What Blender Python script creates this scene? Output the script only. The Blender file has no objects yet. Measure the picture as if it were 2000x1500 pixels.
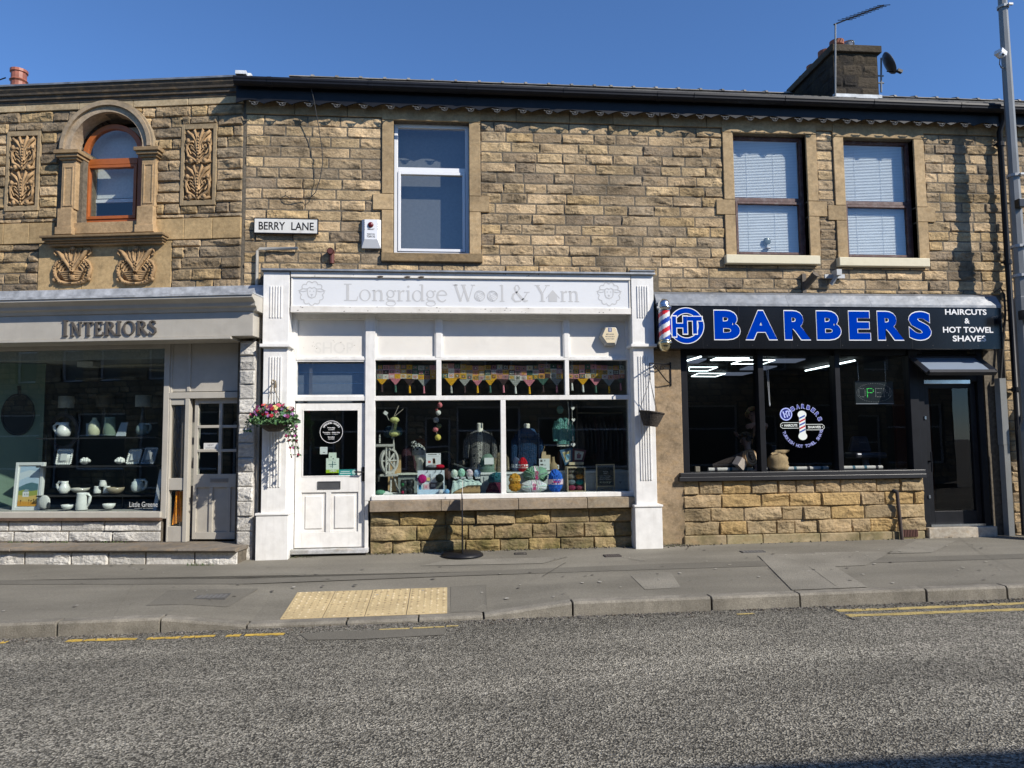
import bpy, math, random
import numpy as np
from math import sin, cos, pi, radians, degrees, atan2, sqrt, hypot
from mathutils import Matrix, Vector
SC = bpy.context.scene
COL = SC.collection
# ------------------------------------------------------------------ camera, sky, sun, exposure
FPX, PITCH, ROLL, YAW, BEND = 1395.846, 7.56414e-2, -9.50076e-3, 8.91195e-2, -0.1540617
CAM = np.array([2.94494, -10.40219, 1.52294])
_cp, _sp, _c, _s = cos(PITCH), sin(PITCH), cos(ROLL), sin(ROLL)
_RZ = np.array([[cos(-YAW), -sin(-YAW), 0], [sin(-YAW), cos(-YAW), 0], [0, 0, 1]])
RT, UP, FW = (_RZ @ np.array(v) for v in ([_c, -_s*_sp, _s*_cp], [-_s, -_c*_sp, _c*_cp], [0, _cp, _sp]))
cd = bpy.data.cameras.new('camera'); cam = bpy.data.objects.new('camera', cd); COL.objects.link(cam)
cd.sensor_fit = 'HORIZONTAL'; cd.sensor_width = 36; cd.lens = FPX/2000*36
cd.clip_start = .05; cd.clip_end = 2000
cam.matrix_world = Matrix(((RT[0], UP[0], -FW[0], CAM[0]), (RT[1], UP[1], -FW[1], CAM[1]), (RT[2], UP[2], -FW[2], CAM[2]), (0, 0, 0, 1)))
SC.camera = cam
SUN = Vector((1.15, -1.0, 1.15)).normalized()
W = bpy.data.worlds.new('World'); SC.world = W; W.use_nodes = True
_n = W.node_tree.nodes; _sky = _n.new('ShaderNodeTexSky'); _sky.sky_type = 'NISHITA'; _sky.sun_disc = False
_sky.sun_elevation = math.asin(SUN.z); _sky.sun_rotation = atan2(SUN.x, SUN.y)
_sky.altitude = 100; _sky.air_density = .92; _sky.dust_density = 0; _sky.ozone_density = 10
W.node_tree.links.new(_sky.outputs[0], _n['Background'].inputs[0]); _n['Background'].inputs[1].default_value = .13
sl = bpy.data.lights.new('sun', 'SUN'); sl.energy = 4.7; sl.angle = radians(.5); sl.color = (1, .94, .85)
so = bpy.data.objects.new('sun', sl); COL.objects.link(so)
so.rotation_euler = SUN.to_track_quat('Z', 'Y').to_euler(); so.location = (20, -20, 20)
SC.view_settings.view_transform = 'Standard'; SC.view_settings.look = 'None'
SC.view_settings.exposure = .4; SC.view_settings.gamma = 1
SC.cycles.max_bounces = 6; SC.cycles.transparent_max_bounces = 12
# ------------------------------------------------------------------ measuring helpers (photo pixel -> point on a facade plane)
def ray(px, py): return (px-1000)/FPX*RT-(py-750)/FPX*UP+FW
LD = np.array([cos(BEND), sin(BEND), 0]); LN = np.array([sin(BEND), -cos(BEND), 0])
def M(px, py, d=0):
    q = ray(px, py); p = CAM+(-d-CAM[1])/q[1]*q; return float(p[0]), float(p[2])
def L(px, py, d=0):
    q = ray(px, py); p = CAM+(d-CAM@LN)/(q@LN)*q; return float(p@LD), float(p[2])
def zpav(x, y): return -.10+.006*x+.022*y
def zroad(x, y): return -.30+.006*x+.012*(-abs(y+7.5)+4.4)
def pavpt(px, py):
    q = ray(px, py); a = -.10+.006*CAM[0]+.022*CAM[1]-CAM[2]
    p = CAM+a/(q[2]-.006*q[0]-.022*q[1])*q
    for _ in range(8): p = CAM+(zp2(p[0], p[1])-CAM[2])/q[2]*q
    return p
def roadpt(px, py):
    q = ray(px, py); return CAM+(-.29+.006*CAM[0]-CAM[2])/(q[2]-.006*q[0])*q
rnd = random.Random(7)
# ------------------------------------------------------------------ mesh collector
class MB:
    def __init__(s): s.V = []; s.F = []; s.C = []; s.n = 0
    def add(s, v, f, c=(.5, .5, .5)):
        v = np.asarray(v, float).reshape(-1, 3); s.V.append(v)
        if isinstance(f, np.ndarray): f = f.tolist()
        k = s.n; s.F += [[i+k for i in q] for q in f]; s.C += [tuple(c[:3])]*len(f); s.n += len(v); return s
    def box(s, x0, x1, y0, y1, z0, z1, c=(.5, .5, .5)):
        return s.add([(x0,y0,z0),(x1,y0,z0),(x1,y1,z0),(x0,y1,z0),(x0,y0,z1),(x1,y0,z1),(x1,y1,z1),(x0,y1,z1)],
                     [(0,3,2,1),(4,5,6,7),(0,1,5,4),(1,2,6,5),(2,3,7,6),(3,0,4,7)], c)
    def cbox(s, cx, cy, cz, sx, sy, sz, c=(.5, .5, .5), rz=0, ry=0, rx=0):
        m = Matrix.Rotation(rz, 3, 'Z') @ Matrix.Rotation(ry, 3, 'Y') @ Matrix.Rotation(rx, 3, 'X')
        P = [m @ Vector((a*sx/2, b*sy/2, e*sz/2)) + Vector((cx, cy, cz)) for e in (-1, 1) for a, b in ((-1,-1),(1,-1),(1,1),(-1,1))]
        return s.add([tuple(p) for p in P], [(0,3,2,1),(4,5,6,7),(0,1,5,4),(1,2,6,5),(2,3,7,6),(3,0,4,7)], c)
    def prism(s, poly, a0, a1, c=(.5, .5, .5), ax='y'):
        # poly of 2-D points extruded along an axis: y -> (u,a,v), x -> (a,u,v), z -> (u,v,a)
        put = {'y': lambda u, v, a: (u, a, v), 'x': lambda u, v, a: (a, u, v), 'z': lambda u, v, a: (u, v, a)}[ax]
        n = len(poly); v = [put(u, w, a0) for u, w in poly]+[put(u, w, a1) for u, w in poly]
        return s.add(v, [list(range(n)), list(range(2*n-1, n-1, -1))]+[(i, i+n, (i+1) % n+n, (i+1) % n) for i in range(n)], c)
    def tube(s, pts, r, n=8, c=(.5, .5, .5), cap=True):
        pts = [Vector(p) for p in pts]; R = r if isinstance(r, (list, tuple)) else [r]*len(pts); v = []; f = []
        for i, p in enumerate(pts):
            t = (pts[min(i+1, len(pts)-1)]-pts[max(i-1, 0)])
            t = t.normalized() if t.length > 1e-9 else Vector((0, 0, 1))
            a = Vector((0, 0, 1)) if abs(t.z) < .9 else Vector((0, 1, 0))
            u = t.cross(a).normalized(); w = t.cross(u)
            v += [tuple(p+R[i]*(cos(2*pi*k/n)*u+sin(2*pi*k/n)*w)) for k in range(n)]
        for i in range(len(pts)-1):
            f += [(i*n+k, i*n+(k+1) % n, (i+1)*n+(k+1) % n, (i+1)*n+k) for k in range(n)]
        if cap: f += [list(range(n)), [(len(pts)-1)*n+k for k in range(n)][::-1]]
        return s.add(v, f, c)
    def lathe(s, prof, cx, cy, cz, n=20, c=(.5, .5, .5), m=None):
        v = []; f = []
        for r, z in prof:
            for k in range(n):
                p = Vector((r*cos(2*pi*k/n), r*sin(2*pi*k/n), z))
                if m: p = m @ p
                v.append((p.x+cx, p.y+cy, p.z+cz))
        for i in range(len(prof)-1):
            f += [(i*n+k, i*n+(k+1) % n, (i+1)*n+(k+1) % n, (i+1)*n+k) for k in range(n)]
        return s.add(v, f, c)
    def ell(s, cx, cy, cz, rx, ry, rz, c=(.5, .5, .5), nu=16, nv=10, wob=0, tw=0):
        prof = []; v = []; f = []
        for j in range(nv+1):
            th = pi*j/nv
            for k in range(nu):
                ph = 2*pi*k/nu+tw*th
                w = 1+wob*(sin(5*ph+3*th+cx*40)*.5+sin(9*ph-4*th+cz*31)*.5)
                v.append((cx+w*rx*sin(th)*cos(ph), cy+w*ry*sin(th)*sin(ph), cz-w*rz*cos(th)))
        for j in range(nv):
            f += [(j*nu+k, j*nu+(k+1) % nu, (j+1)*nu+(k+1) % nu, (j+1)*nu+k) for k in range(nu)]
        return s.add(v, f, c)
    def rib(s, pts, w, y, th=0, c=(.5, .5, .5)):
        # flat stroke of varying width in the x-z plane, facing the street
        W_ = list(w) if isinstance(w, (list, tuple)) else [w]*len(pts); n = len(pts); lo = []; hi = []
        for i, (x, z) in enumerate(pts):
            a, b = pts[max(i-1, 0)], pts[min(i+1, n-1)]; dx, dz = b[0]-a[0], b[1]-a[1]; l = hypot(dx, dz) or 1
            k = 1.0
            if 0 < i < n-1:
                d1 = (x-a[0], z-a[1]); d2 = (b[0]-x, b[1]-z); l1 = hypot(*d1) or 1; l2 = hypot(*d2) or 1
                cs = max(-.6, min(1, (d1[0]*d2[0]+d1[1]*d2[1])/l1/l2)); k = 1/max(.7, sqrt((1+cs)/2))
            ox, oz = -dz/l*W_[i]/2*k, dx/l*W_[i]/2*k; lo.append((x+ox, z+oz)); hi.append((x-ox, z-oz))
        v = [(a, y, b) for a, b in lo]+[(a, y, b) for a, b in hi]
        f = [(i, i+1, n+i+1, n+i) for i in range(n-1)]
        if th:
            m = 2*n; v += [(a, y+th, b) for a, _, b in v]
            f += [(i, i+m, i+1+m, i+1) for i in range(n-1)]+[(n+i, n+i+1, n+i+1+m, n+i+m) for i in range(n-1)]
            f += [(0, n, n+m, m), (n-1, n-1+m, 2*n-1+m, 2*n-1)]
        return s.add(v, f, c)
    def ring(s, cx, cz, rx, rz, tx, tz, y, th=0, c=(.5, .5, .5), a0=0, a1=2*pi, n=32):
        # ring whose thickness is tx at the sides and tz at top and bottom
        full = abs(a1-a0-2*pi) < 1e-6; k = n if full else n+1; v = []
        for i in range(k):
            a = a0+(a1-a0)*i/n; v += [(cx+rx*cos(a), y, cz+rz*sin(a)), (cx+(rx-tx)*cos(a), y, cz+(rz-tz)*sin(a))]
        q = [(2*i, 2*((i+1) % k), 2*((i+1) % k)+1, 2*i+1) for i in range(n)]
        if th:
            m = len(v); v += [(a, y+th, b) for a, _, b in v]
            q += [(2*i, 2*i+m, 2*((i+1) % k)+m, 2*((i+1) % k)) for i in range(n)]+[(2*i+1, 2*((i+1) % k)+1, 2*((i+1) % k)+1+m, 2*i+1+m) for i in range(n)]
        return s.add(v, q, c)
    def mesh(s, name, org=(0, 0, 0)):
        me = bpy.data.meshes.new(name); v = np.concatenate(s.V) if s.V else np.zeros((0, 3)); v = v-np.array(org)
        me.from_pydata(v.tolist(), [], s.F)
        a = me.color_attributes.new('Col', 'FLOAT_COLOR', 'CORNER'); lt = np.array([len(f) for f in s.F])
        c = np.ones((len(s.F), 4)); c[:, :3] = np.array(s.C); a.data.foreach_set('color', np.repeat(c, lt, 0).ravel().astype(np.float32))
        me.validate(); return me
ORG = {}
def _world(org, rz):
    c, s_ = cos(rz), sin(rz); return (org[0]*c-org[1]*s_, org[0]*s_+org[1]*c, org[2])
def tags(o, label, cat=None, group=None, kind=None):
    if label: o['label'] = label
    if cat: o['category'] = cat
    if group: o['group'] = group
    if kind: o['kind'] = kind
def T(name, label, cat, org, rz=0, group=None):
    o = bpy.data.objects.new(name, None); COL.objects.link(o); o.empty_display_size = .1
    o.location = _world(org, rz); o.rotation_euler = (0, 0, rz); ORG[o.name] = org; tags(o, label, cat, group); return o
def _fin(o, m, bevel, smooth):
    o.data.materials.append(m)
    if bevel:
        b = o.modifiers.new('bevel', 'BEVEL'); b.width = bevel; b.segments = 2; b.limit_method = 'ANGLE'; b.angle_limit = radians(40)
    if smooth: o.data.polygons.foreach_set('use_smooth', [True]*len(o.data.polygons))
def P(parent, name, mb, m, bevel=0, smooth=False, label=None, kind=None):
    org = ORG[parent.name]; o = bpy.data.objects.new(name, mb.mesh(name, org)); COL.objects.link(o); o.parent = parent
    ORG[o.name] = org; _fin(o, m, bevel, smooth); tags(o, label, None, None, kind); return o
def S(name, label, cat, mb, m, org, rz=0, group=None, bevel=0, smooth=False, kind=None):
    o = bpy.data.objects.new(name, mb.mesh(name, org)); COL.objects.link(o); o.location = _world(org, rz); o.rotation_euler = (0, 0, rz)
    ORG[o.name] = org; _fin(o, m, bevel, smooth); tags(o, label, cat, group, kind); return o
def ST(name, mb, m, bevel=0, kind='structure'):
    o = bpy.data.objects.new(name, mb.mesh(name)); COL.objects.link(o); _fin(o, m, bevel, False); o['kind'] = kind; return o
def dup(root, dloc, label):
    r = root.copy(); COL.objects.link(r); r.location = Vector(root.location)+Vector(dloc); r['label'] = label
    for ch in list(root.children):
        c = ch.copy(); COL.objects.link(c); c.parent = r
        for g in list(ch.children):
            e = g.copy(); COL.objects.link(e); e.parent = c
    return r
# ------------------------------------------------------------------ lettering
_TC = {}
def text2d(t, off=0.0):
    if (t, off) in _TC: return _TC[(t, off)]
    cu = bpy.data.curves.new('t', 'FONT'); cu.body = t; cu.size = 1; cu.offset = off; cu.resolution_u = 4
    o = bpy.data.objects.new('t', cu); COL.objects.link(o)
    me = bpy.data.meshes.new_from_object(o.evaluated_get(bpy.context.evaluated_depsgraph_get()))
    v = np.array([tuple(p.co) for p in me.vertices]).reshape(-1, 3)[:, :2]; f = [list(p.vertices) for p in me.polygons]
    bpy.data.objects.remove(o); bpy.data.curves.remove(cu); bpy.data.meshes.remove(me)
    _TC[(t, off)] = (v, f); return v, f
def text(mb, t, x0, x1, z0, z1, y, c, off=0.0, ang=0, cx=None, cz=None):
    """flat letters filling the rectangle x0..x1, z0..z1 on the plane y"""
    v, f = text2d(t, off)
    if len(v) == 0: return
    lo, hi = v.min(0), v.max(0); s = np.array([(x1-x0)/max(hi[0]-lo[0], 1e-6), (z1-z0)/max(hi[1]-lo[1], 1e-6)])
    p = (v-lo)*s+np.array([x0, z0])
    if ang:
        mx, mz = (x0+x1)/2, (z0+z1)/2; q = p-np.array([mx, mz]); p = np.stack([q[:, 0]*cos(ang)-q[:, 1]*sin(ang)+mx, q[:, 0]*sin(ang)+q[:, 1]*cos(ang)+mz], 1)
    mb.add(np.stack([p[:, 0], np.full(len(p), y), p[:, 1]], 1), f, c)
def arctext(mb, t, cx, cz, r, a0, a1, h, y, c, inward=False, off=0.0, wf=.8):
    n = len(t)
    for i, ch in enumerate(t):
        if ch == ' ': continue
        a = a0+(a1-a0)*(i+.5)/n; x, z = cx+r*cos(a), cz+r*sin(a); w = h*wf*(.4 if ch in 'I.-' else 1)
        text(mb, ch, x-w/2, x+w/2, z-h/2, z+h/2, y, c, off, a+pi/2 if inward else a-pi/2)
def serif(mb, t, x0, x1, zb, cap, y, c, th=0, sp=.03):
    """book-face letters built from thick and thin strokes"""
    G = {}
    sf = lambda a, b, z: ('r', [(a, z), (b, z)], .04)
    G['L'] = [('r', [(.19, .02), (.19, .99)], .14), sf(0, .4, .98), sf(0, .7, .02), ('r', [(.69, .0), (.76, .27)], [.05, .02])], .78
    G['o'] = [('o', .33, .33, .32, .345, .095, .035)], .68
    G['n'] = [('r', [(.14, 0), (.14, .64)], .1), ('r', [(.17, .48), (.27, .6), (.38, .63), (.49, .58), (.53, .44), (.53, 0)], [.03, .05, .07, .1, .1, .1]), sf(0, .28, .02), sf(.39, .68, .02), ('r', [(0, .6), (.15, .64)], .04)], .71
    G['g'] = [('o', .28, .43, .23, .23, .085, .04), ('r', [(.16, .24), (.1, .13), (.18, .05), (.42, .03), (.54, -.04)], [.04, .06, .08, .09, .08]), ('o', .3, -.14, .28, .16, .05, .04), ('r', [(.42, .56), (.5, .62), (.58, .6)], [.03, .05, .08])], .6
    G['r'] = [('r', [(.14, 0), (.14, .64)], .1), ('r', [(.17, .44), (.25, .57), (.34, .62), (.42, .58)], [.03, .05, .08, .11]), sf(0, .32, .02), ('r', [(0, .6), (.15, .64)], .04)], .47
    G['i'] = [('r', [(.14, 0), (.14, .64)], .1), sf(0, .28, .02), ('r', [(0, .6), (.15, .64)], .04), ('o', .14, .87, .065, .065, .064, .064)], .3
    G['d'] = [('o', .3, .32, .29, .335, .095, .035), ('r', [(.57, 0), (.57, 1.0)], .1), ('r', [(.42, .97), (.58, 1)], .04), ('r', [(.55, .04), (.7, .03)], .04)], .72
    G['e'] = [('r', [(.06, .38), (.54, .38)], .035), ('r', [(.3+.27*cos(a), .32+.33*sin(a)) for a in np.linspace(.18, 5.6, 24)], [.06+.035*abs(cos(a)) if 1.2 < a < 5 else .06 for a in np.linspace(.18, 5.6, 24)])], .6
    G['l'] = [('r', [(.14, 0), (.14, 1)], .1), sf(0, .28, .02), ('r', [(0, .96), (.15, 1)], .04)], .3
    G['W'] = [('r', [(.1, 1), (.42, 0)], .12), ('r', [(.42, .0), (.68, .9)], .035), ('r', [(.56, 1), (.88, 0)], .12), ('r', [(.88, 0), (1.17, 1)], .035), sf(-.05, .27, .98), sf(.45, .75, .98), sf(1.04, 1.3, .98)], 1.2
    G['Y'] = [('r', [(.1, 1), (.42, .45)], .12), ('r', [(.42, .45), (.74, 1)], .04), ('r', [(.42, .02), (.42, .48)], .12), sf(-.05, .28, .98), sf(.6, .9, .98), sf(.25, .6, .02)], .72
    G['&'] = [('r', [(.98, .55), (.8, .22), (.55, .02), (.25, .0), (.08, .2), (.14, .42), (.4, .6), (.52, .8), (.42, .97), (.3, .97), (.22, .82), (.32, .58), (.62, .2), (.85, .02), (1.0, .06)], [.04, .05, .06, .08, .11, .1, .05, .07, .04, .05, .08, .1, .13, .11, .04]), sf(.78, 1.1, .56)], 1.12
    G['B'] = [('o', .33, .33, .33, .33, .03, .03)]+[('r', [(.33+u*cos(q)-h*sin(q), .33+u*sin(q)+h*cos(q)) for u, h in ((-sqrt(.1-o*o), o), (0, o*1.35), (sqrt(.1-o*o), o))], .012) for q, os in ((.5, (-.2, -.12, -.04, .04)), (1.9, (.08, .15, .22)), (2.7, (-.22, -.15))) for o in os], .75
    G['H'] = [('r', [(.33, 0), (.33, .42)], .46), ('r', [(.33, .42), (.33, .62)], [.46, .1]), ('r', [(-.08, .2), (.33, .68), (.76, .2)], .035)], .78
    G['I'] = [('r', [(.16, .02), (.16, .98)], .14), sf(0, .32, .98), sf(0, .32, .02)], .36
    G['N'] = [('r', [(.12, .02), (.12, .98)], .05), ('r', [(.1, .98), (.68, .02)], .13), ('r', [(.68, .02), (.68, .98)], .05), sf(0, .26, .02), sf(.54, .82, .98), sf(-.04, .14, .98)], .84
    G['T'] = [('r', [(.36, .02), (.36, .96)], .14), ('r', [(.02, .96), (.7, .96)], .06), ('r', [(.03, .78), (.03, .98)], .04), ('r', [(.69, .78), (.69, .98)], .04), sf(.22, .5, .02)], .74
    G['E'] = [('r', [(.16, .02), (.16, .98)], .13), sf(0, .56, .97), sf(0, .6, .03), ('r', [(.16, .52), (.46, .52)], .05), ('r', [(.55, .78), (.55, .98)], .04), ('r', [(.6, .02), (.62, .24)], .04), ('r', [(.45, .42), (.45, .62)], .04)], .66
    G['R'] = [('r', [(.16, .02), (.16, .98)], .13), ('r', [(.16, .96), (.4, .95), (.55, .85), (.57, .7), (.48, .55), (.16, .49)], [.05, .06, .1, .12, .09, .05]), ('r', [(.34, .5), (.74, .03)], .13), sf(0, .3, .02), sf(0, .16, .97), sf(.64, .82, .02)], .78
    G['O'] = [('o', .45, .5, .44, .51, .13, .05)], .92
    G['S'] = [('r', [(.5, .8), (.44, .95), (.28, .98), (.1, .88), (.1, .68), (.3, .54), (.48, .4), (.52, .2), (.4, .04), (.2, .02), (.06, .2)], [.04, .05, .06, .1, .13, .14, .13, .1, .06, .05, .04])], .6
    G[' '] = [], .42
    small = {'n': .0}; x = 0; L_ = []
    for ch in t:
        k = 1.0
        if ch == '^': continue
        if ch.startswith('`'): continue
        L_.append((ch, x)); x += G[ch][1]+sp
    sc = (x1-x0)/x; j = 0
    for ch, ox in L_:
        for g in G[ch][0]:
            j += 1; yy = y-.00025*(j % 4)
            if g[0] == 'r':
                w = g[2]; w = [a*cap*1.12+.002 for a in w] if isinstance(w, list) else w*cap*1.12+.002
                mb.rib([(x0+(ox+a)*sc, zb+b*cap) for a, b in g[1]], w, yy, th, c)
            else: mb.ring(x0+(ox+g[1])*sc, zb+g[2]*cap, g[3]*sc, g[4]*cap, min(g[5], g[3]*.99)*sc, min(g[6], g[4]*.99)*cap, yy, th, c, n=28)
# ------------------------------------------------------------------ numpy noise
def _h(ix, iy, iz, s):
    n = (ix*374761393+iy*668265263+iz*1274126177+s*974711) & 0x7fffffff
    n = ((n ^ (n >> 13))*1274126177) & 0x7fffffff; return ((n ^ (n >> 16)) & 0xffff)/65535.0
def vnoise(x, y, z=0, s=0):
    x, y, z = np.asarray(x, float), np.asarray(y, float), np.asarray(z, float)+0*np.asarray(x, float)
    ix, iy, iz = (np.floor(a).astype(np.int64) for a in (x, y, z)); fx, fy, fz = x-ix, y-iy, z-iz
    fx, fy, fz = (a*a*(3-2*a) for a in (fx, fy, fz)); r = 0
    for a in (0, 1):
        for b in (0, 1):
            for c in (0, 1):
                r = r+_h(ix+a, iy+b, iz+c, s)*(fx if a else 1-fx)*(fy if b else 1-fy)*(fz if c else 1-fz)
    return r
# ------------------------------------------------------------------ materials
MATS = {}
def mat(name, col=None, rough=.6, streak=0, metal=0, var=.12, vs=6, bump=0, bs=60, emit=None, es=1, spec=.5, grime=0, gs=1.2, coat=0, gcol=(.05, .04, .03)):
    """procedural paint/stone/cloth: colour (or the mesh colour attribute) broken up by noise, fine bump, patches of grime"""
    if name in MATS: return MATS[name]
    m = bpy.data.materials.new(name); m.use_nodes = True; n, l = m.node_tree.nodes, m.node_tree.links; b = n['Principled BSDF']
    if col is None:
        a = n.new('ShaderNodeAttribute'); a.attribute_name = 'Col'; src = a.outputs['Color']
    else:
        a = n.new('ShaderNodeRGB'); a.outputs[0].default_value = (*col, 1); src = a.outputs[0]
    tc = n.new('ShaderNodeTexCoord'); co = tc.outputs['Object']
    if var:
        t = n.new('ShaderNodeTexNoise'); t.inputs['Scale'].default_value = vs; t.inputs['Detail'].default_value = 5; l.new(co, t.inputs['Vector'])
        r = n.new('ShaderNodeMapRange'); r.inputs[1].default_value = .3; r.inputs[2].default_value = .7; r.inputs[3].default_value = 1-var; r.inputs[4].default_value = 1+var
        l.new(t.outputs[0], r.inputs[0]); mx = n.new('ShaderNodeVectorMath'); mx.operation = 'SCALE'; l.new(src, mx.inputs[0]); l.new(r.outputs[0], mx.inputs['Scale']); src = mx.outputs[0]
    if grime:
        t = n.new('ShaderNodeTexNoise'); t.inputs['Scale'].default_value = gs; t.inputs['Detail'].default_value = 8; t.inputs['Roughness'].default_value = .65; l.new(co, t.inputs['Vector'])
        r = n.new('ShaderNodeMapRange'); r.inputs[1].default_value = .5; r.inputs[2].default_value = .72; r.inputs[3].default_value = 0; r.inputs[4].default_value = grime; l.new(t.outputs[0], r.inputs[0])
        mx = n.new('ShaderNodeMix'); mx.data_type = 'RGBA'; l.new(r.outputs[0], mx.inputs[0]); l.new(src, mx.inputs[6]); mx.inputs[7].default_value = (*gcol, 1); src = mx.outputs[2]
    if streak:
        mp = n.new('ShaderNodeMapping'); mp.inputs['Scale'].default_value = (9, 9, .7); l.new(co, mp.inputs[0]); t = n.new('ShaderNodeTexNoise'); t.inputs['Scale'].default_value = 1.6; t.inputs['Detail'].default_value = 7; t.inputs['Roughness'].default_value = .7; l.new(mp.outputs[0], t.inputs['Vector'])
        r = n.new('ShaderNodeMapRange'); r.inputs[1].default_value = .5; r.inputs[2].default_value = .75; r.inputs[3].default_value = 0; r.inputs[4].default_value = streak; l.new(t.outputs[0], r.inputs[0])
        mx = n.new('ShaderNodeMix'); mx.data_type = 'RGBA'; l.new(r.outputs[0], mx.inputs[0]); l.new(src, mx.inputs[6]); mx.inputs[7].default_value = (.36, .33, .28, 1); src = mx.outputs[2]
    l.new(src, b.inputs['Base Color']); b.inputs['Roughness'].default_value = rough; b.inputs['Metallic'].default_value = metal
    b.inputs['Specular IOR Level'].default_value = spec; b.inputs['Coat Weight'].default_value = coat
    if bump:
        t = n.new('ShaderNodeTexNoise'); t.inputs['Scale'].default_value = bs; t.inputs['Detail'].default_value = 4; l.new(co, t.inputs['Vector'])
        k = n.new('ShaderNodeBump'); k.inputs['Strength'].default_value = bump; k.inputs['Distance'].default_value = .01; l.new(t.outputs[0], k.inputs['Height']); l.new(k.outputs[0], b.inputs['Normal'])
    if emit: b.inputs['Emission Color'].default_value = (*emit, 1); b.inputs['Emission Strength'].default_value = es
    MATS[name] = m; return m
def glass(name, f0=.08, tint=(.9, .95, .93), frost=0):
    m = bpy.data.materials.new(name); m.use_nodes = True; n, l = m.node_tree.nodes, m.node_tree.links; n.remove(n['Principled BSDF'])
    g = n.new('ShaderNodeNewGeometry'); d = n.new('ShaderNodeVectorMath'); d.operation = 'DOT_PRODUCT'; l.new(g.outputs['Incoming'], d.inputs[0]); l.new(g.outputs['Normal'], d.inputs[1])
    ab = n.new('ShaderNodeMath'); ab.operation = 'ABSOLUTE'; l.new(d.outputs['Value'], ab.inputs[0])
    om = n.new('ShaderNodeMath'); om.operation = 'SUBTRACT'; om.inputs[0].default_value = 1; l.new(ab.outputs[0], om.inputs[1])
    pw = n.new('ShaderNodeMath'); pw.operation = 'POWER'; l.new(om.outputs[0], pw.inputs[0]); pw.inputs[1].default_value = 5
    ma = n.new('ShaderNodeMath'); ma.operation = 'MULTIPLY_ADD'; l.new(pw.outputs[0], ma.inputs[0]); ma.inputs[1].default_value = 1-f0; ma.inputs[2].default_value = f0
    t = n.new('ShaderNodeBsdfTransparent'); t.inputs[0].default_value = (*tint, 1)
    r = n.new('ShaderNodeBsdfGlossy'); r.inputs['Roughness'].default_value = .0
    tc = n.new('ShaderNodeTexCoord'); tx = n.new('ShaderNodeTexNoise'); tx.inputs['Scale'].default_value = 1.6; l.new(tc.outputs['Object'], tx.inputs['Vector'])
    bp = n.new('ShaderNodeBump'); bp.inputs['Strength'].default_value = .02 if not frost else .6; bp.inputs['Distance'].default_value = .02; l.new(tx.outputs[0], bp.inputs['Height']); l.new(bp.outputs[0], r.inputs['Normal'])
    if frost: tx.inputs['Scale'].default_value = 40
    x = n.new('ShaderNodeMixShader'); l.new(ma.outputs[0], x.inputs[0]); l.new(t.outputs[0], x.inputs[1]); l.new(r.outputs[0], x.inputs[2]); l.new(x.outputs[0], n['Material Output'].inputs[0]); return m
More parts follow.
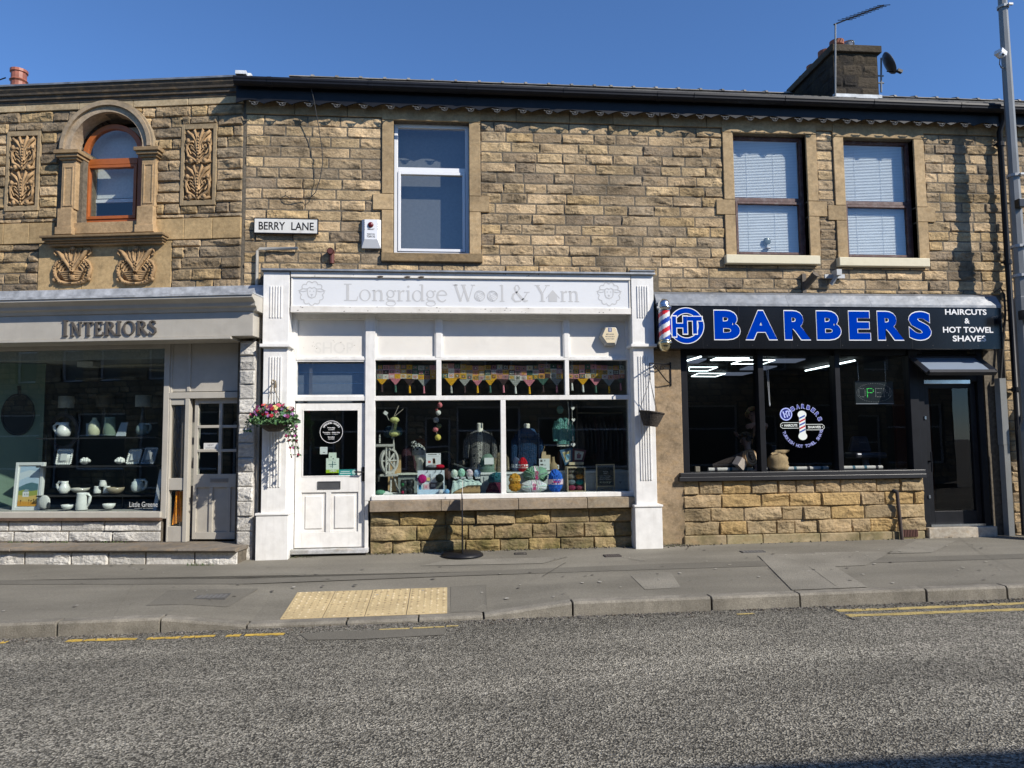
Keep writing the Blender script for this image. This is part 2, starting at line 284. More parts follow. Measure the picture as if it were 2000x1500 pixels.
def stone_mat(name, soot=.75, moss=.0, paint=False, smooth=False):
    m = bpy.data.materials.new(name); m.use_nodes = True; n, l = m.node_tree.nodes, m.node_tree.links; b = n['Principled BSDF']
    a = n.new('ShaderNodeAttribute'); a.attribute_name = 'Col'; tc = n.new('ShaderNodeTexCoord'); co = tc.outputs['Object']
    def noise(s, d=6, r=.6, st=None):
        t = n.new('ShaderNodeTexNoise'); t.inputs['Scale'].default_value = s; t.inputs['Detail'].default_value = d; t.inputs['Roughness'].default_value = r
        if st:
            mp = n.new('ShaderNodeMapping'); mp.inputs['Scale'].default_value = st; l.new(co, mp.inputs[0]); l.new(mp.outputs[0], t.inputs['Vector'])
        else: l.new(co, t.inputs['Vector'])
        return t.outputs[0]
    def rng(s, a0, a1, b0, b1):
        r = n.new('ShaderNodeMapRange'); l.new(s, r.inputs[0])
        for i, v in enumerate((a0, a1, b0, b1)): r.inputs[i+1].default_value = v
        return r.outputs[0]
    def mixc(f, s, col):
        x = n.new('ShaderNodeMix'); x.data_type = 'RGBA'; l.new(f, x.inputs[0]); l.new(s, x.inputs[6]); x.inputs[7].default_value = (*col, 1); return x.outputs[2]
    v = n.new('ShaderNodeVectorMath'); v.operation = 'SCALE'; l.new(a.outputs['Color'], v.inputs[0]); l.new(rng(noise(22), .3, .7, .8, 1.18), v.inputs['Scale']); src = v.outputs[0]
    v = n.new('ShaderNodeVectorMath'); v.operation = 'SCALE'; l.new(src, v.inputs[0]); l.new(rng(noise(160, 2), .25, .75, .8, 1.2), v.inputs['Scale']); src = v.outputs[0]
    if not paint: src = mixc(rng(noise(7, 6, .6, (1, 1, 2.2)), .5, .72, 0, .4), src, (.4, .26, .12))
    src = mixc(rng(noise(1.1, 9, .72, (1, 1, 1.5)), .44, .68, 0, soot), src, (.055, .043, .028))
    src = mixc(rng(noise(5, 7, .7), .53, .68, 0, soot*.85), src, (.07, .055, .036))
    if moss:
        sx = n.new('ShaderNodeSeparateXYZ'); l.new(co, sx.inputs[0]); z = rng(sx.outputs[2], -.1, .75, 1, 0)
        mm = n.new('ShaderNodeMath'); mm.operation = 'MULTIPLY'; l.new(z, mm.inputs[0]); l.new(rng(noise(4, 6), .4, .65, 0, moss), mm.inputs[1]); src = mixc(mm.outputs[0], src, (.07, .075, .02))
    l.new(src, b.inputs['Base Color']); b.inputs['Roughness'].default_value = .92; b.inputs['Specular IOR Level'].default_value = .15
    k = n.new('ShaderNodeBump'); k.inputs['Strength'].default_value = .25 if smooth else .7; k.inputs['Distance'].default_value = .014; l.new(noise(48, 7, .75), k.inputs['Height'])
    k2 = n.new('ShaderNodeBump'); k2.inputs['Strength'].default_value = .08 if smooth else .5; k2.inputs['Distance'].default_value = .03; l.new(noise(17, 4, .6, (1, 1, 1.6)), k2.inputs['Height']); l.new(k.outputs[0], k2.inputs['Normal']); l.new(k2.outputs[0], b.inputs['Normal'])
    return m
def ground_mat(name, cols, scales, patch=None, bumpd=.006, rough=.9, pos=None):
    m = bpy.data.materials.new(name); m.use_nodes = True; n, l = m.node_tree.nodes, m.node_tree.links; b = n['Principled BSDF']; tc = n.new('ShaderNodeTexCoord'); co = tc.outputs['Object']
    t = n.new('ShaderNodeTexVoronoi'); t.inputs['Scale'].default_value = scales[0]; l.new(co, t.inputs['Vector'])
    r = n.new('ShaderNodeValToRGB'); e = r.color_ramp.elements; e[0].color = (*cols[0], 1); e[1].color = (*cols[-1], 1)
    ps = pos or [i/(len(cols)-1) for i in range(len(cols))]
    e[0].position = ps[0]; e[1].position = ps[-1]
    for i in range(1, len(cols)-1): q = e.new(ps[i]); q.color = (*cols[i], 1)
    sp = n.new('ShaderNodeSeparateColor'); l.new(t.outputs['Color'], sp.inputs[0])
    nz = n.new('ShaderNodeTexNoise'); nz.inputs['Scale'].default_value = scales[0]*.5; nz.inputs['Detail'].default_value = 5; l.new(co, nz.inputs['Vector'])
    mx = n.new('ShaderNodeMath'); mx.operation = 'MULTIPLY_ADD'; l.new(sp.outputs[0], mx.inputs[0]); mx.inputs[1].default_value = .55; sb = n.new('ShaderNodeMath'); sb.operation = 'MULTIPLY'; l.new(nz.outputs[0], sb.inputs[0]); sb.inputs[1].default_value = .45; l.new(sb.outputs[0], mx.inputs[2]); l.new(mx.outputs[0], r.inputs[0]); src = r.outputs[0]
    for sc_, st, lo, hi in scales[1]:
        nz = n.new('ShaderNodeTexNoise'); nz.inputs['Scale'].default_value = sc_; nz.inputs['Detail'].default_value = 7; mp = n.new('ShaderNodeMapping'); mp.inputs['Scale'].default_value = st; l.new(co, mp.inputs[0]); l.new(mp.outputs[0], nz.inputs['Vector'])
        q = n.new('ShaderNodeMapRange'); q.inputs[1].default_value = .35; q.inputs[2].default_value = .65; q.inputs[3].default_value = lo; q.inputs[4].default_value = hi; l.new(nz.outputs[0], q.inputs[0])
        v = n.new('ShaderNodeVectorMath'); v.operation = 'SCALE'; l.new(src, v.inputs[0]); l.new(q.outputs[0], v.inputs['Scale']); src = v.outputs[0]
    l.new(src, b.inputs['Base Color']); b.inputs['Roughness'].default_value = rough; b.inputs['Specular IOR Level'].default_value = .25
    k = n.new('ShaderNodeBump'); k.inputs['Strength'].default_value = .9; k.inputs['Distance'].default_value = bumpd; l.new(t.outputs['Distance'], k.inputs['Height']); l.new(k.outputs[0], b.inputs['Normal']); return m
MW = mat('white_paint', (.76, .745, .71), .45, .2, var=.06, vs=9, bump=.12, bs=22, grime=.22, gs=4, gcol=(.4, .36, .3))
MSIGN = mat('sign_panel_white', (.70, .71, .715), .35, var=.03, vs=2)
MGREY = mat('warm_grey_paint', (.45, .42, .36), .45, .3, var=.06, vs=5, bump=.08, bs=25, grime=.2, gs=2, gcol=(.18, .16, .13))
MBLK = mat('black_frame', (.009, .0095, .012), .45, var=.2, bump=.03, spec=.25)
MBSIGN = mat('black_sign', (.006, .007, .009), .22, var=.3, vs=1.5)
MLEAD = mat('lead_sheet', (.17, .185, .205), .5, metal=.3, var=.22, vs=7, bump=.3, bs=14, grime=.4, gs=5, gcol=(.5, .5, .5))
MGUT = mat('black_gutter', (.008, .009, .013), .5, var=.2, spec=.2)
MVC = mat('coloured_matt', None, .8, var=.1, vs=30, bump=.15, bs=120)
MVS = mat('coloured_gloss', None, .3, var=.06, vs=20)
MYARN = mat('wool', None, .95, var=.2, vs=60, bump=1.0, bs=150, spec=.1)
MSTRAP = mat('dull_strap', (.4, .41, .41), .6, metal=.2)
def knit_mat():
    m = mat('cable_knit', None, .95, var=.15, vs=50, spec=.1); n, l = m.node_tree.nodes, m.node_tree.links; tc = n.new('ShaderNodeTexCoord'); w = n.new('ShaderNodeTexWave'); w.bands_direction = 'X'; w.inputs['Scale'].default_value = 11; w.inputs['Distortion'].default_value = 5; w.inputs['Detail'].default_value = 1; w.inputs['Detail Scale'].default_value = 6; l.new(tc.outputs['Object'], w.inputs['Vector'])
    k = n.new('ShaderNodeBump'); k.inputs['Strength'].default_value = 1; k.inputs['Distance'].default_value = .03; l.new(w.outputs['Fac'], k.inputs['Height']); l.new(k.outputs[0], n['Principled BSDF'].inputs['Normal']); return m
MKNIT = knit_mat()
MDRESS = stone_mat('dressed_stone', soot=.42, smooth=True)
MROCK = stone_mat('rock_faced_stone', soot=.8)
MROCKM = stone_mat('mossy_rock_faced_stone', soot=.6, moss=.75)
MROCKW = stone_mat('painted_stone', soot=.18, paint=True)
MMORT = mat('dark_mortar', (.12, .1, .072), .95, var=.4, vs=20, bump=.5)
MTERRA = mat('carved_terracotta', (.35, .225, .11), .9, var=.25, vs=14, bump=.4, bs=70, grime=.5, gs=5, gcol=(.1, .06, .03))
MDARK = mat('dark_interior', (.03, .032, .034), .9, var=.1)
MTXT = mat('lettering', None, .6, var=.02, spec=.15)
MPOLE = mat('galvanised_steel', (.2, .205, .2), .5, metal=.3, var=.1, vs=3, bump=.05)
MSTEEL = mat('bright_metal', (.6, .62, .64), .22, metal=1, var=.08)
MRUST = mat('rusty_iron', (.16, .05, .03), .8, var=.4, vs=30, bump=.4)
MSLATE = mat('slate', None, .75, var=.3, vs=9, bump=.4, bs=30)
MGLASS = glass('shop_glass', .125, (.86, .92, .9)); MGDBL = glass('double_glazing', .13, (.88, .92, .92)); MGBARB = glass('dim_shop_glass', .045, (.8, .82, .86)); MGMID = glass('reflecting_glazing', .14, (.88, .9, .9)); MFROST = glass('textured_glass', .12, (.6, .58, .55), 1)
# ------------------------------------------------------------------ ground
def sheet(xs, ys, zf, name, m, c=(.2, .2, .2), kind='structure', dz=0):
    mb = MB(); xs, ys = list(xs), list(ys); n = len(ys)
    mb.add([(x, y, zf(x, y)+dz) for x in xs for y in ys], [(i*n+j, (i+1)*n+j, (i+1)*n+j+1, i*n+j+1) for i in range(len(xs)-1) for j in range(n-1)], c)
    return ST(name, mb, m, 0, kind)
MROAD = ground_mat('worn_asphalt', [(.032, .03, .025), (.098, .09, .073), (.205, .19, .155), (.38, .355, .295)], (84, [(.8, (.06, 1.1, 1), .72, 1.3), (1.1, (.35, 1.6, 1), .82, 1.18), (.5, (1, 1, 1), .9, 1.1), (14, (1, 1, 1), .85, 1.15)]), pos=[.2, .42, .58, .85], bumpd=.012)
MPAVE = ground_mat('fine_asphalt', [(.135, .124, .1), (.178, .164, .133), (.216, .2, .163)], (150, [(1.3, (.4, 1.5, 1), .85, 1.14), (.6, (1, 1, 1), .9, 1.1), (40, (1, 1, 1), .93, 1.07)]), bumpd=.003)
MPATCH = ground_mat('patched_asphalt', [(.108, .1, .082), (.145, .134, .11), (.178, .166, .137)], (130, [(1.3, (1, 1, 1), .9, 1.1)]), bumpd=.003)
MPALE = ground_mat('pale_concrete', [(.16, .147, .119), (.205, .19, .156), (.25, .232, .193)], (95, [(1.6, (1, 1, 1), .85, 1.14)]), bumpd=.004)
MKERB = ground_mat('kerb_concrete', [(.15, .135, .11), (.21, .192, .158), (.27, .25, .208)], (110, [(2.0, (1, 1, 1), .8, 1.18), (9, (1, 1, 1), .86, 1.1)]), bumpd=.003)
MYEL = ground_mat('worn_yellow_paint', [(.16, .13, .07), (.5, .33, .06), (.58, .4, .09)], (60, [(9, (1, 1, 1), .8, 1.15)]), bumpd=.004)
MYOLD = ground_mat('faded_yellow_paint', [(.2, .17, .1), (.42, .32, .12), (.5, .38, .14)], (75, [(6, (1, 1, 1), .8, 1.15)]), bumpd=.006)
kerb_y = lambda x: -3.14+.006*x
sheet([-300, 300], [-300, 300], lambda x, y: -1.2, 'ground', MPATCH)
xs = np.linspace(-40, 50, 181)
sheet(xs, [-11.2, -9, -7.5, -6, -4.5, -3.6, -2.7], zroad, 'road', MROAD)
sheet(xs, [-13, -11.15], lambda x, y: zroad(x, y)+.13, 'opposite_pavement', MPAVE)
def drop(x):  # the dropped kerb at the crossing
    a, b = 1.0, 3.3; return max(0, min(1, (x-a+.8)/.8))*max(0, min(1, (b+.9-x)/.9))
mb = MB(); xx = np.linspace(-9, 17, 131); tt = [0, .06, .12, .2, .35, .5, .7, .85, 1]
zp2 = lambda x, y: zpav(x, y)-.095*drop(x)*max(0, min(1, (-y-1.9)/1.0))
pt = [(x, (kerb_y(x)+.14)*(1-t)+t*(3.2 if x < .2 else 1.0)) for x in xx for t in tt]
mb.add([(x, y, zp2(x, y)) for x, y in pt], [(i*9+j, (i+1)*9+j, (i+1)*9+j+1, i*9+j+1) for i in range(130) for j in range(8)])
ST('pavement', mb, MPAVE)
mb = MB(); x = -9.2; kr = random.Random(3); jt = MB()
while x < 17:
    w = next((k_ for k_ in (.2, 1.0, 1.95, 2.65, 3.3, 4.2, 5.65, 6.6, 8.0) if k_ > x+.01), 99)-x if -.05 < x < 7.9 else .92 if x > 0 else min(.94, .2-x); x1 = x+w-.012-.008*kr.random()
    j = kr.uniform(-.006, .006); P8 = []
    for xa in (x, x1):
        y0 = kerb_y(xa)+j; zt = zp2(xa, y0)+.004+j*.4; zb = zroad(xa, y0)-.15
        P8.append([(xa, y0, zb), (xa, y0+.004, zt-.022), (xa, y0+.022, zt), (xa, y0+.155, zt), (xa, y0+.155, zb)])
    v = P8[0]+P8[1]; mb.add(v, [(0, 1, 2, 3, 4), (9, 8, 7, 6, 5)]+[(i, i+5, (i+1) % 5+5, (i+1) % 5) for i in range(5)]); x += w
ST('kerb', mb, MKERB, .006)
def patch(name, pts, m, dz=.004, road=False):
    mb = MB(); P_ = [roadpt(*p) if road else pavpt(*p) for p in pts]
    if not road:
        for p in P_: p[1] = max(p[1], kerb_y(p[0])+.165)
    else:
        for p in P_: p[1] = min(p[1], kerb_y(p[0])-.03)
    zf = zroad if road else zp2
    c = sum(P_)/len(P_); n = len(P_); Q = [c]+P_
    R_ = []
    for i in range(n):
        for k in range(6): R_.append(P_[i]+(P_[(i+1) % n]-P_[i])*k/6)
    v = [(c[0], c[1], zf(c[0], c[1])+dz)]; rings = 5
    for q in range(1, rings+1):
        for p in R_:
            w = c+(p-c)*q/rings; v.append((w[0], w[1], zf(w[0], w[1])+dz))
    k = len(R_); f = [(0, 1+i, 1+(i+1) % k) for i in range(k)]
    for q in range(rings-1): f += [(1+q*k+i, 1+(q+1)*k+i, 1+(q+1)*k+(i+1) % k, 1+q*k+(i+1) % k) for i in range(k)]
    mb.add(v, f); return ST(name, mb, m)
patch('trench_patch', [(0, 1134), (480, 1131), (900, 1117), (1300, 1101), (2000, 1082), (2000, 1091), (1300, 1112), (900, 1125), (480, 1141), (0, 1142)], MPATCH)
patch('pavement_patch', [(285, 1183), (330, 1153), (505, 1150), (445, 1186)], MPATCH)
patch('pavement_patch', [(1232, 1125), (1255, 1118), (1310, 1118), (1330, 1148), (1260, 1152)], MPALE)
patch('pavement_patch', [(1480, 1085), (1590, 1082), (1700, 1150), (1550, 1155)], MPALE, .008)
patch('pavement_patch', [(1590, 1080), (1745, 1077), (1690, 1105), (1610, 1108)], MPALE, .006)
patch('pavement_patch', [(1790, 1056), (1870, 1056), (1820, 1080), (1730, 1082)], MPALE, .006)
patch('pavement_patch', [(870, 1095), (1110, 1088), (1060, 1101), (820, 1106)], MPALE, .006)
patch('pavement_patch', [(880, 1146), (950, 1142), (952, 1196), (880, 1199)], MPATCH, .004)
patch('road_patch', [(585, 1238), (660, 1232), (870, 1226), (868, 1240), (700, 1249), (600, 1250)], MPATCH, .005, True)
def strip(name, pts, w, m, road=True, dz=.004):
    mb = MB(); zf = zroad if road else zp2; v = []; r = random.Random(len(pts)+int(pts[0][0]))
    Q = [roadpt(*p) if road else pavpt(*p) for p in pts]; R_ = []
    for a, b in zip(Q, Q[1:]):
        k = max(2, int(np.linalg.norm(b-a)/.06)); R_ += [a+(b-a)*i/k for i in range(k)]
    R_.append(Q[-1])
    for p in R_:
        ww = w*r.uniform(.72, 1.1)/2; o = r.uniform(-.1, .1)*w
        v += [(p[0], p[1]-ww+o, zf(p[0], p[1])+dz), (p[0], p[1]+ww+o, zf(p[0], p[1])+dz)]
    mb.add(v, [(2*i, 2*i+2, 2*i+3, 2*i+1) for i in range(len(R_)-1)]); return ST(name, mb, m)
for a in ([(0, 1254), (14, 1253)], [(130, 1251), (162, 1250)], [(165, 1249.5), (267, 1247)], [(288, 1246), (352, 1244)], [(356, 1243.5), (420, 1241)], [(442, 1241), (470, 1240)], [(478, 1240), (556, 1237)]): strip('yellow_line', a, .085, MYEL)
for a in ([(740, 1229), (800, 1226.5)], [(806, 1226), (868, 1223)], [(872, 1222), (895, 1221)], [(1440, 1199), (1472, 1197)]): strip('yellow_line', a, .05, MYOLD)
strip('yellow_line', [(1635, 1192), (1800, 1186), (2040, 1175)], .1, MYOLD); strip('yellow_line', [(1655, 1202), (1800, 1197), (2040, 1188)], .1, MYOLD)
MTAR = mat('black_tar', (.008, .008, .009), .6, var=.3, bump=.4)
strip('tar_seam', [(1606, 1185), (1630, 1193), (1655, 1206), (1672, 1211)], .09, MTAR)
for a in ([(1105, 1100), (1060, 1127), (1090, 1180)], [(1385, 1062), (1440, 1086), (1500, 1110), (1520, 1130)], [(1525, 1085), (1580, 1108), (1632, 1146)], [(948, 1148), (951, 1192)], [(1230, 1093), (1260, 1097)], [(1350, 1064), (1340, 1075)]): strip('crack', a, .018, MTAR, False, .011)
mb = MB(); gm = random.Random(31)
for k in range(150):
    x, y = gm.uniform(-3, 11), gm.uniform(-2.9, -.25); r_ = gm.uniform(.008, .026); c = gm.choice([(.07, .065, .055), (.1, .09, .075), (.3, .28, .235), (.33, .31, .27)]); n_ = 9; q = [(x+r_*gm.uniform(.7, 1.2)*cos(2*pi*i/n_), y+r_*gm.uniform(.7, 1.2)*sin(2*pi*i/n_)) for i in range(n_)]
    mb.add([(a, b, zp2(a, b)+.011) for a, b in q], [list(range(n_))], c)
ST('gum_spots', mb, MVC, 0, 'stuff')
for a in ([(300, 1097), (262, 1140), (214, 1218)], [(1870, 1048), (1915, 1080), (1990, 1118)], [(700, 1090), (690, 1128), (683, 1150)]): strip('pavement_joint', a, .012, MPATCH, False, .009)
# gravel and dirt gathered along the kerb and the wall foot
mb = MB(); gr = random.Random(11)
for i in range(1500):
    x = gr.uniform(-2.2, 10); y = kerb_y(x)-abs(gr.gauss(0, .09))-.01; s_ = gr.uniform(.004, .011)
    mb.cbox(x, y, zroad(x, y)+s_*.4, s_*1.5, s_*1.2, s_, gr.choice([(.12, .11, .1), (.2, .18, .16), (.06, .055, .05), (.09, .07, .05)]), gr.random()*3, gr.random(), gr.random())
for i in range(700):
    if gr.random() < .55: x = gr.gauss(6.22, .18); y = -abs(gr.gauss(0, .07))-.0
    else: x = gr.uniform(1.7, 11); y = -abs(gr.gauss(0, .035))-.05
    s_ = gr.uniform(.005, .016); mb.cbox(x, y, zpav(x, y)+s_*.4, s_*1.6, s_*1.2, s_, gr.choice([(.1, .085, .06), (.05, .04, .03), (.07, .075, .03), (.16, .14, .11)]), gr.random()*3, gr.random(), gr.random())
ST('grit', mb, MVC, 0, 'stuff')
# tactile paving slabs with blisters
tx0, tx1, ty0, ty1 = 1.27, 2.93, -2.975, -2.15
t = T('tactile_paving', 'buff blister paving slabs set flush in the pavement at the dropped kerb', 'tactile paving', (2.07, -2.8, zp2(2.07, -2.8)))
MBUFF = ground_mat('buff_slab', [(.38, .29, .155), (.47, .365, .2), (.54, .43, .25)], (120, [(2.2, (1, 1, 1), .88, 1.1)]), bumpd=.002)
mb, bl = MB(), MB(); nx, ny = 4, 2; tr_ = random.Random(2)
for i in range(nx):
    for j in range(ny):
        xa, xb = tx0+(tx1-tx0)*i/nx+.004, tx0+(tx1-tx0)*(i+1)/nx-.004; ya, yb = ty0+(ty1-ty0)*j/ny+.004, ty0+(ty1-ty0)*(j+1)/ny-.004; dz = .005+tr_.uniform(0, .004)
        c4 = [(xa, ya), (xb, ya), (xb, yb), (xa, yb)]; sk = lambda x: x+.0*x
        c4 = [(x+.05*(y+2.77)*-.0, y) for x, y in c4]
        mb.add([(x, y, zp2(x, y)+dz) for x, y in c4]+[(x, y, zp2(x, y)-.03) for x, y in c4], [(0, 1, 2, 3)]+[(k, k+4, (k+1) % 4+4, (k+1) % 4) for k in range(4)])
        for a in range(6):
            for b in range(6):
                x = xa+(xb-xa)*(a+.5)/6; y = ya+(yb-ya)*(b+.5)/6; bl.lathe([(.017, 0), (.014, .005), (.007, .0075), (.0, .008)], x, y, zp2(x, y)+dz-.0005, 8, tr_.choice([(.3, .23, .125), (.36, .28, .15), (.46, .37, .21), (.56, .46, .29)]))
P(t, 'slab', mb, MBUFF, .002); P(t, 'blisters', bl, MVC, 0, True, kind='stuff')
def cover(lab, px, py, w, d, c):
    p = pavpt(px, py); t = T('access_cover', lab, 'access cover', (p[0], p[1], zp2(p[0], p[1])), group='covers in the pavement'); mb, g = MB(), MB(); z = zp2(p[0], p[1])+.012
    f_ = .012
    mb.box(p[0]-w/2-f_, p[0]+w/2+f_, p[1]-d/2-f_, p[1]-d/2, z-.05, z, c).box(p[0]-w/2-f_, p[0]+w/2+f_, p[1]+d/2, p[1]+d/2+f_, z-.05, z, c).box(p[0]-w/2-f_, p[0]-w/2, p[1]-d/2, p[1]+d/2, z-.05, z, c).box(p[0]+w/2, p[0]+w/2+f_, p[1]-d/2, p[1]+d/2, z-.05, z, c)
    g.box(p[0]-w/2, p[0]+w/2, p[1]-d/2, p[1]+d/2, z-.05, z-.005, c)
    for i in range(6): g.box(p[0]-w/2+w*(i+.2)/6, p[0]-w/2+w*(i+.8)/6, p[1]-d*.42, p[1]+d*.42, z-.005, z-.001, tuple(a*1.5 for a in c))
    P(t, 'frame', mb, MVC); P(t, 'lid', g, MVC)
cover('small ribbed grey cover set in the pavement left of the yellow slabs', 415, 1166, .3, .2, (.085, .083, .08))
cover('small dark cover in the pavement outside the right white pilaster', 1196, 1086, .2, .13, (.06, .05, .045))
cover('thin worn cover flush in the pavement before the barber stall wall', 1470, 1078, .3, .1, (.1, .095, .09))
cover('tiny dark cover in the pavement below the wool shop window', 1017, 1082, .14, .1, (.05, .045, .04))
# ------------------------------------------------------------------ rock-faced masonry
PAL = [(0.518, 0.379, 0.222), (0.472, 0.349, 0.2), (0.563, 0.413, 0.245), (0.418, 0.315, 0.193), (0.375, 0.282, 0.178), (0.495, 0.353, 0.183), (0.331, 0.259, 0.172), (0.528, 0.387, 0.217), (0.462, 0.348, 0.216), (0.286, 0.221, 0.149)]
PALW = [(.58, .555, .5), (.54, .515, .465), (.61, .585, .53)]
def stones(sink, x0, x1, zs, holes, seed, lmin=.28, lmax=.7, depth=.025, pal=PAL, step=.016, gap=.005, yo=0.0, dark=1.0):
    """courses of pitched-face blocks; sink(xc) says which collector takes a block"""
    r = random.Random(seed); g = np.random.RandomState(seed)
    def block(a, b, c, d):
        w, h = b-a-gap, d-c-gap
        if w < .03 or h < .03: return
        nx, nz = max(4, int(w/step)), max(4, int(h/step)); u = np.linspace(0, w, nx+1); v = np.linspace(0, h, nz+1); U, V_ = np.meshgrid(u, v, indexing='ij')
        H = np.full(U.shape, depth*g.uniform(.75, 1.15))
        for k in range(r.choice([3, 4, 5, 6])):
            sx, sz = g.normal(0, .10), g.normal(0, .22); p0, q0 = g.uniform(.1, .9)*w, g.uniform(.1, .9)*h
            H = np.minimum(H, depth*g.uniform(.75, 1.2)+sx*(U-p0)+sz*(V_-q0))
        sc = 1/.03; rg_ = np.abs(vnoise(U*sc*.4+seed, V_*sc*1.0, a*7.7+c, 11)-.5)*2; H = H+.009*(vnoise(U*sc+seed, V_*sc*1.3, a*9.1, 3)-.5)+.02*(vnoise(U*sc*.28, V_*sc*.5+seed, a*5.3+c, 5)-.5)-.006*np.clip(.22-rg_, 0, 1)/.22
        H = np.clip(H, depth*.16, depth*1.5)
        e = np.minimum(np.minimum(U, w-U), np.minimum(V_, h-V_)); k = np.clip(e/.013, 0, 1)**.45; H = H*k-.004*(1-k)
        jx, jz = (vnoise(U*30, V_*30, a*7, 8)-.5)*.01*(k), (vnoise(U*30, V_*30, c*7, 9)-.5)*.01*(k)
        vv = np.stack([a+gap/2+U+jx, yo-H, c+gap/2+V_+jz], -1).reshape(-1, 3)
        i, j = np.meshgrid(np.arange(nx), np.arange(nz), indexing='ij'); b0 = (i*(nz+1)+j).ravel(); q = np.stack([b0, b0+nz+1, b0+nz+2, b0+1], 1)
        cc = r.choice(pal); k2 = r.uniform(.86, 1.14)*dark; sink((a+b)/2).add(vv, q, tuple(x_*k2 for x_ in cc))
    def run(a, b, c, d):
        x = a
        first = r.uniform(.4, 1)
        while x < b-1e-6:
            w = r.uniform(lmin, lmax)*first; first = 1
            if b-(x+w) < lmin*.6: w = b-x if b-x < lmax*1.15 else (b-x)/2
            block(x, x+w, c, d); x += w
    def fill(x0, x1, c, d, holes):
        hs = sorted([h for h in holes if h[2] < d-.012 and h[3] > c+.012]); x = x0
        for h in hs:
            if h[0] > x+.03: run(x, min(h[0], x1), c, d)
            o_ = [g_ for g_ in holes if g_ is not h]
            if h[2] > c+.035: fill(max(h[0], x0), min(h[1], x1), c, h[2], o_)
            if h[3] < d-.035: fill(max(h[0], x0), min(h[1], x1), h[3], d, o_)
            x = max(x, h[1])
        if x < x1-.03: run(x, x1, c, d)
    for c, d in zip(zs, zs[1:]): fill(x0, x1, min(c, d), max(c, d), holes)
def core(mb, x0, x1, z0, z1, holes, y0, y1, c=(.05, .045, .035)):
    """wall body with real openings and reveals"""
    X = sorted({x0, x1, *[min(max(h[i], x0), x1) for h in holes for i in (0, 1)]}); Z = sorted({z0, z1, *[min(max(h[i], z0), z1) for h in holes for i in (2, 3)]})
    sol = lambda i, j: 0 <= i < len(X)-1 and 0 <= j < len(Z)-1 and not any(h[0] <= (X[i]+X[i+1])/2 <= h[1] and h[2] <= (Z[j]+Z[j+1])/2 <= h[3] for h in holes)
    for i in range(len(X)-1):
        for j in range(len(Z)-1):
            if not sol(i, j): continue
            a, b, p, q = X[i], X[i+1], Z[j], Z[j+1]
            mb.add([(a, y0, p), (b, y0, p), (b, y0, q), (a, y0, q)], [(0, 1, 2, 3)], c); mb.add([(a, y1, p), (b, y1, p), (b, y1, q), (a, y1, q)], [(3, 2, 1, 0)], c)
            for ok, e in ((sol(i-1, j), [(a, p), (a, q)]), (sol(i+1, j), [(b, q), (b, p)]), (sol(i, j-1), [(b, p), (a, p)]), (sol(i, j+1), [(a, q), (b, q)])):
                if not ok: mb.add([(e[0][0], y0, e[0][1]), (e[1][0], y0, e[1][1]), (e[1][0], y1, e[1][1]), (e[0][0], y1, e[0][1])], [(0, 1, 2, 3)], c)
def room(mb, x0, x1, y0, y1, z0, z1, cw, cf, cc):
    """inside faces of a shop interior, front left open"""
    mb.add([(x0, y1, z0), (x1, y1, z0), (x1, y1, z1), (x0, y1, z1)], [(0, 1, 2, 3)], cw)
    mb.add([(x0, y0, z0), (x0, y1, z0), (x0, y1, z1), (x0, y0, z1)], [(0, 1, 2, 3)], cw); mb.add([(x1, y0, z0), (x1, y1, z0), (x1, y1, z1), (x1, y0, z1)], [(3, 2, 1, 0)], cw)
    mb.add([(x0, y0, z0), (x1, y0, z0), (x1, y1, z0), (x0, y1, z0)], [(0, 1, 2, 3)], cf); mb.add([(x0, y0, z1), (x1, y0, z1), (x1, y1, z1), (x0, y1, z1)], [(3, 2, 1, 0)], cc)
def frame(mb, x0, x1, z0, z1, w, y0, y1, c, wb=None, wt=None):
    wb = wb or w; wt = wt or w
    mb.box(x0, x0+w, y0, y1, z0, z1, c); mb.box(x1-w, x1, y0, y1, z0, z1, c); mb.box(x0+w, x1-w, y0, y1, z0, z0+wb, c); mb.box(x0+w, x1-w, y0, y1, z1-wt, z1, c)
def pane(parent, x0, x1, z0, z1, y, m=None, name='pane'):
    return P(parent, name, MB().add([(x0, y, z0), (x1, y, z0), (x1, y, z1), (x0, y, z1)], [(0, 1, 2, 3)]), m or MGLASS)
STC = (.46, .335, .19)
# ------------------------------------------------------------------ wool shop and barber shop: one terrace wall, two buildings
XS, XE = 6.16, 15.5
WS = T('wool_shop_building', 'stone terrace building with a white painted wool shop front and one white upper window', 'shop building', (3.1, 0, 0))
BS = T('barber_shop_building', 'stone terrace building with a black barber shop front and two brown blinded upper windows', 'shop building', (9.0, 0, 0))
ztop = M(600, 227)[1]; zc = [ztop-.157*i for i in range(18)]
def rect(p0, p1, d=0, F=M):
    a, b = F(*p0, d), F(*p1, d); return min(a[0], b[0]), max(a[0], b[0]), min(a[1], b[1]), max(a[1], b[1])
w0x0, w0x1 = M(768.5, 370)[0], M(916.5, 370)[0]; w0z0, w0z1 = M(840, 496)[1], M(840, 238)[1]
wins = [(M(1434, 390)[0], M(1577, 390)[0], M(1510, 501)[1], M(1500, 262)[1]), (M(1650, 390)[0], M(1788, 390)[0], M(1720, 506)[1], M(1710, 271)[1])]
zsh = M(900, 536)[1]  # top of the shop fronts
zsh2 = M(1600, 574)[1]
ZT = M(1000, 200)[1]+.02
holes = [(w0x0-.17, w0x1+.17, w0z0-.14, ztop+.05)]+[(a-.17, b+.17, c-.14, ztop+.05) for a, b, c, e in wins]
holes += [(.27, XS-.06, -1, zsh), (XS-.06, M(1957, 630)[0], -1, zsh2)]
wallW, wallB = MB(), MB()
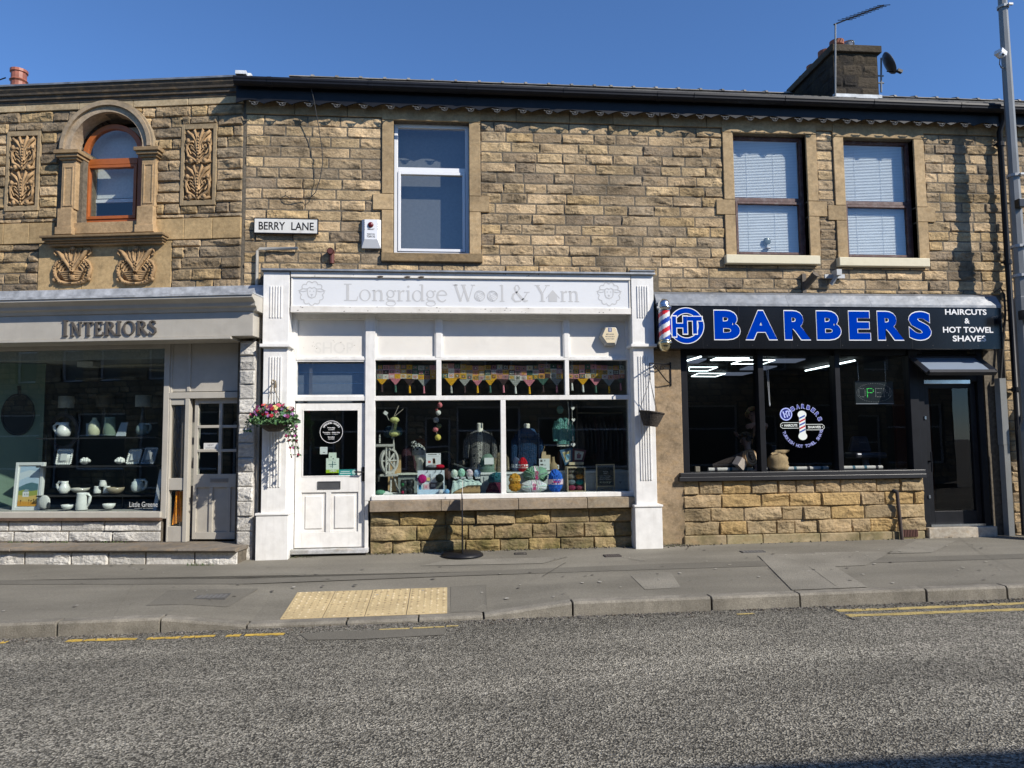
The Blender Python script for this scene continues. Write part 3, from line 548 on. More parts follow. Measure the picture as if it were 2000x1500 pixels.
zc2 = zc+[zc[-1]-.157*i for i in range(1, 30) if zc[-1]-.157*i > -.3]
stones(lambda x: wallW if x < XS else wallB, .02, XE, zc2, holes, 21, .3, .62)
P(WS, 'stone_wall', wallW, MROCK); P(BS, 'stone_wall', wallB, MROCK)
# dressed course below the eaves
for bd, x0, x1 in ((WS, .02, XS), (BS, XS, XE)):
    mb = MB(); x = x0; r = random.Random(int(x0*10)+4)
    while x < x1-.01:
        w = min(r.uniform(.6, 1.0), x1-x); mb.box(x+.004, x+w-.004, -.028, .02, ztop+.006, ZT, (lambda k_: tuple(a*k_ for a in STC))(r.uniform(.72, .95))); x += w
    P(bd, 'eaves_course', mb, MDRESS, .004)
oh = [(w0x0, w0x1, w0z0, w0z1)]+wins
hW = [oh[0], (.45, XS-.2, -1, zsh-.1)]; hB = oh[1:]+[(M(1335, 800)[0], M(1926, 800)[0], -1, zsh2-.1)]
for bd, x0, x1, hs in ((WS, .0, XS, hW), (BS, XS, XE, hB)):
    mb = MB(); core(mb, x0, x1, -.4, ZT, hs, 0, .34); P(bd, 'wall_core', mb, MMORT)
# jamb stones, lintels, sills
def dressed(bd, wx0, wx1, wz0, wz1, seed, sill=None, jw=.17, lh=None):
    r = random.Random(seed); col = lambda: (lambda k: tuple(a*k for a in STC))(r.uniform(.8, 1.08))
    for side in (-1, 1):
        mb = MB(); z = wz0; e = wx0 if side < 0 else wx1
        for k, hgt in enumerate((.30*(wz1-wz0)+.07*r.random(), .24, 9)):
            h = min(hgt, wz1-z)
            if h < .02: break
            w = jw+(.13 if k == 1 else 0); y = -.03-.004*r.random()
            mb.box(*((e-w+.004, e) if side < 0 else (e, e+w-.004)), y, .16, z+.003, z+h-.003, col()); z += h
        P(bd, 'window_jamb', mb, MDRESS, .006)
    mb = MB(); mb.box(wx0-jw, wx1+jw, -.034, .16, wz1+.003, ZT-.0, col()); P(bd, 'window_lintel', mb, MDRESS, .006)
dressed(WS, *oh[0], 5); dressed(BS, *oh[1], 6); dressed(BS, *oh[2], 8)
mb = MB(); mb.box(w0x0-.17, w0x1+.19, -.06, .16, w0z0-.125, w0z0, tuple(a*.5 for a in STC)); P(WS, 'window_sill', mb, stone_mat('sooty_sill', .6, .3, smooth=True), .008)
MSILL = mat('cream_painted_stone', (.66, .60, .43), .7, var=.06, bump=.15, bs=30, grime=.3, gs=6, gcol=(.3, .25, .17))
for (a, b, c, e), (pl, pr) in zip(oh[1:], ((1419, 1603), (1640, 1817))):
    mb = MB(); sx0, sx1 = M(pl, 512, .1)[0], M(pr, 514, .1)[0]; mb.box(sx0, sx1, -.1, .16, c-.135, c-.0, (.5, .5, .5)); P(BS, 'window_sill', mb, MSILL, .01)
# first floor windows
MUPVC = mat('white_upvc', (.76, .765, .77), .3, var=.02)
MBROWN = mat('brown_painted_wood', (.075, .03, .024), .55, var=.3, vs=20, bump=.2, grime=.25, gs=9, gcol=(.4, .38, .36))
def up_window(bd, wx0, wx1, wz0, wz1, zt, m, fw, y=.1, gm=None):
    fr = MB(); c = (.5, .5, .5); frame(fr, wx0, wx1, wz0, wz1, fw, y, y+.07, c); fr.box(wx0+fw, wx1-fw, y, y+.07, zt-fw*.6, zt+fw*.6, c)
    o = P(bd, 'window', fr, m, .005)
    sa = MB(); frame(sa, wx0+fw+.004, wx1-fw-.004, wz0+fw+.004, zt-fw*.6-.004, fw*.75, y-.012, y+.05, c); P(o, 'sash', sa, m, .004)
    pane(o, wx0+fw, wx1-fw, zt+fw*.5, wz1-fw+.01, y+.03, gm or MGDBL); pane(o, wx0+fw, wx1-fw, wz0+fw, zt-fw*.5, y+.026, gm or MGDBL); return o
z_t = M(840, 327)[1]; up_window(WS, *oh[0], z_t, MUPVC, .055, gm=MGMID)
up_window(BS, *oh[1], M(1497, 386)[1], MBROWN, .05); up_window(BS, *oh[2], M(1713, 393)[1], MBROWN, .05)
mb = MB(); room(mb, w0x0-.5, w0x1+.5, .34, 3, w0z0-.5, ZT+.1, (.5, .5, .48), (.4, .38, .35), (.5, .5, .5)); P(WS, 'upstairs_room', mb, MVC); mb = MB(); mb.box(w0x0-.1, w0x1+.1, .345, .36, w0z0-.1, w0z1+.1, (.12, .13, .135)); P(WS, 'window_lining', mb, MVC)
mb = MB(); room(mb, oh[1][0]-.5, oh[2][1]+.5, .34, 3, oh[1][2]-.5, ZT+.1, (.3, .3, .3), (.2, .2, .2), (.3, .3, .3)); P(BS, 'upstairs_room', mb, MVC)
MBLIND = mat('white_slat', (.8, .81, .82), .5, var=.02)
for k, (a, b, c, e) in enumerate(oh[1:]):
    bt = T('venetian_blind', ['white venetian blind in the window nearer the wool shop, paler at its foot', 'white venetian blind in the upper window nearer the lamp post'][k], 'blind', ((a+b)/2, .24, e-.05)); mb = MB(); n = int((e-c)/.026)
    for i in range(n):
        z = c+.05+(e-c-.1)*i/n; mb.add([(a+.02, .18, z), (b-.02, .18, z), (b-.02, .196, z+.023), (a+.02, .196, z+.023)], [(0, 1, 2, 3)])
    P(bt, 'slats', mb, MBLIND); hd = MB(); hd.box(a+.02, b-.02, .175, .21, e-.06, e-.02); P(bt, 'headrail', hd, MBLIND)
    cr = MB()
    for u in (.25, .62): cr.tube([(a+(b-a)*u, .176, e-.06), (a+(b-a)*u, .176, c+.06)], .0022, 5)
    P(bt, 'cord', cr, MBLIND)
    bk = MB(); bk.box(a-.1, b+.1, .22, .23, c-.1, e+.1); P(bt, 'lining', bk, mat('pale_lining', (.66, .68, .7), .8))
p = M(1500, 470, -.12)
t = T('desk_fan', 'small dark fan on the sill behind the blind of the left barber window', 'fan', (p[0], .18, p[1]-.1)); mb = MB(); mb.lathe([(.05, 0), (.05, .012), (.012, .02), (.01, .07)], p[0], .155, p[1]-.12, 12); P(t, 'stand', mb, MVS); mb = MB(); mb.ell(p[0], .15, p[1], .06, .02, .06, (.12, .14, .13)); P(t, 'cage', mb, MVS, 0, True)
# eaves: gutter, valance with cast ornaments, roof
yg0, yg1 = -.33, -.215
zg = lambda x: 6.625-.003*(x-4)
for bd, x0, x1 in ((WS, -.08, XS), (BS, XS, XE)):
    mb = MB(); prof = [(yg0, .045), (yg0-.008, .045), (yg0-.012, .015), (yg0-.002, -.005), (yg0+.0, -.025), (yg0+.03, -.05), (yg0+.07, -.062), (yg1-.02, -.055), (yg1, -.03), (yg1, .05), (yg1-.008, .05), (yg1-.01, -.01), (yg0+.02, -.02)]
    n = len(prof); v = [(x, y, z+zg(x)) for x in (x0, x1) for y, z in prof]; mb.add(v, [(i, i+1, n+i+1, n+i) for i in range(n-1)])
    mb.add([(x0, y, z+zg(x0)) for y, z in prof[:10]], [list(range(10))])
    P(bd, 'gutter', mb, MGUT)
    x = x0+.5
    while x < x1:
        jb = MB(); jb.prism([(y-.006 if i < 6 else y, z*1.08-.003+zg(x)) for i, (y, z) in enumerate(prof[:10])], x-.03, x+.03, ax='x'); x += 1.42; P(bd, 'gutter_joint', jb, MGUT)
    mb = MB(); mb.box(x0, x1, -.175, -.15, 6.42, zg(x0)+.0); mb.box(x0, x1, -.15, .05, 6.58, 6.61)
    x = x0; k = .388  # scalloped lower edge
    while x < x1-.02:
        w = min(k, x1-x);         pts = [(x, 6.43)]+[(x+w*i/10, 6.36+.055*sin(pi*i/10)) for i in range(11)]+[(x+w, 6.43)]
        mb.prism(pts, -.174, -.152); x += k
    P(bd, 'eaves_board', mb, MBLK)
MORN = mat('pale_cast_ornament', (.06, .06, .06), .7, var=.5, vs=50, bump=.6, bs=80)
x = .18
while x < 12.2:
    mb = MB(); z = 6.375; mb.tube([(x+.045*cos(a), -.182, z-.045*sin(a)*.95) for a in np.linspace(0, pi, 9)], .009, 6)
    mb.tube([(x-.075, -.182, z+.012), (x-.045, -.182, z), (x+.045, -.182, z), (x+.075, -.182, z+.012)], .008, 6)
    for a in (-.55, 0, .55): mb.tube([(x, -.182, z-.005), (x+.04*sin(a), -.188, z-.04*cos(a))], .006, 5)
    mb.ell(x, -.188, z-.012, .016, .012, .016, (.03, .03, .03), 8, 6)
    P(WS if x < XS else BS, 'eaves_ornament', mb, MORN, 0, True); x += .388
def roof(bd, x0, x1, x0r=None):
    mb = MB(); y0, z0, y1, z1 = -.29, 6.66, 3.0, M(1000, 168, -3)[1]; r = random.Random(int(x0*7)+1); n = 16
    x0r = x0
    for j in range(n):
        ya, yb = y0+(y1-y0)*j/n, y0+(y1-y0)*(j+1.12)/n; za, zb = z0+(z1-z0)*j/n+.018, z0+(z1-z0)*(j+1.12)/n; x = x0-r.random()*.2
        while x < x1:
            w = r.uniform(.3, .5); xa, xb = max(x, x0), min(x+w-.006, x1); x += w
            if xb-xa < .02: continue
            dz = r.uniform(0, .01); cc = r.choice([(.05, .05, .055), (.07, .068, .066), (.09, .085, .08), (.04, .042, .048), (.12, .115, .1)])
            mb.add([(xa, ya, za+dz), (xb, ya, za+dz), (xb, yb, zb), (xa, yb, zb), (xa, ya, za-.02+dz), (xb, ya, za-.02+dz)], [(0, 1, 2, 3), (4, 5, 1, 0)], cc)
    mb.add([(x0, y0, z0-.01), (x1, y0, z0-.01), (x1, y1, z1-.01), (x0, y1, z1-.01), (x1, y1+3, z1-1.9), (x0, y1+3, z1-1.9)], [(0, 1, 2, 3), (3, 2, 4, 5)], (.05, .05, .05))
    P(bd, 'roof', mb, MSLATE)
    rg = MB(); x = x0
    while x < x1-.05:
        w = min(.45, x1-x); c = r.choice([(.16, .15, .13), (.2, .185, .16), (.12, .115, .105)])
        rg.prism([(y1-.16, z1-.03), (y1-.13, z1+.0), (y1, z1+.045), (y1+.13, z1), (y1+.16, z1-.03)], x, x+w-.04, c, 'x'); rg.prism([(y1-.17, z1-.03), (y1-.14, z1+.02), (y1, z1+.075), (y1+.14, z1+.02), (y1+.17, z1-.03)], x+w-.05, x+w, c, 'x'); x += .45
    P(bd, 'ridge_tiles', rg, MSLATE)
roof(WS, -.02, XS); roof(BS, XS, XE+3)
# lead flashing and hip where the terrace roof meets the corner parapet
mb = MB(); mb.tube([(.02, -.27, 6.72), (.06, .0, 6.86)], [.035, .04], 6, (.5, .5, .5)); mb.box(-.05, .1, -.34, .1, 6.71, 6.76); P(WS, 'lead_valley', mb, mat('white_lead', (.5, .52, .53), .6, var=.3, bump=.4))
# chimney stack with pots
ys = 1.4; cx0, cx1 = M(1629, 150, -ys)[0], M(1715, 150, -ys)[0]; cz0 = 7.1; cz1 = M(1670, 104, -ys)[1]; czt = M(1670, 88, -ys)[1]
PALC = [(.035, .029, .023), (.045, .037, .028), (.026, .023, .02), (.07, .056, .04)]
mb = MB(); zz = list(np.arange(cz0, cz1+.01, (cz1-cz0)/6)); stones(lambda x: mb, cx0, cx1, zz, [], 5, .22, .4, .02, PALC, .03, yo=ys)
st = MB(); stones(lambda x: st, 0, 1.6, zz, [], 9, .25, .45, .02, PALC, .03)
for v in st.V: v[:, [0, 1]] = np.stack([cx0+v[:, 1], ys+1.6-v[:, 0]], 1)
for v, in zip(st.V): mb.V.append(v)
mb.F += [[i+mb.n for i in q] for q in st.F]; mb.C += st.C; mb.n += st.n
mb.box(cx0, cx1, ys, ys+1.6, cz0-.5, cz1, (.03, .026, .022)); MCH = stone_mat('sooty_chimney_stone', .95, paint=True); ch = P(BS, 'chimney', mb, MCH)
mb = MB(); mb.box(cx0-.06, cx1+.06, ys-.06, ys+1.66, cz1, cz1+.13, (.09, .075, .058)); mb.box(cx0-.02, cx1+.02, ys-.02, ys+1.6, cz1+.13, czt, (.12, .1, .075)); P(ch, 'chimney_cap', mb, MCH, .02)
mb = MB(); mb.box(cx0-.03, cx1+.03, ys-.045, ys+.02, cz0-.25, M(1670, 186, -ys)[1]); mb.prism([(ys-.05, cz0-.2), (ys-.05, cz0+.22), (ys+.3, cz0+.26), (ys+.3, cz0+.2)], cx0-.04, cx0-.01, ax='x'); P(ch, 'lead_apron', mb, mat('white_lead', (.5, .52, .53)))
MPOT = mat('clay_pot', (.26, .09, .05), .85, var=.3, vs=12, bump=.3)
for yy, h, r_ in ((ys+.2, .17, .125), (ys+.6, .2, .13), (ys+1.05, .16, .125), (ys+1.4, .13, .11)):
    mb = MB(); mb.lathe([(r_*.8, -.05), (r_*.8, h*.4), (r_, h*.5), (r_, h), (r_*.7, h), (r_*.7, h-.1)], (cx0+cx1)/2-.22, yy, czt, 16); P(ch, 'chimney_pot', mb, MPOT)
mb = MB(); x = (cx0+cx1)/2+.06; mb.lathe([(.09, -.05), (.09, .06)]+[(a, .06+.02*i) for i in range(7) for a in (.11, .085)]+[(.11, .21), (.0, .22)], x, ys+.3, czt, 16); P(ch, 'flue_cowl', mb, MSTEEL)
# television aerial and satellite dish
pa, pb, pe = M(1628, 190, -1.36), M(1628, 50, -1.36), M(1722, 14, -1.36)
t = T('tv_aerial', 'long toothed television aerial on a thin mast at the chimney corner', 'aerial', (pa[0], 1.3, pa[1])); mb = MB(); mb.tube([(pa[0], 1.3, pa[1]), (pb[0], 1.3, pb[1])], .015, 8); P(t, 'mast', mb, MPOLE)
mb = MB(); mb.tube([(pb[0]-.03, 1.3, pb[1]-.02), (pe[0], 1.3, pe[1])], .013, 6)
for i in range(11):
    u = .2+.8*i/10; x, z = pb[0]+(pe[0]-pb[0])*u, pb[1]+(pe[1]-pb[1])*u; hh = .1-.02*u; mb.tube([(x+hh*.45, 1.3-hh*1.6, z-hh*.9), (x, 1.3, z), (x-hh*.45, 1.3+hh*1.6, z+hh*.9)], .007, 5)
P(t, 'boom', mb, MBLK)
c = M(1731, 127, -1.6)
t = T('satellite_dish', 'dark satellite dish bracketed to the right side of the chimney', 'satellite dish', (cx1, 1.6, c[1])); m_ = Matrix.Rotation(radians(62), 3, 'Y') @ Matrix.Rotation(radians(20), 3, 'X'); mb = MB(); mb.lathe([(.0, 0), (.1, .012), (.2, .045), (.215, .07), (.22, .066), (.2, .035), (.1, 0), (0, -.012)], c[0], 1.6, c[1], 24, (.5, .5, .5), m_); P(t, 'dish', mb, mat('dark_grey_dish', (.05, .053, .058), .5), 0, True)
q = M(1717, 180, -1.6); q2 = M(1717, 113, -1.6); mb = MB(); mb.tube([(q[0]+.04, 1.6, q[1]), (q2[0]+.04, 1.6, q2[1])], .016, 8)
for zz_ in (.35, .62): mb.tube([(cx1-.02, 1.6, q[1]+.5*zz_), (q[0]+.1, 1.6, q[1]+.5*zz_)], .014, 6)
P(t, 'mount', mb, MPOLE); e_ = M(1757, 139, -1.5); mb = MB(); mb.tube([(c[0], 1.6, c[1]-.12), (e_[0], 1.5, e_[1]-.02)], .011, 6); mb.cbox(e_[0], 1.5, e_[1], .09, .06, .05, (.1, .1, .1), 0, .4); P(t, 'feed_arm', mb, MBLK)
# downpipes
def pipe(bd, name, pts, r, m, cl=()):
    o = P(bd, name, MB().tube(pts, r, 10), m, 0, True); mb = MB()
    for p in cl: mb.lathe([(r*1.35, -.035), (r*1.35, .035)], p[0], p[1], p[2], 12); mb.box(p[0]-r*1.8, p[0]+r*1.8, p[1], p[1]+r*1.4, p[2]-.012, p[2]+.012)
    if cl: P(o, 'clip', mb, m)
    return o
dx = M(1962, 400, .12)[0]
pipe(BS, 'downpipe', [(dx, -.2, 6.58), (dx, -.2, 6.45), (dx, -.11, 6.3), (dx, -.11, -.02)], .042, MBLK, [(dx, -.11, z) for z in (6.1, 4.2, 2.2)])
MCREAM = mat('cream_plastic', (.5, .47, .40), .55, var=.08, grime=.4, gs=5, gcol=(.2, .17, .13))
a, b = M(503, 486, .06), M(582, 485, .06)
pipe(WS, 'waste_pipe', [(b[0], -.06, b[1]), (a[0]+.03, -.06, a[1]), (a[0], -.06, a[1]-.03), (a[0], -.06, 3.0), (a[0]-.02, -.09, 2.9), (a[0]-.02, -.09, -.08)], .022, MCREAM, [(a[0], -.06, 3.6), (a[0]-.02, -.09, 2.3), (a[0]-.02, -.09, .8)])
a2 = M(511, 700, .06); pipe(WS, 'waste_pipe', [(a2[0]-.03, -.05, zsh-.3), (a2[0]-.03, -.05, 0)], .018, MCREAM)
mb = MB(); e = M(645, 490, .1); mb.tube([(e[0], .02, e[1]), (e[0], -.1, e[1])], .05, 14, cap=False); mb.tube([(e[0], -.1, e[1]), (e[0], -.02, e[1])], .042, 14, (.01, .01, .01)); mb.tube([(e[0]+.015, -.05, e[1]), (e[0]+.015, -.05, e[1]-.17)], .035, 10); P(WS, 'overflow_pipe', mb, mat('red_brown_iron', (.11, .03, .022), .6, var=.2))
# flue stubs over the barber sign
for px, py, lab in ((1577, 547, 0), (1630, 541, 1)):
    e = M(px, py, .06); mb = MB()
    if lab == 0: mb.box(e[0]-.08, e[0]-.02, -.06, .0, e[1]-.2, e[1]+.1); mb.tube([(e[0]-.03, -.03, e[1]-.1), (e[0]+.05, -.22, e[1]+.06)], .055, 14, (.5, .5, .5)); P(BS, 'flue_stub', mb, mat('brown_flue', (.09, .07, .05), .6))
    else: mb.box(e[0]-.16, e[0]+.16, -.07, -.045, e[1]-.02, e[1]+.04); mb.box(e[0]-.04, e[0]+.04, -.2, -.05, e[1]-.0, e[1]+.09); mb.tube([(e[0], -.14, e[1]+.02), (e[0]-.06, -.06, e[1]-.12)], .03, 8); P(BS, 'wall_bracket', mb, MSTRAP)
# ------------------------------------------------------------------ wool shop front (white painted timber)
FD = .23
SF = WS
def X(px, py, d=0): return M(px, py, d)[0]
def Z(px, py, d=0): return M(px, py, d)[1]
WC = (.75, .735, .7)
def pilaster(x0, x1, xb0, xb1, pxc, flip):
    g = -.13; zt, zm, zb = Z(pxc, 531, FD), Z(pxc, 672, FD), Z(pxc, 1008 if flip else 990, FD)
    if flip: zb = Z(540, 1006, FD)
    mb = MB(); mb.box(x0, x1, -FD-.012, .1, zm, zt); mb.box(x0+.012, x1-.012, -FD+.008, .1, zb, zm); mb.box(xb0, xb1, -FD-.03, .1, g, zb)
    mb.box(x0-.03, x1+.03, -FD-.05, .1, zm-.045, zm-.001); mb.box(xb0-.012, xb1+.012, -FD-.045, .1, zb, zb+.03)
    o = P(SF, 'pilaster', mb, MW, .006)
    fl = MB(); c = (x0+x1)/2
    for za, zb_, y in ((zm+.36*(zt-zm), zm+.8*(zt-zm), -FD-.012), (zb+.16*(zm-zb), zb+.95*(zm-zb)-.06, -FD+.008)):
        for k in range(5):
            x = c+(k-2)*.037; fl.box(x-.010, x+.010, y-.012, y, za, zb_)
    P(o, 'fluting', fl, MW, .004)
    cp = MB(); cp.box(x0-.02, x1+.02, -FD-.04, .0, zt, zt+.02); P(o, 'lead_cap', cp, MLEAD)
px0, px1 = X(514, 600, FD), X(565, 600, FD); pilaster(px0, px1, X(500, 1050, FD), X(563, 1050, FD), 540, True)
qx0, qx1 = X(1235.5, 700, FD), X(1279, 700, FD); pilaster(qx0, qx1, X(1240, 1030, FD), X(1293, 1030, FD), 1257, False)
# fascia
fx0, fx1 = X(568, 570, FD), X(1231, 570, FD); z0, z1, z2, z3 = Z(900, 612, FD), Z(900, 600, FD), Z(900, 546, FD), Z(900, 535, FD)
fa = MB(); fa.box(fx0, fx1, -FD+.012, .06, z0+.02, z3+.02); o = P(SF, 'fascia', fa, MSIGN)
tr = MB(); tr.box(fx0, fx1, -FD-.012, -FD+.03, z0, z1); tr.box(fx0, fx1, -FD-.018, -FD+.03, z2+.012, z3+.012); tr.box(fx0, fx0+.02, -FD-.0, -FD+.03, z1, z2+.012); tr.box(fx1-.02, fx1, -FD-.0, -FD+.03, z1, z2+.012)
P(o, 'moulding', tr, mat('peeling_white_paint', (.74, .71, .65), .5, var=.05, bump=.15, bs=20, grime=.3, gs=4.5, gcol=(.38, .33, .26)), .004)
ch = MB(); r = random.Random(12)
for k in range(46):
    x = r.uniform(fx0+.05, fx1-.05); z, y = (r.uniform(z0+.005, z1-.005), -FD-.0126) if r.random() < .6 else (r.uniform(z2+.02, z3), -FD-.0186); big = k in (5, 9, 13); w = .05 if big else r.uniform(.006, .016)
    if big: z, y = z2+.025, -FD-.0186; x = X((742, 795, 822)[(5, 9, 13).index(k)], 540, FD)
    ch.add([(x-w, y, z), (x-w*.3, y, z-w*.35), (x+w*.8, y, z-w*.2), (x+w, y, z+w*.2), (x, y, z+w*.3)], [(0, 1, 2, 3, 4)], (.06, .045, .035))
P(o, 'flaked_paint', ch, MTXT)
ld = MB(); ld.prism([(.05, z3+.055), (-FD-.05, z3+.04), (-FD-.06, z3+.012), (-FD-.045, z3+.012), (.05, z3+.03)], px0-.02, qx1+.02, ax='x'); P(SF, 'lead_flashing', ld, MLEAD)
lt = MB(); gc = (.52, .52, .515); yl = -FD+.0105
cap = Z(700, 554, FD)-Z(700, 587, FD); zb = Z(800, 588, FD)
serif(lt, 'Longridge', X(672, 570, FD), X(875, 570, FD), zb, cap, yl, gc); serif(lt, 'WBBl', X(886, 570, FD), X(987, 570, FD), Z(930, 588.5, FD), cap, yl, gc); serif(lt, '&', X(998, 570, FD), X(1036, 570, FD), Z(1000, 588.5, FD), cap, yl, gc); serif(lt, 'YHrn', X(1046, 570, FD), X(1133, 570, FD), Z(1080, 589, FD), cap, yl, gc)
P(o, 'lettering', lt, MTXT)
def sheep(px, py):
    mb = MB(); cx, cz = M(px, py, FD); R_ = .175; n = 11; pts = []
    for i in range(121):
        a = pi/2+2*pi*i/120; q_ = R_*(.84+.16*abs(sin(n*(a-pi/2)/2))); pts.append((cx+q_*cos(a)*.98, cz-.01+q_*sin(a)))
    mb.rib(pts, .014, yl-.0003, 0, gc)
    face = [(cx-.062, cz+.055), (cx-.06, cz-.02), (cx-.045, cz-.06), (cx, cz-.08), (cx+.045, cz-.06), (cx+.06, cz-.02), (cx+.062, cz+.055), (cx+.03, cz+.075), (cx, cz+.06), (cx-.03, cz+.075), (cx-.062, cz+.055)]
    mb.rib(face, .013, yl-.0006, 0, gc)
    for s_ in (-1, 1):
        mb.rib([(cx+s_*.065, cz+.05), (cx+s_*.12, cz+.055), (cx+s_*.185, cz+.025), (cx+s_*.12, cz+.012), (cx+s_*.065, cz+.025)], .012, yl-.0009, 0, gc); mb.ring(cx+s_*.026, cz+.02, .008, .009, .0079, .0089, yl-.0009, 0, gc, n=10)
    mb.rib([(cx-.016, cz-.022), (cx, cz-.036), (cx+.016, cz-.022)], .01, yl-.0009, 0, gc); mb.rib([(cx, cz-.036), (cx, cz-.055)], .009, yl-.0012, 0, gc); return mb
P(o, 'sheep_emblem', sheep(609, 571), MTXT); P(o, 'sheep_emblem', sheep(1190, 572.5), MTXT)
# timber screen: mullions, panels, transom lights, display windows
zs0, zt0, zt1, zl1, zl0 = Z(850, 966), Z(850, 773), Z(850, 705), Z(850, 782), Z(850, 966)
zp1, zp0 = Z(850, 622), Z(850, 699)
xa, xb = X(577, 740), X(714, 740); c0, c1 = X(733, 740), X(1226, 740)
sx0, sx1 = X(566, 740), X(1234, 740)
mb = MB()
mb.box(sx0, xa, -.02, .08, -.02, z0+.1); mb.box(xb, c0, -.035, .09, zs0-.07, z0+.1); mb.box(c1, sx1, -.02, .08, zs0-.07, z0+.1); mb.box(xb, xb+.05, -.03, .09, -.05, zs0-.07)
for a, b in ((xa, xb), (c0, c1)): mb.box(a, b, -.02, .08, zp0-.035, zp0+.0); mb.box(a, b, -.02, .08, zp1, z0+.1)
mb.box(c0, c1, -.022, .08, zl1, zt0); mb.box(xa, xb, -.022, .08, zl1+.0, zt0-.0)
m2, m3 = (X(852, 740), X(862, 740)), (X(1103, 740), X(1111, 740)); mm = (X(978, 870), X(988, 870))
for a in (m2, m3): mb.box(a[0], a[1], -.021, .08, zt0, zp0-.035); mb.box(a[0]-.005, a[1]+.005, -.021, .08, zp0, zp1)
mb.box(mm[0], mm[1], -.021, .08, zs0, zl1)
mb.box(c0-.04, c1+.05, -.06, .1, zs0-.065, zs0)
P(SF, 'frame', mb, MW, .005)
bd = MB()
for a, b in ((xa, xb), (c0, m2[0]), (m2[1], m3[0]), (m3[1], c1)):
    frame(bd, a+.0, b-.0, zp0+.0, zp1-.0, .022, -.012, .05, WC)
P(SF, 'beading', bd, MW, .004)
pn = MB()
for a, b in ((xa, xb), (c0, m2[0]), (m2[1], m3[0]), (m3[1], c1)): pn.box(a, b, .02, .06, zp0, zp1)
po = P(SF, 'panel', pn, mat('chalky_white_paint', (.73, .7, .64), .6, var=.05, vs=6, bump=.12, bs=12, grime=.2, gs=3, gcol=(.5, .44, .36)))
fl = MB(); text(fl, 'SHOP', X(615, 680), X(690, 680), Z(650, 690), Z(650, 668), .0196, (.68, .655, .6), .01)
for k in range(12):
    x, z = r.uniform(xa+.1, xb-.1), r.uniform(zp0+.05, zp0+.32); w = r.uniform(.006, .014); fl.add([(x-w, .0194, z), (x, .0194, z-w*.5), (x+w, .0194, z+w*.2)], [(0, 1, 2)], (.25, .2, .15))
P(po, 'ghost_lettering', fl, MTXT)
for a, b in ((c0, m2[0]), (m2[1], m3[0]), (m3[1], c1)): pane(SF, a, b, zt0, zp0-.03, .03)
pane(SF, c0, mm[0], zs0, zl1, .034); pane(SF, mm[1], c1, zs0, zl1, .03)
lv = MB()
mb = MB(); frame(mb, xa, xb, zt0, zp0-.035, .02, -.01, .06, WC); P(SF, 'frame', mb, MW)
nl = 3
for k in range(nl):
    za = zt0+.02+(zp0-.035-.04-zt0)*k/nl; zb_ = zt0+.02+(zp0-.035-.04-zt0)*(k+1)/nl+.012
    lv.add([(xa+.02, .022, za), (xb-.02, .022, za), (xb-.02, .05, zb_), (xa+.02, .05, zb_)], [(0, 1, 2, 3)])
lo = P(SF, 'louvre_glass', lv, MGDBL)
mb = MB(); mb.box(xa+.18, xa+.22, .07, .1, zt0, zp0-.035, (.06, .06, .065)); mb.box(xa, xb, .15, .17, zt0-.2, zp0, (.09, .11, .14)); P(SF, 'louvre_carrier', mb, MVC)
# door
dz0, dz1 = 0.0, Z(645, 787); 
d0 = .012; g0, g1, h0, h1 = X(590, 865), X(700, 865), Z(645, 931), Z(645, 800)
mb = MB(); mb.box(xa+.01, g0, d0, d0+.05, dz0+.01, dz1-.005); mb.box(g1, xb-.008, d0, d0+.05, dz0+.01, dz1-.005); mb.box(g0, g1, d0, d0+.05, h1, dz1-.005); pz = [Z(620, 1040), Z(620, 962)]; mb.box(g0, g1, d0, d0+.05, pz[1], h0); mb.box(g0, g1, d0, d0+.05, dz0+.01, pz[0])
pa_ = (X(585, 1000), X(636, 1000)); pb_ = (X(646, 1000), X(698, 1000))
mb.box(pa_[1], pb_[0], d0, d0+.05, pz[0], pz[1])
dr = P(SF, 'door', mb, MW, .004)
mb = MB()
for a, b in ((g0, pa_[1]), (pb_[0], g1)): mb.box(a, b, d0+.022, d0+.04, pz[0], pz[1]); mb.box(a+.05, b-.05, d0+.008, d0+.03, pz[0]+.05, pz[1]-.05)
P(dr, 'door_panel', mb, MW, .008)
mb = MB(); frame(mb, g0, g1, h0, h1, .014, d0-.006, d0+.02, WC); P(dr, 'glazing_bead', mb, MW, .003); pane(dr, g0+.01, g1-.01, h0+.01, h1-.01, d0+.02)
l0, l1, lz0, lz1 = X(620, 948), X(665, 948), Z(640, 955.5), Z(640, 940); mb = MB(); frame(mb, l0, l1, lz0, lz1, .014, d0-.012, d0, WC); mb.box(l0+.014, l1-.014, d0-.006, d0, lz0+.014, lz1-.014); P(dr, 'letter_plate', mb, mat('grey_metal', (.16, .165, .17), .35, metal=.6), .003)
hx, hz = X(709.5, 925), Z(709, 926); mb = MB(); mb.box(hx-.02, hx+.02, d0-.012, d0, hz-.1, hz+.1, (.02, .02, .02)); mb.tube([(hx, d0-.01, hz+.03), (hx, d0-.055, hz+.03), (hx-.12, d0-.055, hz+.035)], .011, 8, (.02, .02, .02)); P(dr, 'door_handle', mb, MVS)
th = MB(); th.box(X(563, 1075), xb+.06, -.12, .3, -.06, -.0); P(SF, 'doorstep', th, stone_mat('mossy_step', .3, .6, smooth=True), .008)
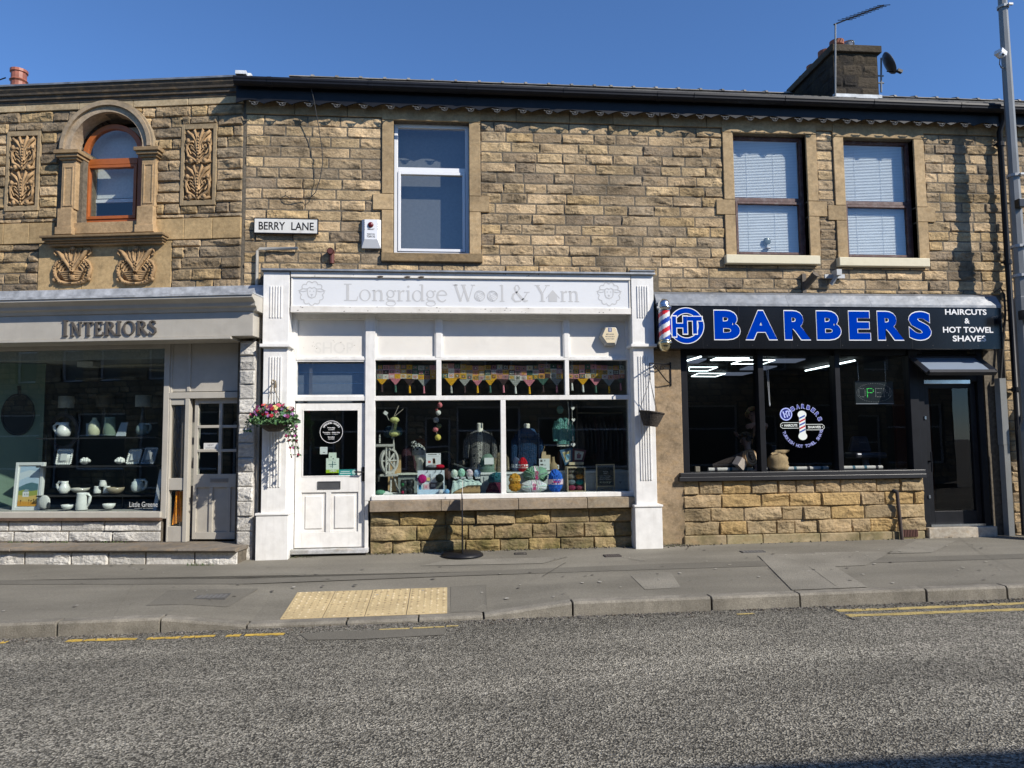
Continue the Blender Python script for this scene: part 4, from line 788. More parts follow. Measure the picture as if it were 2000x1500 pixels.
# door decals
yd = d0+.0185; WHT = (.78, .78, .78)
cx, cz = M(646.5, 843.5); R_ = X(669, 843)-cx; mb = MB(); mb.ring(cx, cz, R_, R_, .006, .006, yd, 0, WHT, n=48); arctext(mb, 'OPENING HOURS', cx, cz, R_*.80, pi*.84, pi*.16, R_*.17, yd, WHT, wf=.75, off=.015)
for i, (a, w, hgt) in enumerate((('Monday', .33, .13), ('CLOSED', .27, .10), ('Tuesday - Saturday', .76, .13), ('9.30am - 5.00pm', .58, .10), ('Sunday', .3, .13), ('CLOSED', .27, .10))):
    zz_ = cz+R_*(.36, .21, -.06, -.21, -.46, -.62)[i]; text(mb, a, cx-w*R_, cx+w*R_, zz_-hgt*R_*.5, zz_+hgt*R_*.5, yd, WHT, .02 if i % 2 == 0 else 0)
P(dr, 'opening_hours_lettering', mb, MTXT)
def poster(par, name, p0, p1, y, cols, lines=(), F=M, th=.002):
    mb = MB(); a, b = F(*p0, -y), F(*p1, -y); x0, x1, z0_, z1_ = min(a[0], b[0]), max(a[0], b[0]), min(a[1], b[1]), max(a[1], b[1])
    mb.box(x0, x1, y, y+th, z0_, z1_, cols)
    for u0, u1, v0, v1, c in lines: mb.box(x0+(x1-x0)*u0, x0+(x1-x0)*u1, y-.0008, y-.0002, z0_+(z1_-z0_)*v0, z0_+(z1_-z0_)*v1, c)
    if par is None: return mb, ((x0+x1)/2, y, z0_)
    return P(par, name, mb, MTXT)
poster(dr, 'note', (625, 873), (639.5, 887), d0+.024, (.7, .72, .72), [(.4, .7, .2, .3, (.15, .15, .15)), (.15, .85, .75, .8, (.5, .5, .5))])
poster(dr, 'note', (642, 884), (657, 899), d0+.0235, (.62, .7, .6), [(.25, .4, .4, .5, (.1, .1, .1)), (.5, .7, .15, .25, (.1, .1, .1))])
po = poster(dr, 'open_notice', (637, 895), (662, 923.5), d0+.026, (.66, .74, .66), [(0, 1, 0, .22, (.34, .5, .03)), (.47, .53, .35, .8, (.1, .2, .2)), (.2, .8, .55, .6, (.1, .2, .2)), (.3, .45, .4, .5, (.4, .45, .42)), (.58, .75, .66, .76, (.4, .45, .42))])
mb = MB(); text(mb, 'OPEN', X(643, 920), X(656, 920), Z(650, 922), Z(650, 918), d0+.0245, WHT, .03); P(dr, 'notice_lettering', mb, MTXT)
po = poster(dr, 'teal_sticker', (662, 917), (697, 929), d0+.0255, (.03, .3, .29), [(.1, .6, .6, .75, (.6, .7, .7)), (.06, .66, .3, .45, (.6, .7, .7))])
mb = MB(); q = M(691, 922.5); mb.ring(q[0], q[1], .034, .034, .0339, .0339, d0+.0243, 0, (.5, .66, .63), n=20); P(dr, 'sticker_disc', mb, MTXT)
# stone sill and stall riser
mb = MB(); x = c0-.06; rs = random.Random(4); ez = zs0-.065
for w in (1.0, 1.1, 1.0, .9):
    xe = min(x+w, sx1+.02); cc = (.30, .245, .18); mb.box(x+.003, xe-.003, -.14, .1, ez-.155, ez-.004, tuple(a*rs.uniform(.98, 1.02) for a in cc)); x = xe
P(SF, 'stone_sill', mb, stone_mat('smooth_sill_stone', .4, smooth=True), .008)
mb = MB(); rz = [ez-.155-.008, ez-.37, ez-.58, ez-.79, -.3]; stones(lambda x: mb, c0-.06, sx1+.02, rz, [], 33, .3, .7, .05, [(.37, .275, .15), (.32, .24, .13), (.4, .305, .17), (.28, .22, .12), (.35, .255, .115)], yo=-.01)
P(SF, 'stall_riser', mb, MROCKM); mb = MB(); mb.box(c0-.06, sx1+.03, -.004, .12, -.4, ez-.1); P(SF, 'riser_core', mb, MMORT)
# interior
mb = MB(); room(mb, .5, XS-.25, .1, 5.5, -.02, 3.25, (.13, .15, .15), (.16, .14, .12), (.2, .2, .2)); rm = P(SF, 'shop_interior', mb, MVC)
mb = MB(); mb.box(c0-.05, c1+.02, .1, 1.1, -.01, zs0-.01, (.5, .52, .52)); P(SF, 'display_base', mb, MVC)
mb = MB()
for x, y in ((1.9, 2.2), (3.6, 2.4), (3.5, 3.4), (5.3, 2.3), (1.9, 3.4)): mb.box(x-.35, x+.35, y-.06, y+.06, 3.16, 3.19, (.7, .75, .78))
P(SF, 'ceiling_strip_light', mb, mat('lit_tube', (.8, .85, .9), .4, emit=(.7, .85, 1), es=.55))
# alarm boxes
a = rect((706, 427), (743, 483), .1); t = T('alarm_box', 'white slatted burglar alarm box with red lamp on the stone beside the window', 'alarm box', ((a[0]+a[1])/2, 0, a[2])); x0, x1, z0_, z1_ = a; zm = z0_+.28*(z1_-z0_)
mb = MB(); v = [(x0, 0, z0_), (x1, 0, z0_), (x1, 0, z1_), (x0, 0, z1_), (x0+.045, -.1, zm), (x1-.045, -.1, zm), (x1-.045, -.1, z1_-.01), (x0+.045, -.1, z1_-.01), (x0, -.05, z0_), (x1, -.05, z0_), (x1, -.05, z1_), (x0, -.05, z1_)]
mb.add(v, [(4, 5, 6, 7), (8, 9, 5, 4), (9, 10, 6, 5), (11, 8, 4, 7), (10, 11, 7, 6), (0, 1, 9, 8), (1, 2, 10, 9), (3, 0, 8, 11), (2, 3, 11, 10)]); P(t, 'case', mb, MUPVC)
mb = MB(); mb.ell((x0+x1)/2-.005, -.1, z1_-.09, .042, .03, .042, (.12, .01, .012)); P(t, 'lamp', mb, MVS, 0, True)
mb = MB()
for k in range(5):
    for s_ in (-1, 1):
        xx_ = (x0+x1)/2+s_*.098; mb.cbox(xx_, -.083+.0, z1_-.07-.025*k, .045, .012, .009, (.1, .1, .1), s_*.9, s_*.5)
xm = (x0+x1)/2; text(mb, 'SMART', xm-.05, xm+.05, zm+.135, zm+.158, -.1008, (.03, .03, .03), .03); text(mb, 'PRESTON', xm-.055, xm+.055, zm+.065, zm+.085, -.1008, (.03, .03, .03), .03); text(mb, '728132', xm-.06, xm+.06, zm+.025, zm+.055, -.1008, (.03, .03, .03), .03)
P(t, 'markings', mb, MVC)
cx, cz = M(1191.5, 654, .1); t = T('alarm_box', 'hexagonal cream and grey alarm box on the white panel below the fascia', 'alarm box', (cx, 0, cz-.17)); hexa = lambda s_: [(cx+s_*a, cz+s_*b) for a, b in ((-.15, -.02), (-.08, .13), (.1, .14), (.155, .0), (.09, -.15), (-.06, -.15))]
mb = MB(); A, B = hexa(1), hexa(.8); v = [(a, .02, b) for a, b in A]+[(a, -.06, b) for a, b in A]+[(a, -.1, b) for a, b in B]; mb.add(v, [(i, i+6, (i+1) % 6+6, (i+1) % 6) for i in range(6)]+[(i+6, i+12, (i+1) % 6+12, (i+1) % 6+6) for i in range(6)]+[tuple(range(12, 18))], (.42, .42, .4)); P(t, 'case', mb, MVC)
mb = MB(); mb.prism([(a, b) for a, b in hexa(.78)], -.103, -.1005, (.68, .58, .4)); mb.cbox(cx, -.104, cz+.075, .05, .002, .06, (.06, .1, .25)); mb.cbox(cx, -.1052, cz+.075, .014, .002, .05, (.6, .6, .6))
for k, s_ in enumerate(('MIDLANDS', 'FIRE & SECURITY', '01772 718291')): text(mb, s_, cx-.06-.012*(k == 1), cx+.06+.012*(k == 1), cz-.0-.035*k, cz+.018-.035*k, -.1036, (.1, .1, .12), .02)
P(t, 'front_plate', mb, MTXT)
# street name plate
a = rect((497, 426), (621, 457), .06); t = T('street_sign', 'white street name plate reading Berry Lane fixed to the stone wall', 'street sign', ((a[0]+a[1])/2, -.06, a[2])); mb = MB(); mb.box(a[0], a[1], -.07, -.045, a[2], a[3]); P(t, 'plate', mb, mat('enamel_white', (.66, .65, .6), .4, var=.04, grime=.35, gs=8, gcol=(.3, .25, .18)), .004)
mb = MB(); frame(mb, a[0]-.006, a[1]+.006, a[2]-.006, a[3]+.006, .012, -.074, -.045, WC); P(t, 'border', mb, MBLK); mb = MB(); xk = a[1]-a[0]; zk = (a[2]+a[3])/2
for s_, u0, u1 in (('BERRY', .07, .485), ('LANE', .58, .935)):
    v, f = text2d(s_, .012); text(mb, s_, a[0]+xk*u0, a[0]+xk*u1, zk-.062, zk+.055, -.0706, (.02, .02, .022), .018)
P(t, 'lettering', mb, MTXT)
# loose cable on the wall
mb = MB(); pp = [M(*q, d) for q, d in zip(((606, 165), (613, 195), (622, 245), (629, 290), (630, 320), (625, 350), (616, 376), (606, 386), (585, 387), (565, 386), (558, 382), (557, 376), (562, 374)), (.24, .22, .16, .14, .13, .12, .1, .08, .07, .07, .07, .07, .07))]; dd = (.24, .22, .16, .14, .13, .12, .1, .08, .07, .07, .07, .07, .07)
mb.tube([(p[0], -d, p[1]) for p, d in zip(pp, dd)], .006, 6, (.03, .03, .03)); S('loose_cable', 'loose dark cable looping down the stone from the gutter', 'cable', mb, MVC, (pp[5][0], -.1, pp[5][1]))
# swing forecourt sign seen edge-on
xb_ = M(903, 1080, .35)[0]; zg_ = zpav(xb_, -.36); ab = T('forecourt_sign', 'thin black forecourt sign seen edge-on on a round base by the stall wall', 'forecourt sign', (xb_, -.36, zg_))
mb = MB(); mb.lathe([(0, 0), (.29, 0), (.29, .02), (.25, .05), (.1, .065), (0, .065)], xb_, -.36, zg_, 32); P(ab, 'base', mb, MBLK, 0, True)
zt_ = Z(908, 962, .25); mb = MB(); mb.prism([(-.54, zg_+.06), (-.54, zg_+.5), (-.5, zg_+.62), (-.42, zg_+.73), (-.28, zt_-.02), (-.16, zt_), (-.16, zg_+.06)], xb_-.008, xb_+.008, ax='x'); P(ab, 'board', mb, MBLK)
mb = MB(); mb.tube([(xb_, -.36, zt_-.1), (xb_+.005, -.3, zt_), (xb_+.01, -.27, zt_+.17)], .004, 6, (.6, .55, .5)); P(ab, 'tie', mb, MVC)
# ------------------------------------------------------------------ barber shop front (black)
BF = BS; BD = .30
bx0, bx1 = X(1283, 640, BD), X(1957, 640, BD); bz0, bz1 = Z(1600, 681.5, BD), Z(1600, 598, BD); bzt = Z(1600, 573, .03)
mb = MB(); mb.box(bx0, bx1, -BD, .02, bz0, bz1); sg = P(BF, 'sign_box', mb, MBSIGN, .004)
ps = MB()
for px in (1372, 1443, 1545, 1640, 1780, 1880):
    x = X(px, 640, BD); ps.box(x-.003, x+.003, -BD-.002, -BD+.01, bz0+.01, bz1-.01)
for px in range(1380, 1950, 88):
    for z in (bz0+.05, bz1+.005): ps.ell(X(px, 640, BD), -BD, z, .008, .006, .008, (.3, .3, .3), 6, 4)
P(sg, 'panel_joint', ps, MBLK)
mb = MB(); q = [(.0, bzt), (-.12, bzt-.02), (-.22, bzt-.07), (-BD-.012, bz1+.03), (-BD-.014, bz1-.008), (-BD+.0, bz1-.008), (-BD+.0, bz1+.02), (-.05, bz1+.02)]
xl = bx0
for w in (2.0, 1.3, 1.1, 3):
    xe = min(xl+w, bx1); mb.prism(q, xl+.001, xe-.001, ax='x'); xl = xe
P(BF, 'lead_canopy', mb, MLEAD)
yb = -BD-.004; BLU = (.0, .036, .36); MBLU = mat('blue_vinyl', None, .8, var=.02, spec=.0); WH2 = (.8, .8, .8)
lt, lo_ = MB(), MB()
edges = [(1394, 1447), (1452, 1519), (1534, 1590), (1605, 1654), (1660, 1704), (1714, 1766), (1772, 1819)]
edges = [(1394, 1446), (1455, 1518), (1531, 1583), (1594, 1643), (1657, 1700), (1713, 1765), (1774, 1819)]
BZ0, BZ1 = 665, 606
for k, (ch_, (a, b)) in enumerate(zip('BARBERS', edges)):
    x0, x1 = X(a, 636, BD), X(b, 636, BD); u = .009
    text(lo_, ch_, x0, x1, Z(1600, BZ0-.0, BD), Z(1600, BZ1, BD), yb+.001, WH2, .06); 
    text(lt, ch_, x0+u, x1-u, Z(1600, BZ0-2, BD), Z(1600, BZ1+2, BD), yb-.0015, BLU, .046)
P(sg, 'letter_outline', lo_, MTXT); P(sg, 'lettering', lt, MBLU)
lg, lw = MB(), MB(); cx, cz = M(1340.5, 636, BD); R_ = X(1375.5, 636, BD)-cx
lw.ring(cx, cz, R_, R_, .095, .095, yb+.001, 0, WH2, n=56); lg.ring(cx, cz, R_-.012, R_-.012, .071, .071, yb-.0015, 0, BLU, n=56)
def bars(L_, w, y, c, mb):
    for k, (a, b) in enumerate(L_): mb.rib([(cx+a[0]*R_, cz+a[1]*R_), (cx+b[0]*R_, cz+b[1]*R_)], w*R_, y-.0003*k, 0, c)
HT = [((-.68, .5), (-.68, -.6)), ((-.07, .5), (-.07, -.44)), ((-.68, .0), (-.07, .0)), ((.47, .42), (.47, -.44)), ((.05, .38), (.86, .38))]
e_ = [((a[0]+(.06*(1 if a[0] > b[0] else -1) if a[1] == b[1] else 0), a[1]+(.06 if a[1] > b[1] else 0)), (b[0]+(.06*(1 if b[0] > a[0] else -1) if a[1] == b[1] else 0), b[1]-(.06 if a[1] > b[1] else 0))) for a, b in HT]
bars(e_, .31, yb-.0018, WH2, lw); bars(HT, .22, yb-.0036, BLU, lg)
P(sg, 'emblem_outline', lw, MTXT); P(sg, 'emblem', lg, MBLU)
sm = MB()
for s_, a, b, c, d in (('HAIRCUTS', 1847, 1928, 615, 604), ('&', 1884, 1894, 632, 621.5), ('HOT TOWEL', 1841, 1939, 650, 638.5), ('SHAVES', 1859, 1924, 667, 655.5)): text(sm, s_, X(a, 636, BD), X(b, 636, BD), Z(1890, c, BD), Z(1890, d, BD), yb, WH2, .022)
P(sg, 'service_lettering', sm, MTXT)
# stone post at left, stall wall
mb = MB(); sx = X(1281, 850, 0), X(1320, 850, .05); mb.box(qx1-.1, X(1335, 900, .05), -.05, .2, -.2, bz0+.3, (.33, .245, .155)); P(BF, 'stone_post', mb, stone_mat('stained_smooth_stone', .7, .3, smooth=True), .01)
wz0, wz1 = Z(1550, 920), bz0+.05; fxl, fxr = X(1321, 800), X(1797, 930)
sz = Z(1560, 936)
mb = MB(); stones(lambda x: mb, X(1333, 1000), X(1803, 990), [sz, sz-.205, sz-.40, sz-.60, sz-.80, -.30], [], 51, .28, .62, .05, [(.43, .315, .18), (.39, .29, .165), (.46, .345, .205), (.35, .265, .155), (.44, .3, .135)], yo=-.03)
P(BF, 'stall_riser', mb, stone_mat('golden_rock_faced_stone', .45, .25)); mb = MB(); mb.box(X(1333, 1000), X(1803, 990), -.025, .2, -.4, sz-.01); P(BF, 'riser_core', mb, MMORT)
mb = MB(); r = random.Random(8); x = X(1333, 1040)
while x < X(1800, 1040): w = r.uniform(.5, 1.1); mb.box(x+.004, min(x+w, X(1800, 1040))-.004, -.085, 0, -.2, .07, tuple(a*r.uniform(.9, .93) for a in (.4, .32, .19))); x += w
P(BF, 'plinth_course', mb, stone_mat('mossy_plinth', .45, .5, smooth=True), .012)
# black frame
mb = MB(); mx = [X(1479, 800), X(1490, 800), X(1629, 800), X(1639, 800), X(1775, 800), X(1786, 800)]; gl = X(1343, 800)
mb.box(fxl, gl, -.03, .1, wz0-.05, wz1); mb.box(mx[0], mx[1], -.07, .09, wz0-.02, wz1); mb.box(mx[2], mx[3], -.07, .09, wz0-.02, wz1); mb.box(mx[4], mx[5]+.05, -.05, .1, wz0-.05, wz1)
mb.box(gl, mx[5], -.02, .1, Z(1550, 694), wz1+.05); P(BF, 'frame', mb, MBLK, .006)
mb = MB(); mb.box(fxl, mx[5]+.05, -.12, .1, wz0-.06, wz0); mb.box(fxl-.02, fxr+.02, -.13, .1, sz, wz0-.06); P(BF, 'window_sill', mb, mat('dark_grey_frame', (.018, .018, .02), .4), .006)
for a, b in ((gl, mx[0]), (mx[1], mx[2]), (mx[3], mx[4])): wp = pane(BF, a, b, wz0, Z(1550, 694), .03, MGBARB)
# door with open toplight
dx0, dx1 = X(1799, 850), X(1922, 850); ty = Z(1860, 733); dzb = Z(1860, 1024)
mb = MB(); mb.box(mx[5]+.05, dx0+.07, -.02, .1, dzb-.03, wz1); mb.box(dx1-.08, dx1+.02, -.02, .1, dzb-.03, wz1); mb.box(dx0+.07, dx1-.08, -.02, .1, ty-.1, ty); P(BF, 'door_frame', mb, MBLK, .005)
mb = MB(); a0, a1 = dx0+.08, dx1-.09; frame(mb, a0, a1, dzb, ty-.11, .09, .02, .07, WC, wb=.2); bdr = P(BF, 'door', mb, MBLK, .004); pane(bdr, a0+.09, a1-.09, dzb+.2, ty-.2, .045, MGBARB)
mb = MB(); mb.tube([(a0+.045, -.03, .95), (a0+.045, -.03, 1.25)], .012, 8); mb.box(a0+.03, a0+.06, -.03, .03, 1.1, 1.12); P(bdr, 'door_handle', mb, MBLK)
mb = MB()
for z in (.55, 1.75): mb.box(a0-.03, a0-.0, -.035, .0, z, z+.05)
P(bdr, 'hinge', mb, MSTEEL); mb = MB(); mb.box(a0-.01, a1+.01, -.03, .05, dzb-.03, dzb+.005); P(bdr, 'threshold', mb, MSTEEL)
mb = MB(); mb.box(dx0-.02, dx1+.05, -.1, .3, -.2, dzb-.035, (.5, .45, .37)); P(BF, 'doorstep', mb, MDRESS, .01)
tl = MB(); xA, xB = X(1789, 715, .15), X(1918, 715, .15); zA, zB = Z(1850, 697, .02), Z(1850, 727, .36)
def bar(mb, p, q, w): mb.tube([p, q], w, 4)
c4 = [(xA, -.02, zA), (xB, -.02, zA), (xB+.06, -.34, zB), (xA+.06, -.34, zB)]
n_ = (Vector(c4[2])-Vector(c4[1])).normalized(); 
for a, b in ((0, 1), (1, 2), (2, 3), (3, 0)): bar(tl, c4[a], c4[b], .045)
tlo = P(BF, 'toplight', tl, mat('dark_alloy', (.06, .06, .062), .35, metal=.3)); P(tlo, 'pane', MB().add([tuple(Vector(p)+Vector((0, 0, .004))) for p in c4], [(0, 1, 2, 3)]), mat('sky_toned_frosted_glass', (.2, .24, .3), .3, var=.03))  # frosted pane, its blue-grey colour standing in for the reflected sky
mb = MB(); mb.box(dx0+.07, dx1-.2, -.03, .02, Z(1850, 750), Z(1850, 742)); P(BF, 'door_closer', mb, MSTEEL, .004)
# interior
mb = MB(); room(mb, fxl+.1, dx1+.2, .1, 6, dzb, wz1+.12, (.012, .012, .014), (.02, .016, .014), (.018, .018, .022)); P(BF, 'shop_interior', mb, MVC)
mb = MB(); mb.box(fxl+.1, mx[5], .1, .34, 0, wz0-.005, (.02, .02, .02)); P(BF, 'window_board', mb, MVC)
mb = MB(); mb.box(a0+.3, a1+.1, 1.2, 1.26, dzb, 2.3, (.085, .028, .015)); mb.box(a1-.25, a1-.22, 1.15, 1.2, dzb, 2.3, (.12, .05, .03)); P(BF, 'inner_door', mb, MVS)
MLIT = mat('lit_white', (.9, .95, .95), .4, emit=(.85, 1, .97), es=3.5)
zc_ = wz1+.07
def cpt(zx, zy, zc__=zc_):
    q = ray(1320+zx*.17333, 680+zy*.17333); k = (zc__-CAM[2])/q[2]; p = CAM+k*q; return (p[0], p[1], zc__)
def lamp(pts, close=True, w=.009):
    Q = [cpt(*p) for p in pts]; mb = MB(); Q2 = Q+[Q[0]] if close else Q
    for a, b in zip(Q2, Q2[1:]): mb.tube([a, b], w, 4)
    return mb, Q[0]
hexes = [[(150, 215), (470, 215), (360, 255), (150, 255)], [(175, 318), (255, 284), (560, 286), (450, 320)], [(390, 136), (460, 110), (825, 112), (760, 132)], [(625, 177), (760, 132), (1115, 134), (990, 176)]]
for k, hx_ in enumerate(hexes):
    mb, o_ = lamp(hx_); m2_, _ = lamp([hx_[0], hx_[2]], False); 
    S('ceiling_light', ['lit hexagonal outline lamp on the barber ceiling at the window corner', 'lit hexagonal outline lamp on the barber ceiling, lowest of the four', 'lit hexagonal outline lamp on the barber ceiling, topmost and left of the post', 'lit hexagonal outline lamp on the barber ceiling behind the window post'][k], 'ceiling light', mb, MLIT, o_, 0, 'hexagonal lamps on the barber ceiling')
for k, (a, b) in enumerate((((130, 140), (285, 95)), ((708, 420), (1065, 345)))):
    mb, o_ = lamp([a, b], False, .016); S('strip_light', ['short lit strip lamp at the top left of the barber window', 'long lit strip lamp running back across the barber ceiling'][k], 'strip light', mb, MLIT, o_, 0, 'strip lamps in the barber shop')
q_ = [(1585-1320)/.17333, (724-680)/.17333]
mb, o_ = lamp([((1573-1320)/.17333, (724-680)/.17333), ((1670-1320)/.17333, (704-680)/.17333)], False, .016); S('strip_light', 'lit strip lamp seen through the middle barber pane above the round emblem', 'strip light', mb, MLIT, o_, 0, 'strip lamps in the barber shop')
MTILE = mat('pale_ceiling_tile', (.3, .33, .38), .6, emit=(.5, .6, .8), es=.16)
for k, q4 in enumerate(([(130, 172), (250, 172), (345, 130), (130, 130)], [(720, 248), (1015, 248), (1140, 210), (820, 210)], [(535, 310), (745, 310), (865, 282), (560, 282)], [(285, 362), (550, 362), (625, 340), (380, 340)], [(1060, 168), (1345, 168), (1460, 130), (1120, 130)])):
    Q = [cpt(*p, zc_+.02) for p in q4]; mb = MB(); mb.add(Q+[(a, b, c+.02) for a, b, c in Q], [(0, 1, 2, 3), (4, 5, 6, 7), (0, 1, 5, 4), (1, 2, 6, 5), (2, 3, 7, 6), (3, 0, 4, 7)])
    S('ceiling_panel', ['dim ceiling light panel at the left edge of the barber window', 'dim ceiling light panel crossing behind the window post', 'dim ceiling light panel just right of the lowest hexagon lamp', 'dim ceiling light panel furthest back and lowest in the barber window', 'dim ceiling light panel at the top of the middle barber pane'][k], 'light panel', mb, MTILE, Q[0], 0, 'dim panels on the barber ceiling')
# round window emblem
ed = MB(); cx, cz = M(1569, 832); Re = X(1612, 832)-cx; ye = .0285; LB = (.3, .34, .75); W3 = (.72, .76, .72)
for ch_, dz_, cc, of in (('o', .0004, W3, .05), ('i', 0, (.02, .03, .3), .02)): arctext(ed, 'BARBERS', cx, cz, Re*.86, pi*.70, pi*.07, Re*.2 if ch_ == 'o' else Re*.165, ye-(.0 if ch_ == 'o' else .0006), (.55, .6, .9) if ch_ == 'o' else cc, off=of, wf=.85)
arctext(ed, 'TURKISH HOT TOWEL SHAVE', cx, cz, Re*.88, pi*1.08, pi*1.95, Re*.14, ye, (.35, .38, .72), True, wf=.72, off=.01)
ec, ez_ = cx-.72*Re, cz+.52*Re; ed.ring(ec, ez_, Re*.28, Re*.28, Re*.05, Re*.05, ye, 0, (.4, .46, .85), n=28); ed.ring(ec, ez_, Re*.215, Re*.215, Re*.214, Re*.214, ye+.0003, 0, (.02, .03, .22), n=24)
for a, b in (((-.14, .12), (-.05, -.16)), ((.0, .14), (.06, -.14)), ((-.1, .0), (.05, .02)), ((.02, .13), (.18, .13)), ((.12, .13), (.14, -.08))): ed.rib([(ec+a[0]*Re, ez_+a[1]*Re), (ec+b[0]*Re, ez_+b[1]*Re)], .05*Re, ye-.0006, 0, (.5, .56, .9))
hb = lambda x: cz+.05*Re-(x-cx)*.04
for s_ in (-1, 1):
    x0, x1 = cx+s_*.17*Re, cx+s_*.9*Re; z = cz-.01*Re-s_*.04*Re
    ed.rib([(x0, z+.12*Re), (x1, z+.12*Re), (x1+s_*.09*Re, z+.05*Re), (x1+s_*.09*Re, z-.05*Re), (x1, z-.12*Re), (x0, z-.12*Re)], .02*Re, ye, 0, W3)
    text(ed, 'HAIRCUTS' if s_ < 0 else 'SHAVES', min(x0, x1)+(.08 if s_ < 0 else .08)*Re, max(x0, x1)-.06*Re, z-.055*Re, z+.055*Re, ye, W3, .03); ed.ring(x1+s_*.01*Re, z, .025*Re, .025*Re, .024*Re, .024*Re, ye, 0, W3, n=8)
ed.box(cx-.14*Re, cx+.14*Re, ye-.0008, ye-.0002, cz-.36*Re, cz+.42*Re, W3)
for za in (.5, -.44):
    ed.ring(cx, cz+za*Re, .2*Re, .17*Re, .199*Re, .169*Re, ye-.0012, 0, W3, n=24)
for k, cc in enumerate(((.03, .09, .35), (.5, .03, .05), (.03, .09, .35), (.5, .03, .05), (.03, .09, .35))):
    z = cz+(-.3+.15*k)*Re; ed.add([(cx-.13*Re, ye-.0018, z), (cx+.13*Re, ye-.0018, z+.12*Re), (cx+.13*Re, ye-.0018, z+.19*Re), (cx-.13*Re, ye-.0018, z+.07*Re)], [(0, 1, 2, 3)], cc)
P(BF, 'window_emblem', ed, MTXT)
# open sign hanging by chains
a = rect((1669, 745), (1745, 789), -.12); t = T('open_sign', 'dot-lit open sign hanging on two chains behind the right barber pane', 'open sign', ((a[0]+a[1])/2, .12, a[2])); mb = MB(); mb.box(a[0], a[1], .11, .15, a[2], a[3], (.018, .025, .025)); mb.box(a[0], a[1], .108, .112, a[2], a[2]+.012, (.3, .32, .32)); P(t, 'panel', mb, MVS)
GLED = mat('green_led', (.02, .3, .05), .4, emit=(.1, 1, .15), es=1.0); WLED = mat('unlit_led', (.75, .76, .66), .4, var=0)
xm, zm, aw, ah = (a[0]+a[1])/2, (a[2]+a[3])/2, (a[1]-a[0])/2, (a[3]-a[2])/2; g1_, g2_ = MB(), MB()
for k in range(46): t_ = 2*pi*k/46; g2_.cbox(xm+aw*.93*cos(t_), .108, zm+ah*.82*sin(t_), .005, .004, .005)
L5 = {'O': '01110 10001 10001 10001 10001 10001 01110', 'P': '11110 10001 10001 11110 10000 10000 10000', 'E': '11111 10000 10000 11110 10000 10000 11111', 'N': '10001 11001 11001 10101 10011 10011 10001'}
for k, ch_ in enumerate('OPEN'):
    for j, row in enumerate(L5[ch_].split()):
        for i, b in enumerate(row):
            if b == '1': (g1_ if ch_ == 'P' else g2_).cbox(xm+aw*(-.82+.44*k+.08*i), .107, zm+ah*(.36-.12*j), .009 if ch_ == 'P' else .007, .004, .009 if ch_ == 'P' else .007)
P(t, 'lit_letter', g1_, GLED); P(t, 'dots', g2_, WLED)
for u, px in ((.12, 1676), (.8, 1729)):
    mb = MB(); x = X(px, 720, -.12)
    for k in range(14): z = a[3]+.022*k; mb.ring(x, z+.011, .006, .013, .003, .003, .125, .003, n=8)
    P(t, 'chain', mb, MSTEEL)
# objects on the barber window board
def bz(zx, zy): return 1320+zx*.17333, 680+zy*.17333
zw = wz0; pl = M(*bz(365, 1380), -.2); pr = M(1723, 917, -.2)
for k, (xa_, xb__) in enumerate(((pl[0], mx[0]-.02), (mx[1]+.03, mx[2]-.03), (mx[3]+.02, pr[0]))):
    mb = MB(); n = max(2, int((xb__-xa_)/.18)); L_ = (xb__-xa_)
    mb.tube([(xa_, .2, zw+.03), (xb__, .2, zw+.03)], .028, 12, (.62, .6, .5))
    for i in range(n):
        x = xa_+L_*(i+.5)/n; w = .022
        mb.tube([(x-w, .2, zw+.03), (x+w, .2, zw+.03)], .0295, 12, (.05, .14, .17) if i % 3 else (.02, .02, .025))
    S('striped_pole', ['cream pole with teal stripes lying on the barber sill, left of the post', 'cream pole with teal stripes lying on the barber sill under the emblem', 'plain cream pole with dark bands lying on the barber sill at right'][k], 'pole', mb, MVC, (xa_, .2, zw), 0, 'cream poles along the barber sill')
p = M(*bz(243, 1390), -.2); mb = MB(); mb.cbox(p[0], .2, zw+.04, .07, .05, .08, (.3, .26, .18)); S('wooden_block', 'small wooden block on the barber sill in the bottom left corner', 'block', mb, MVC, (p[0], .2, zw), bevel=.005)
# sawn log
p0, p1 = M(*bz(420, 1330), -.35), M(*bz(830, 1200), -.2); t = T('sawn_log', 'dark log with pale ringed sawn end leaning on the barber window sill', 'log', (p1[0], .25, zw)); A = Vector((p0[0], .34, zw+.06)); B = Vector((p1[0], .18, p1[1]-.02)); mb = MB(); mb.tube([A, A+(B-A)*.5, B], [.05, .075, .11], 12, (.05, .038, .03)); P(t, 'bark', mb, mat('bark', (.05, .038, .028), .95, var=.4, vs=25, bump=.8))
d = (B-A).normalized(); m_ = d.to_track_quat('Z', 'Y').to_matrix(); m_ = Matrix(((.9, 0, .1), (0, .55, 0), (.25, -.83, .5))).to_3x3() if False else Vector((.35, -.85, .2)).to_track_quat('Z', 'Y').to_matrix()
mb = MB()
for k in range(6): r1, r0 = .13-.021*k, .13-.021*(k+1); mb.lathe([(r1, .002*k), (r0, .002*k)], B.x+.0, B.y-.06, B.z-.02, 16, (.64, .47, .28) if k % 2 else (.38, .23, .1), m_)
mb.lathe([(.13, -.12), (.13, 0)], B.x, B.y-.06, B.z-.02, 16, (.4, .26, .13), m_); P(t, 'sawn_end', mb, MVC)
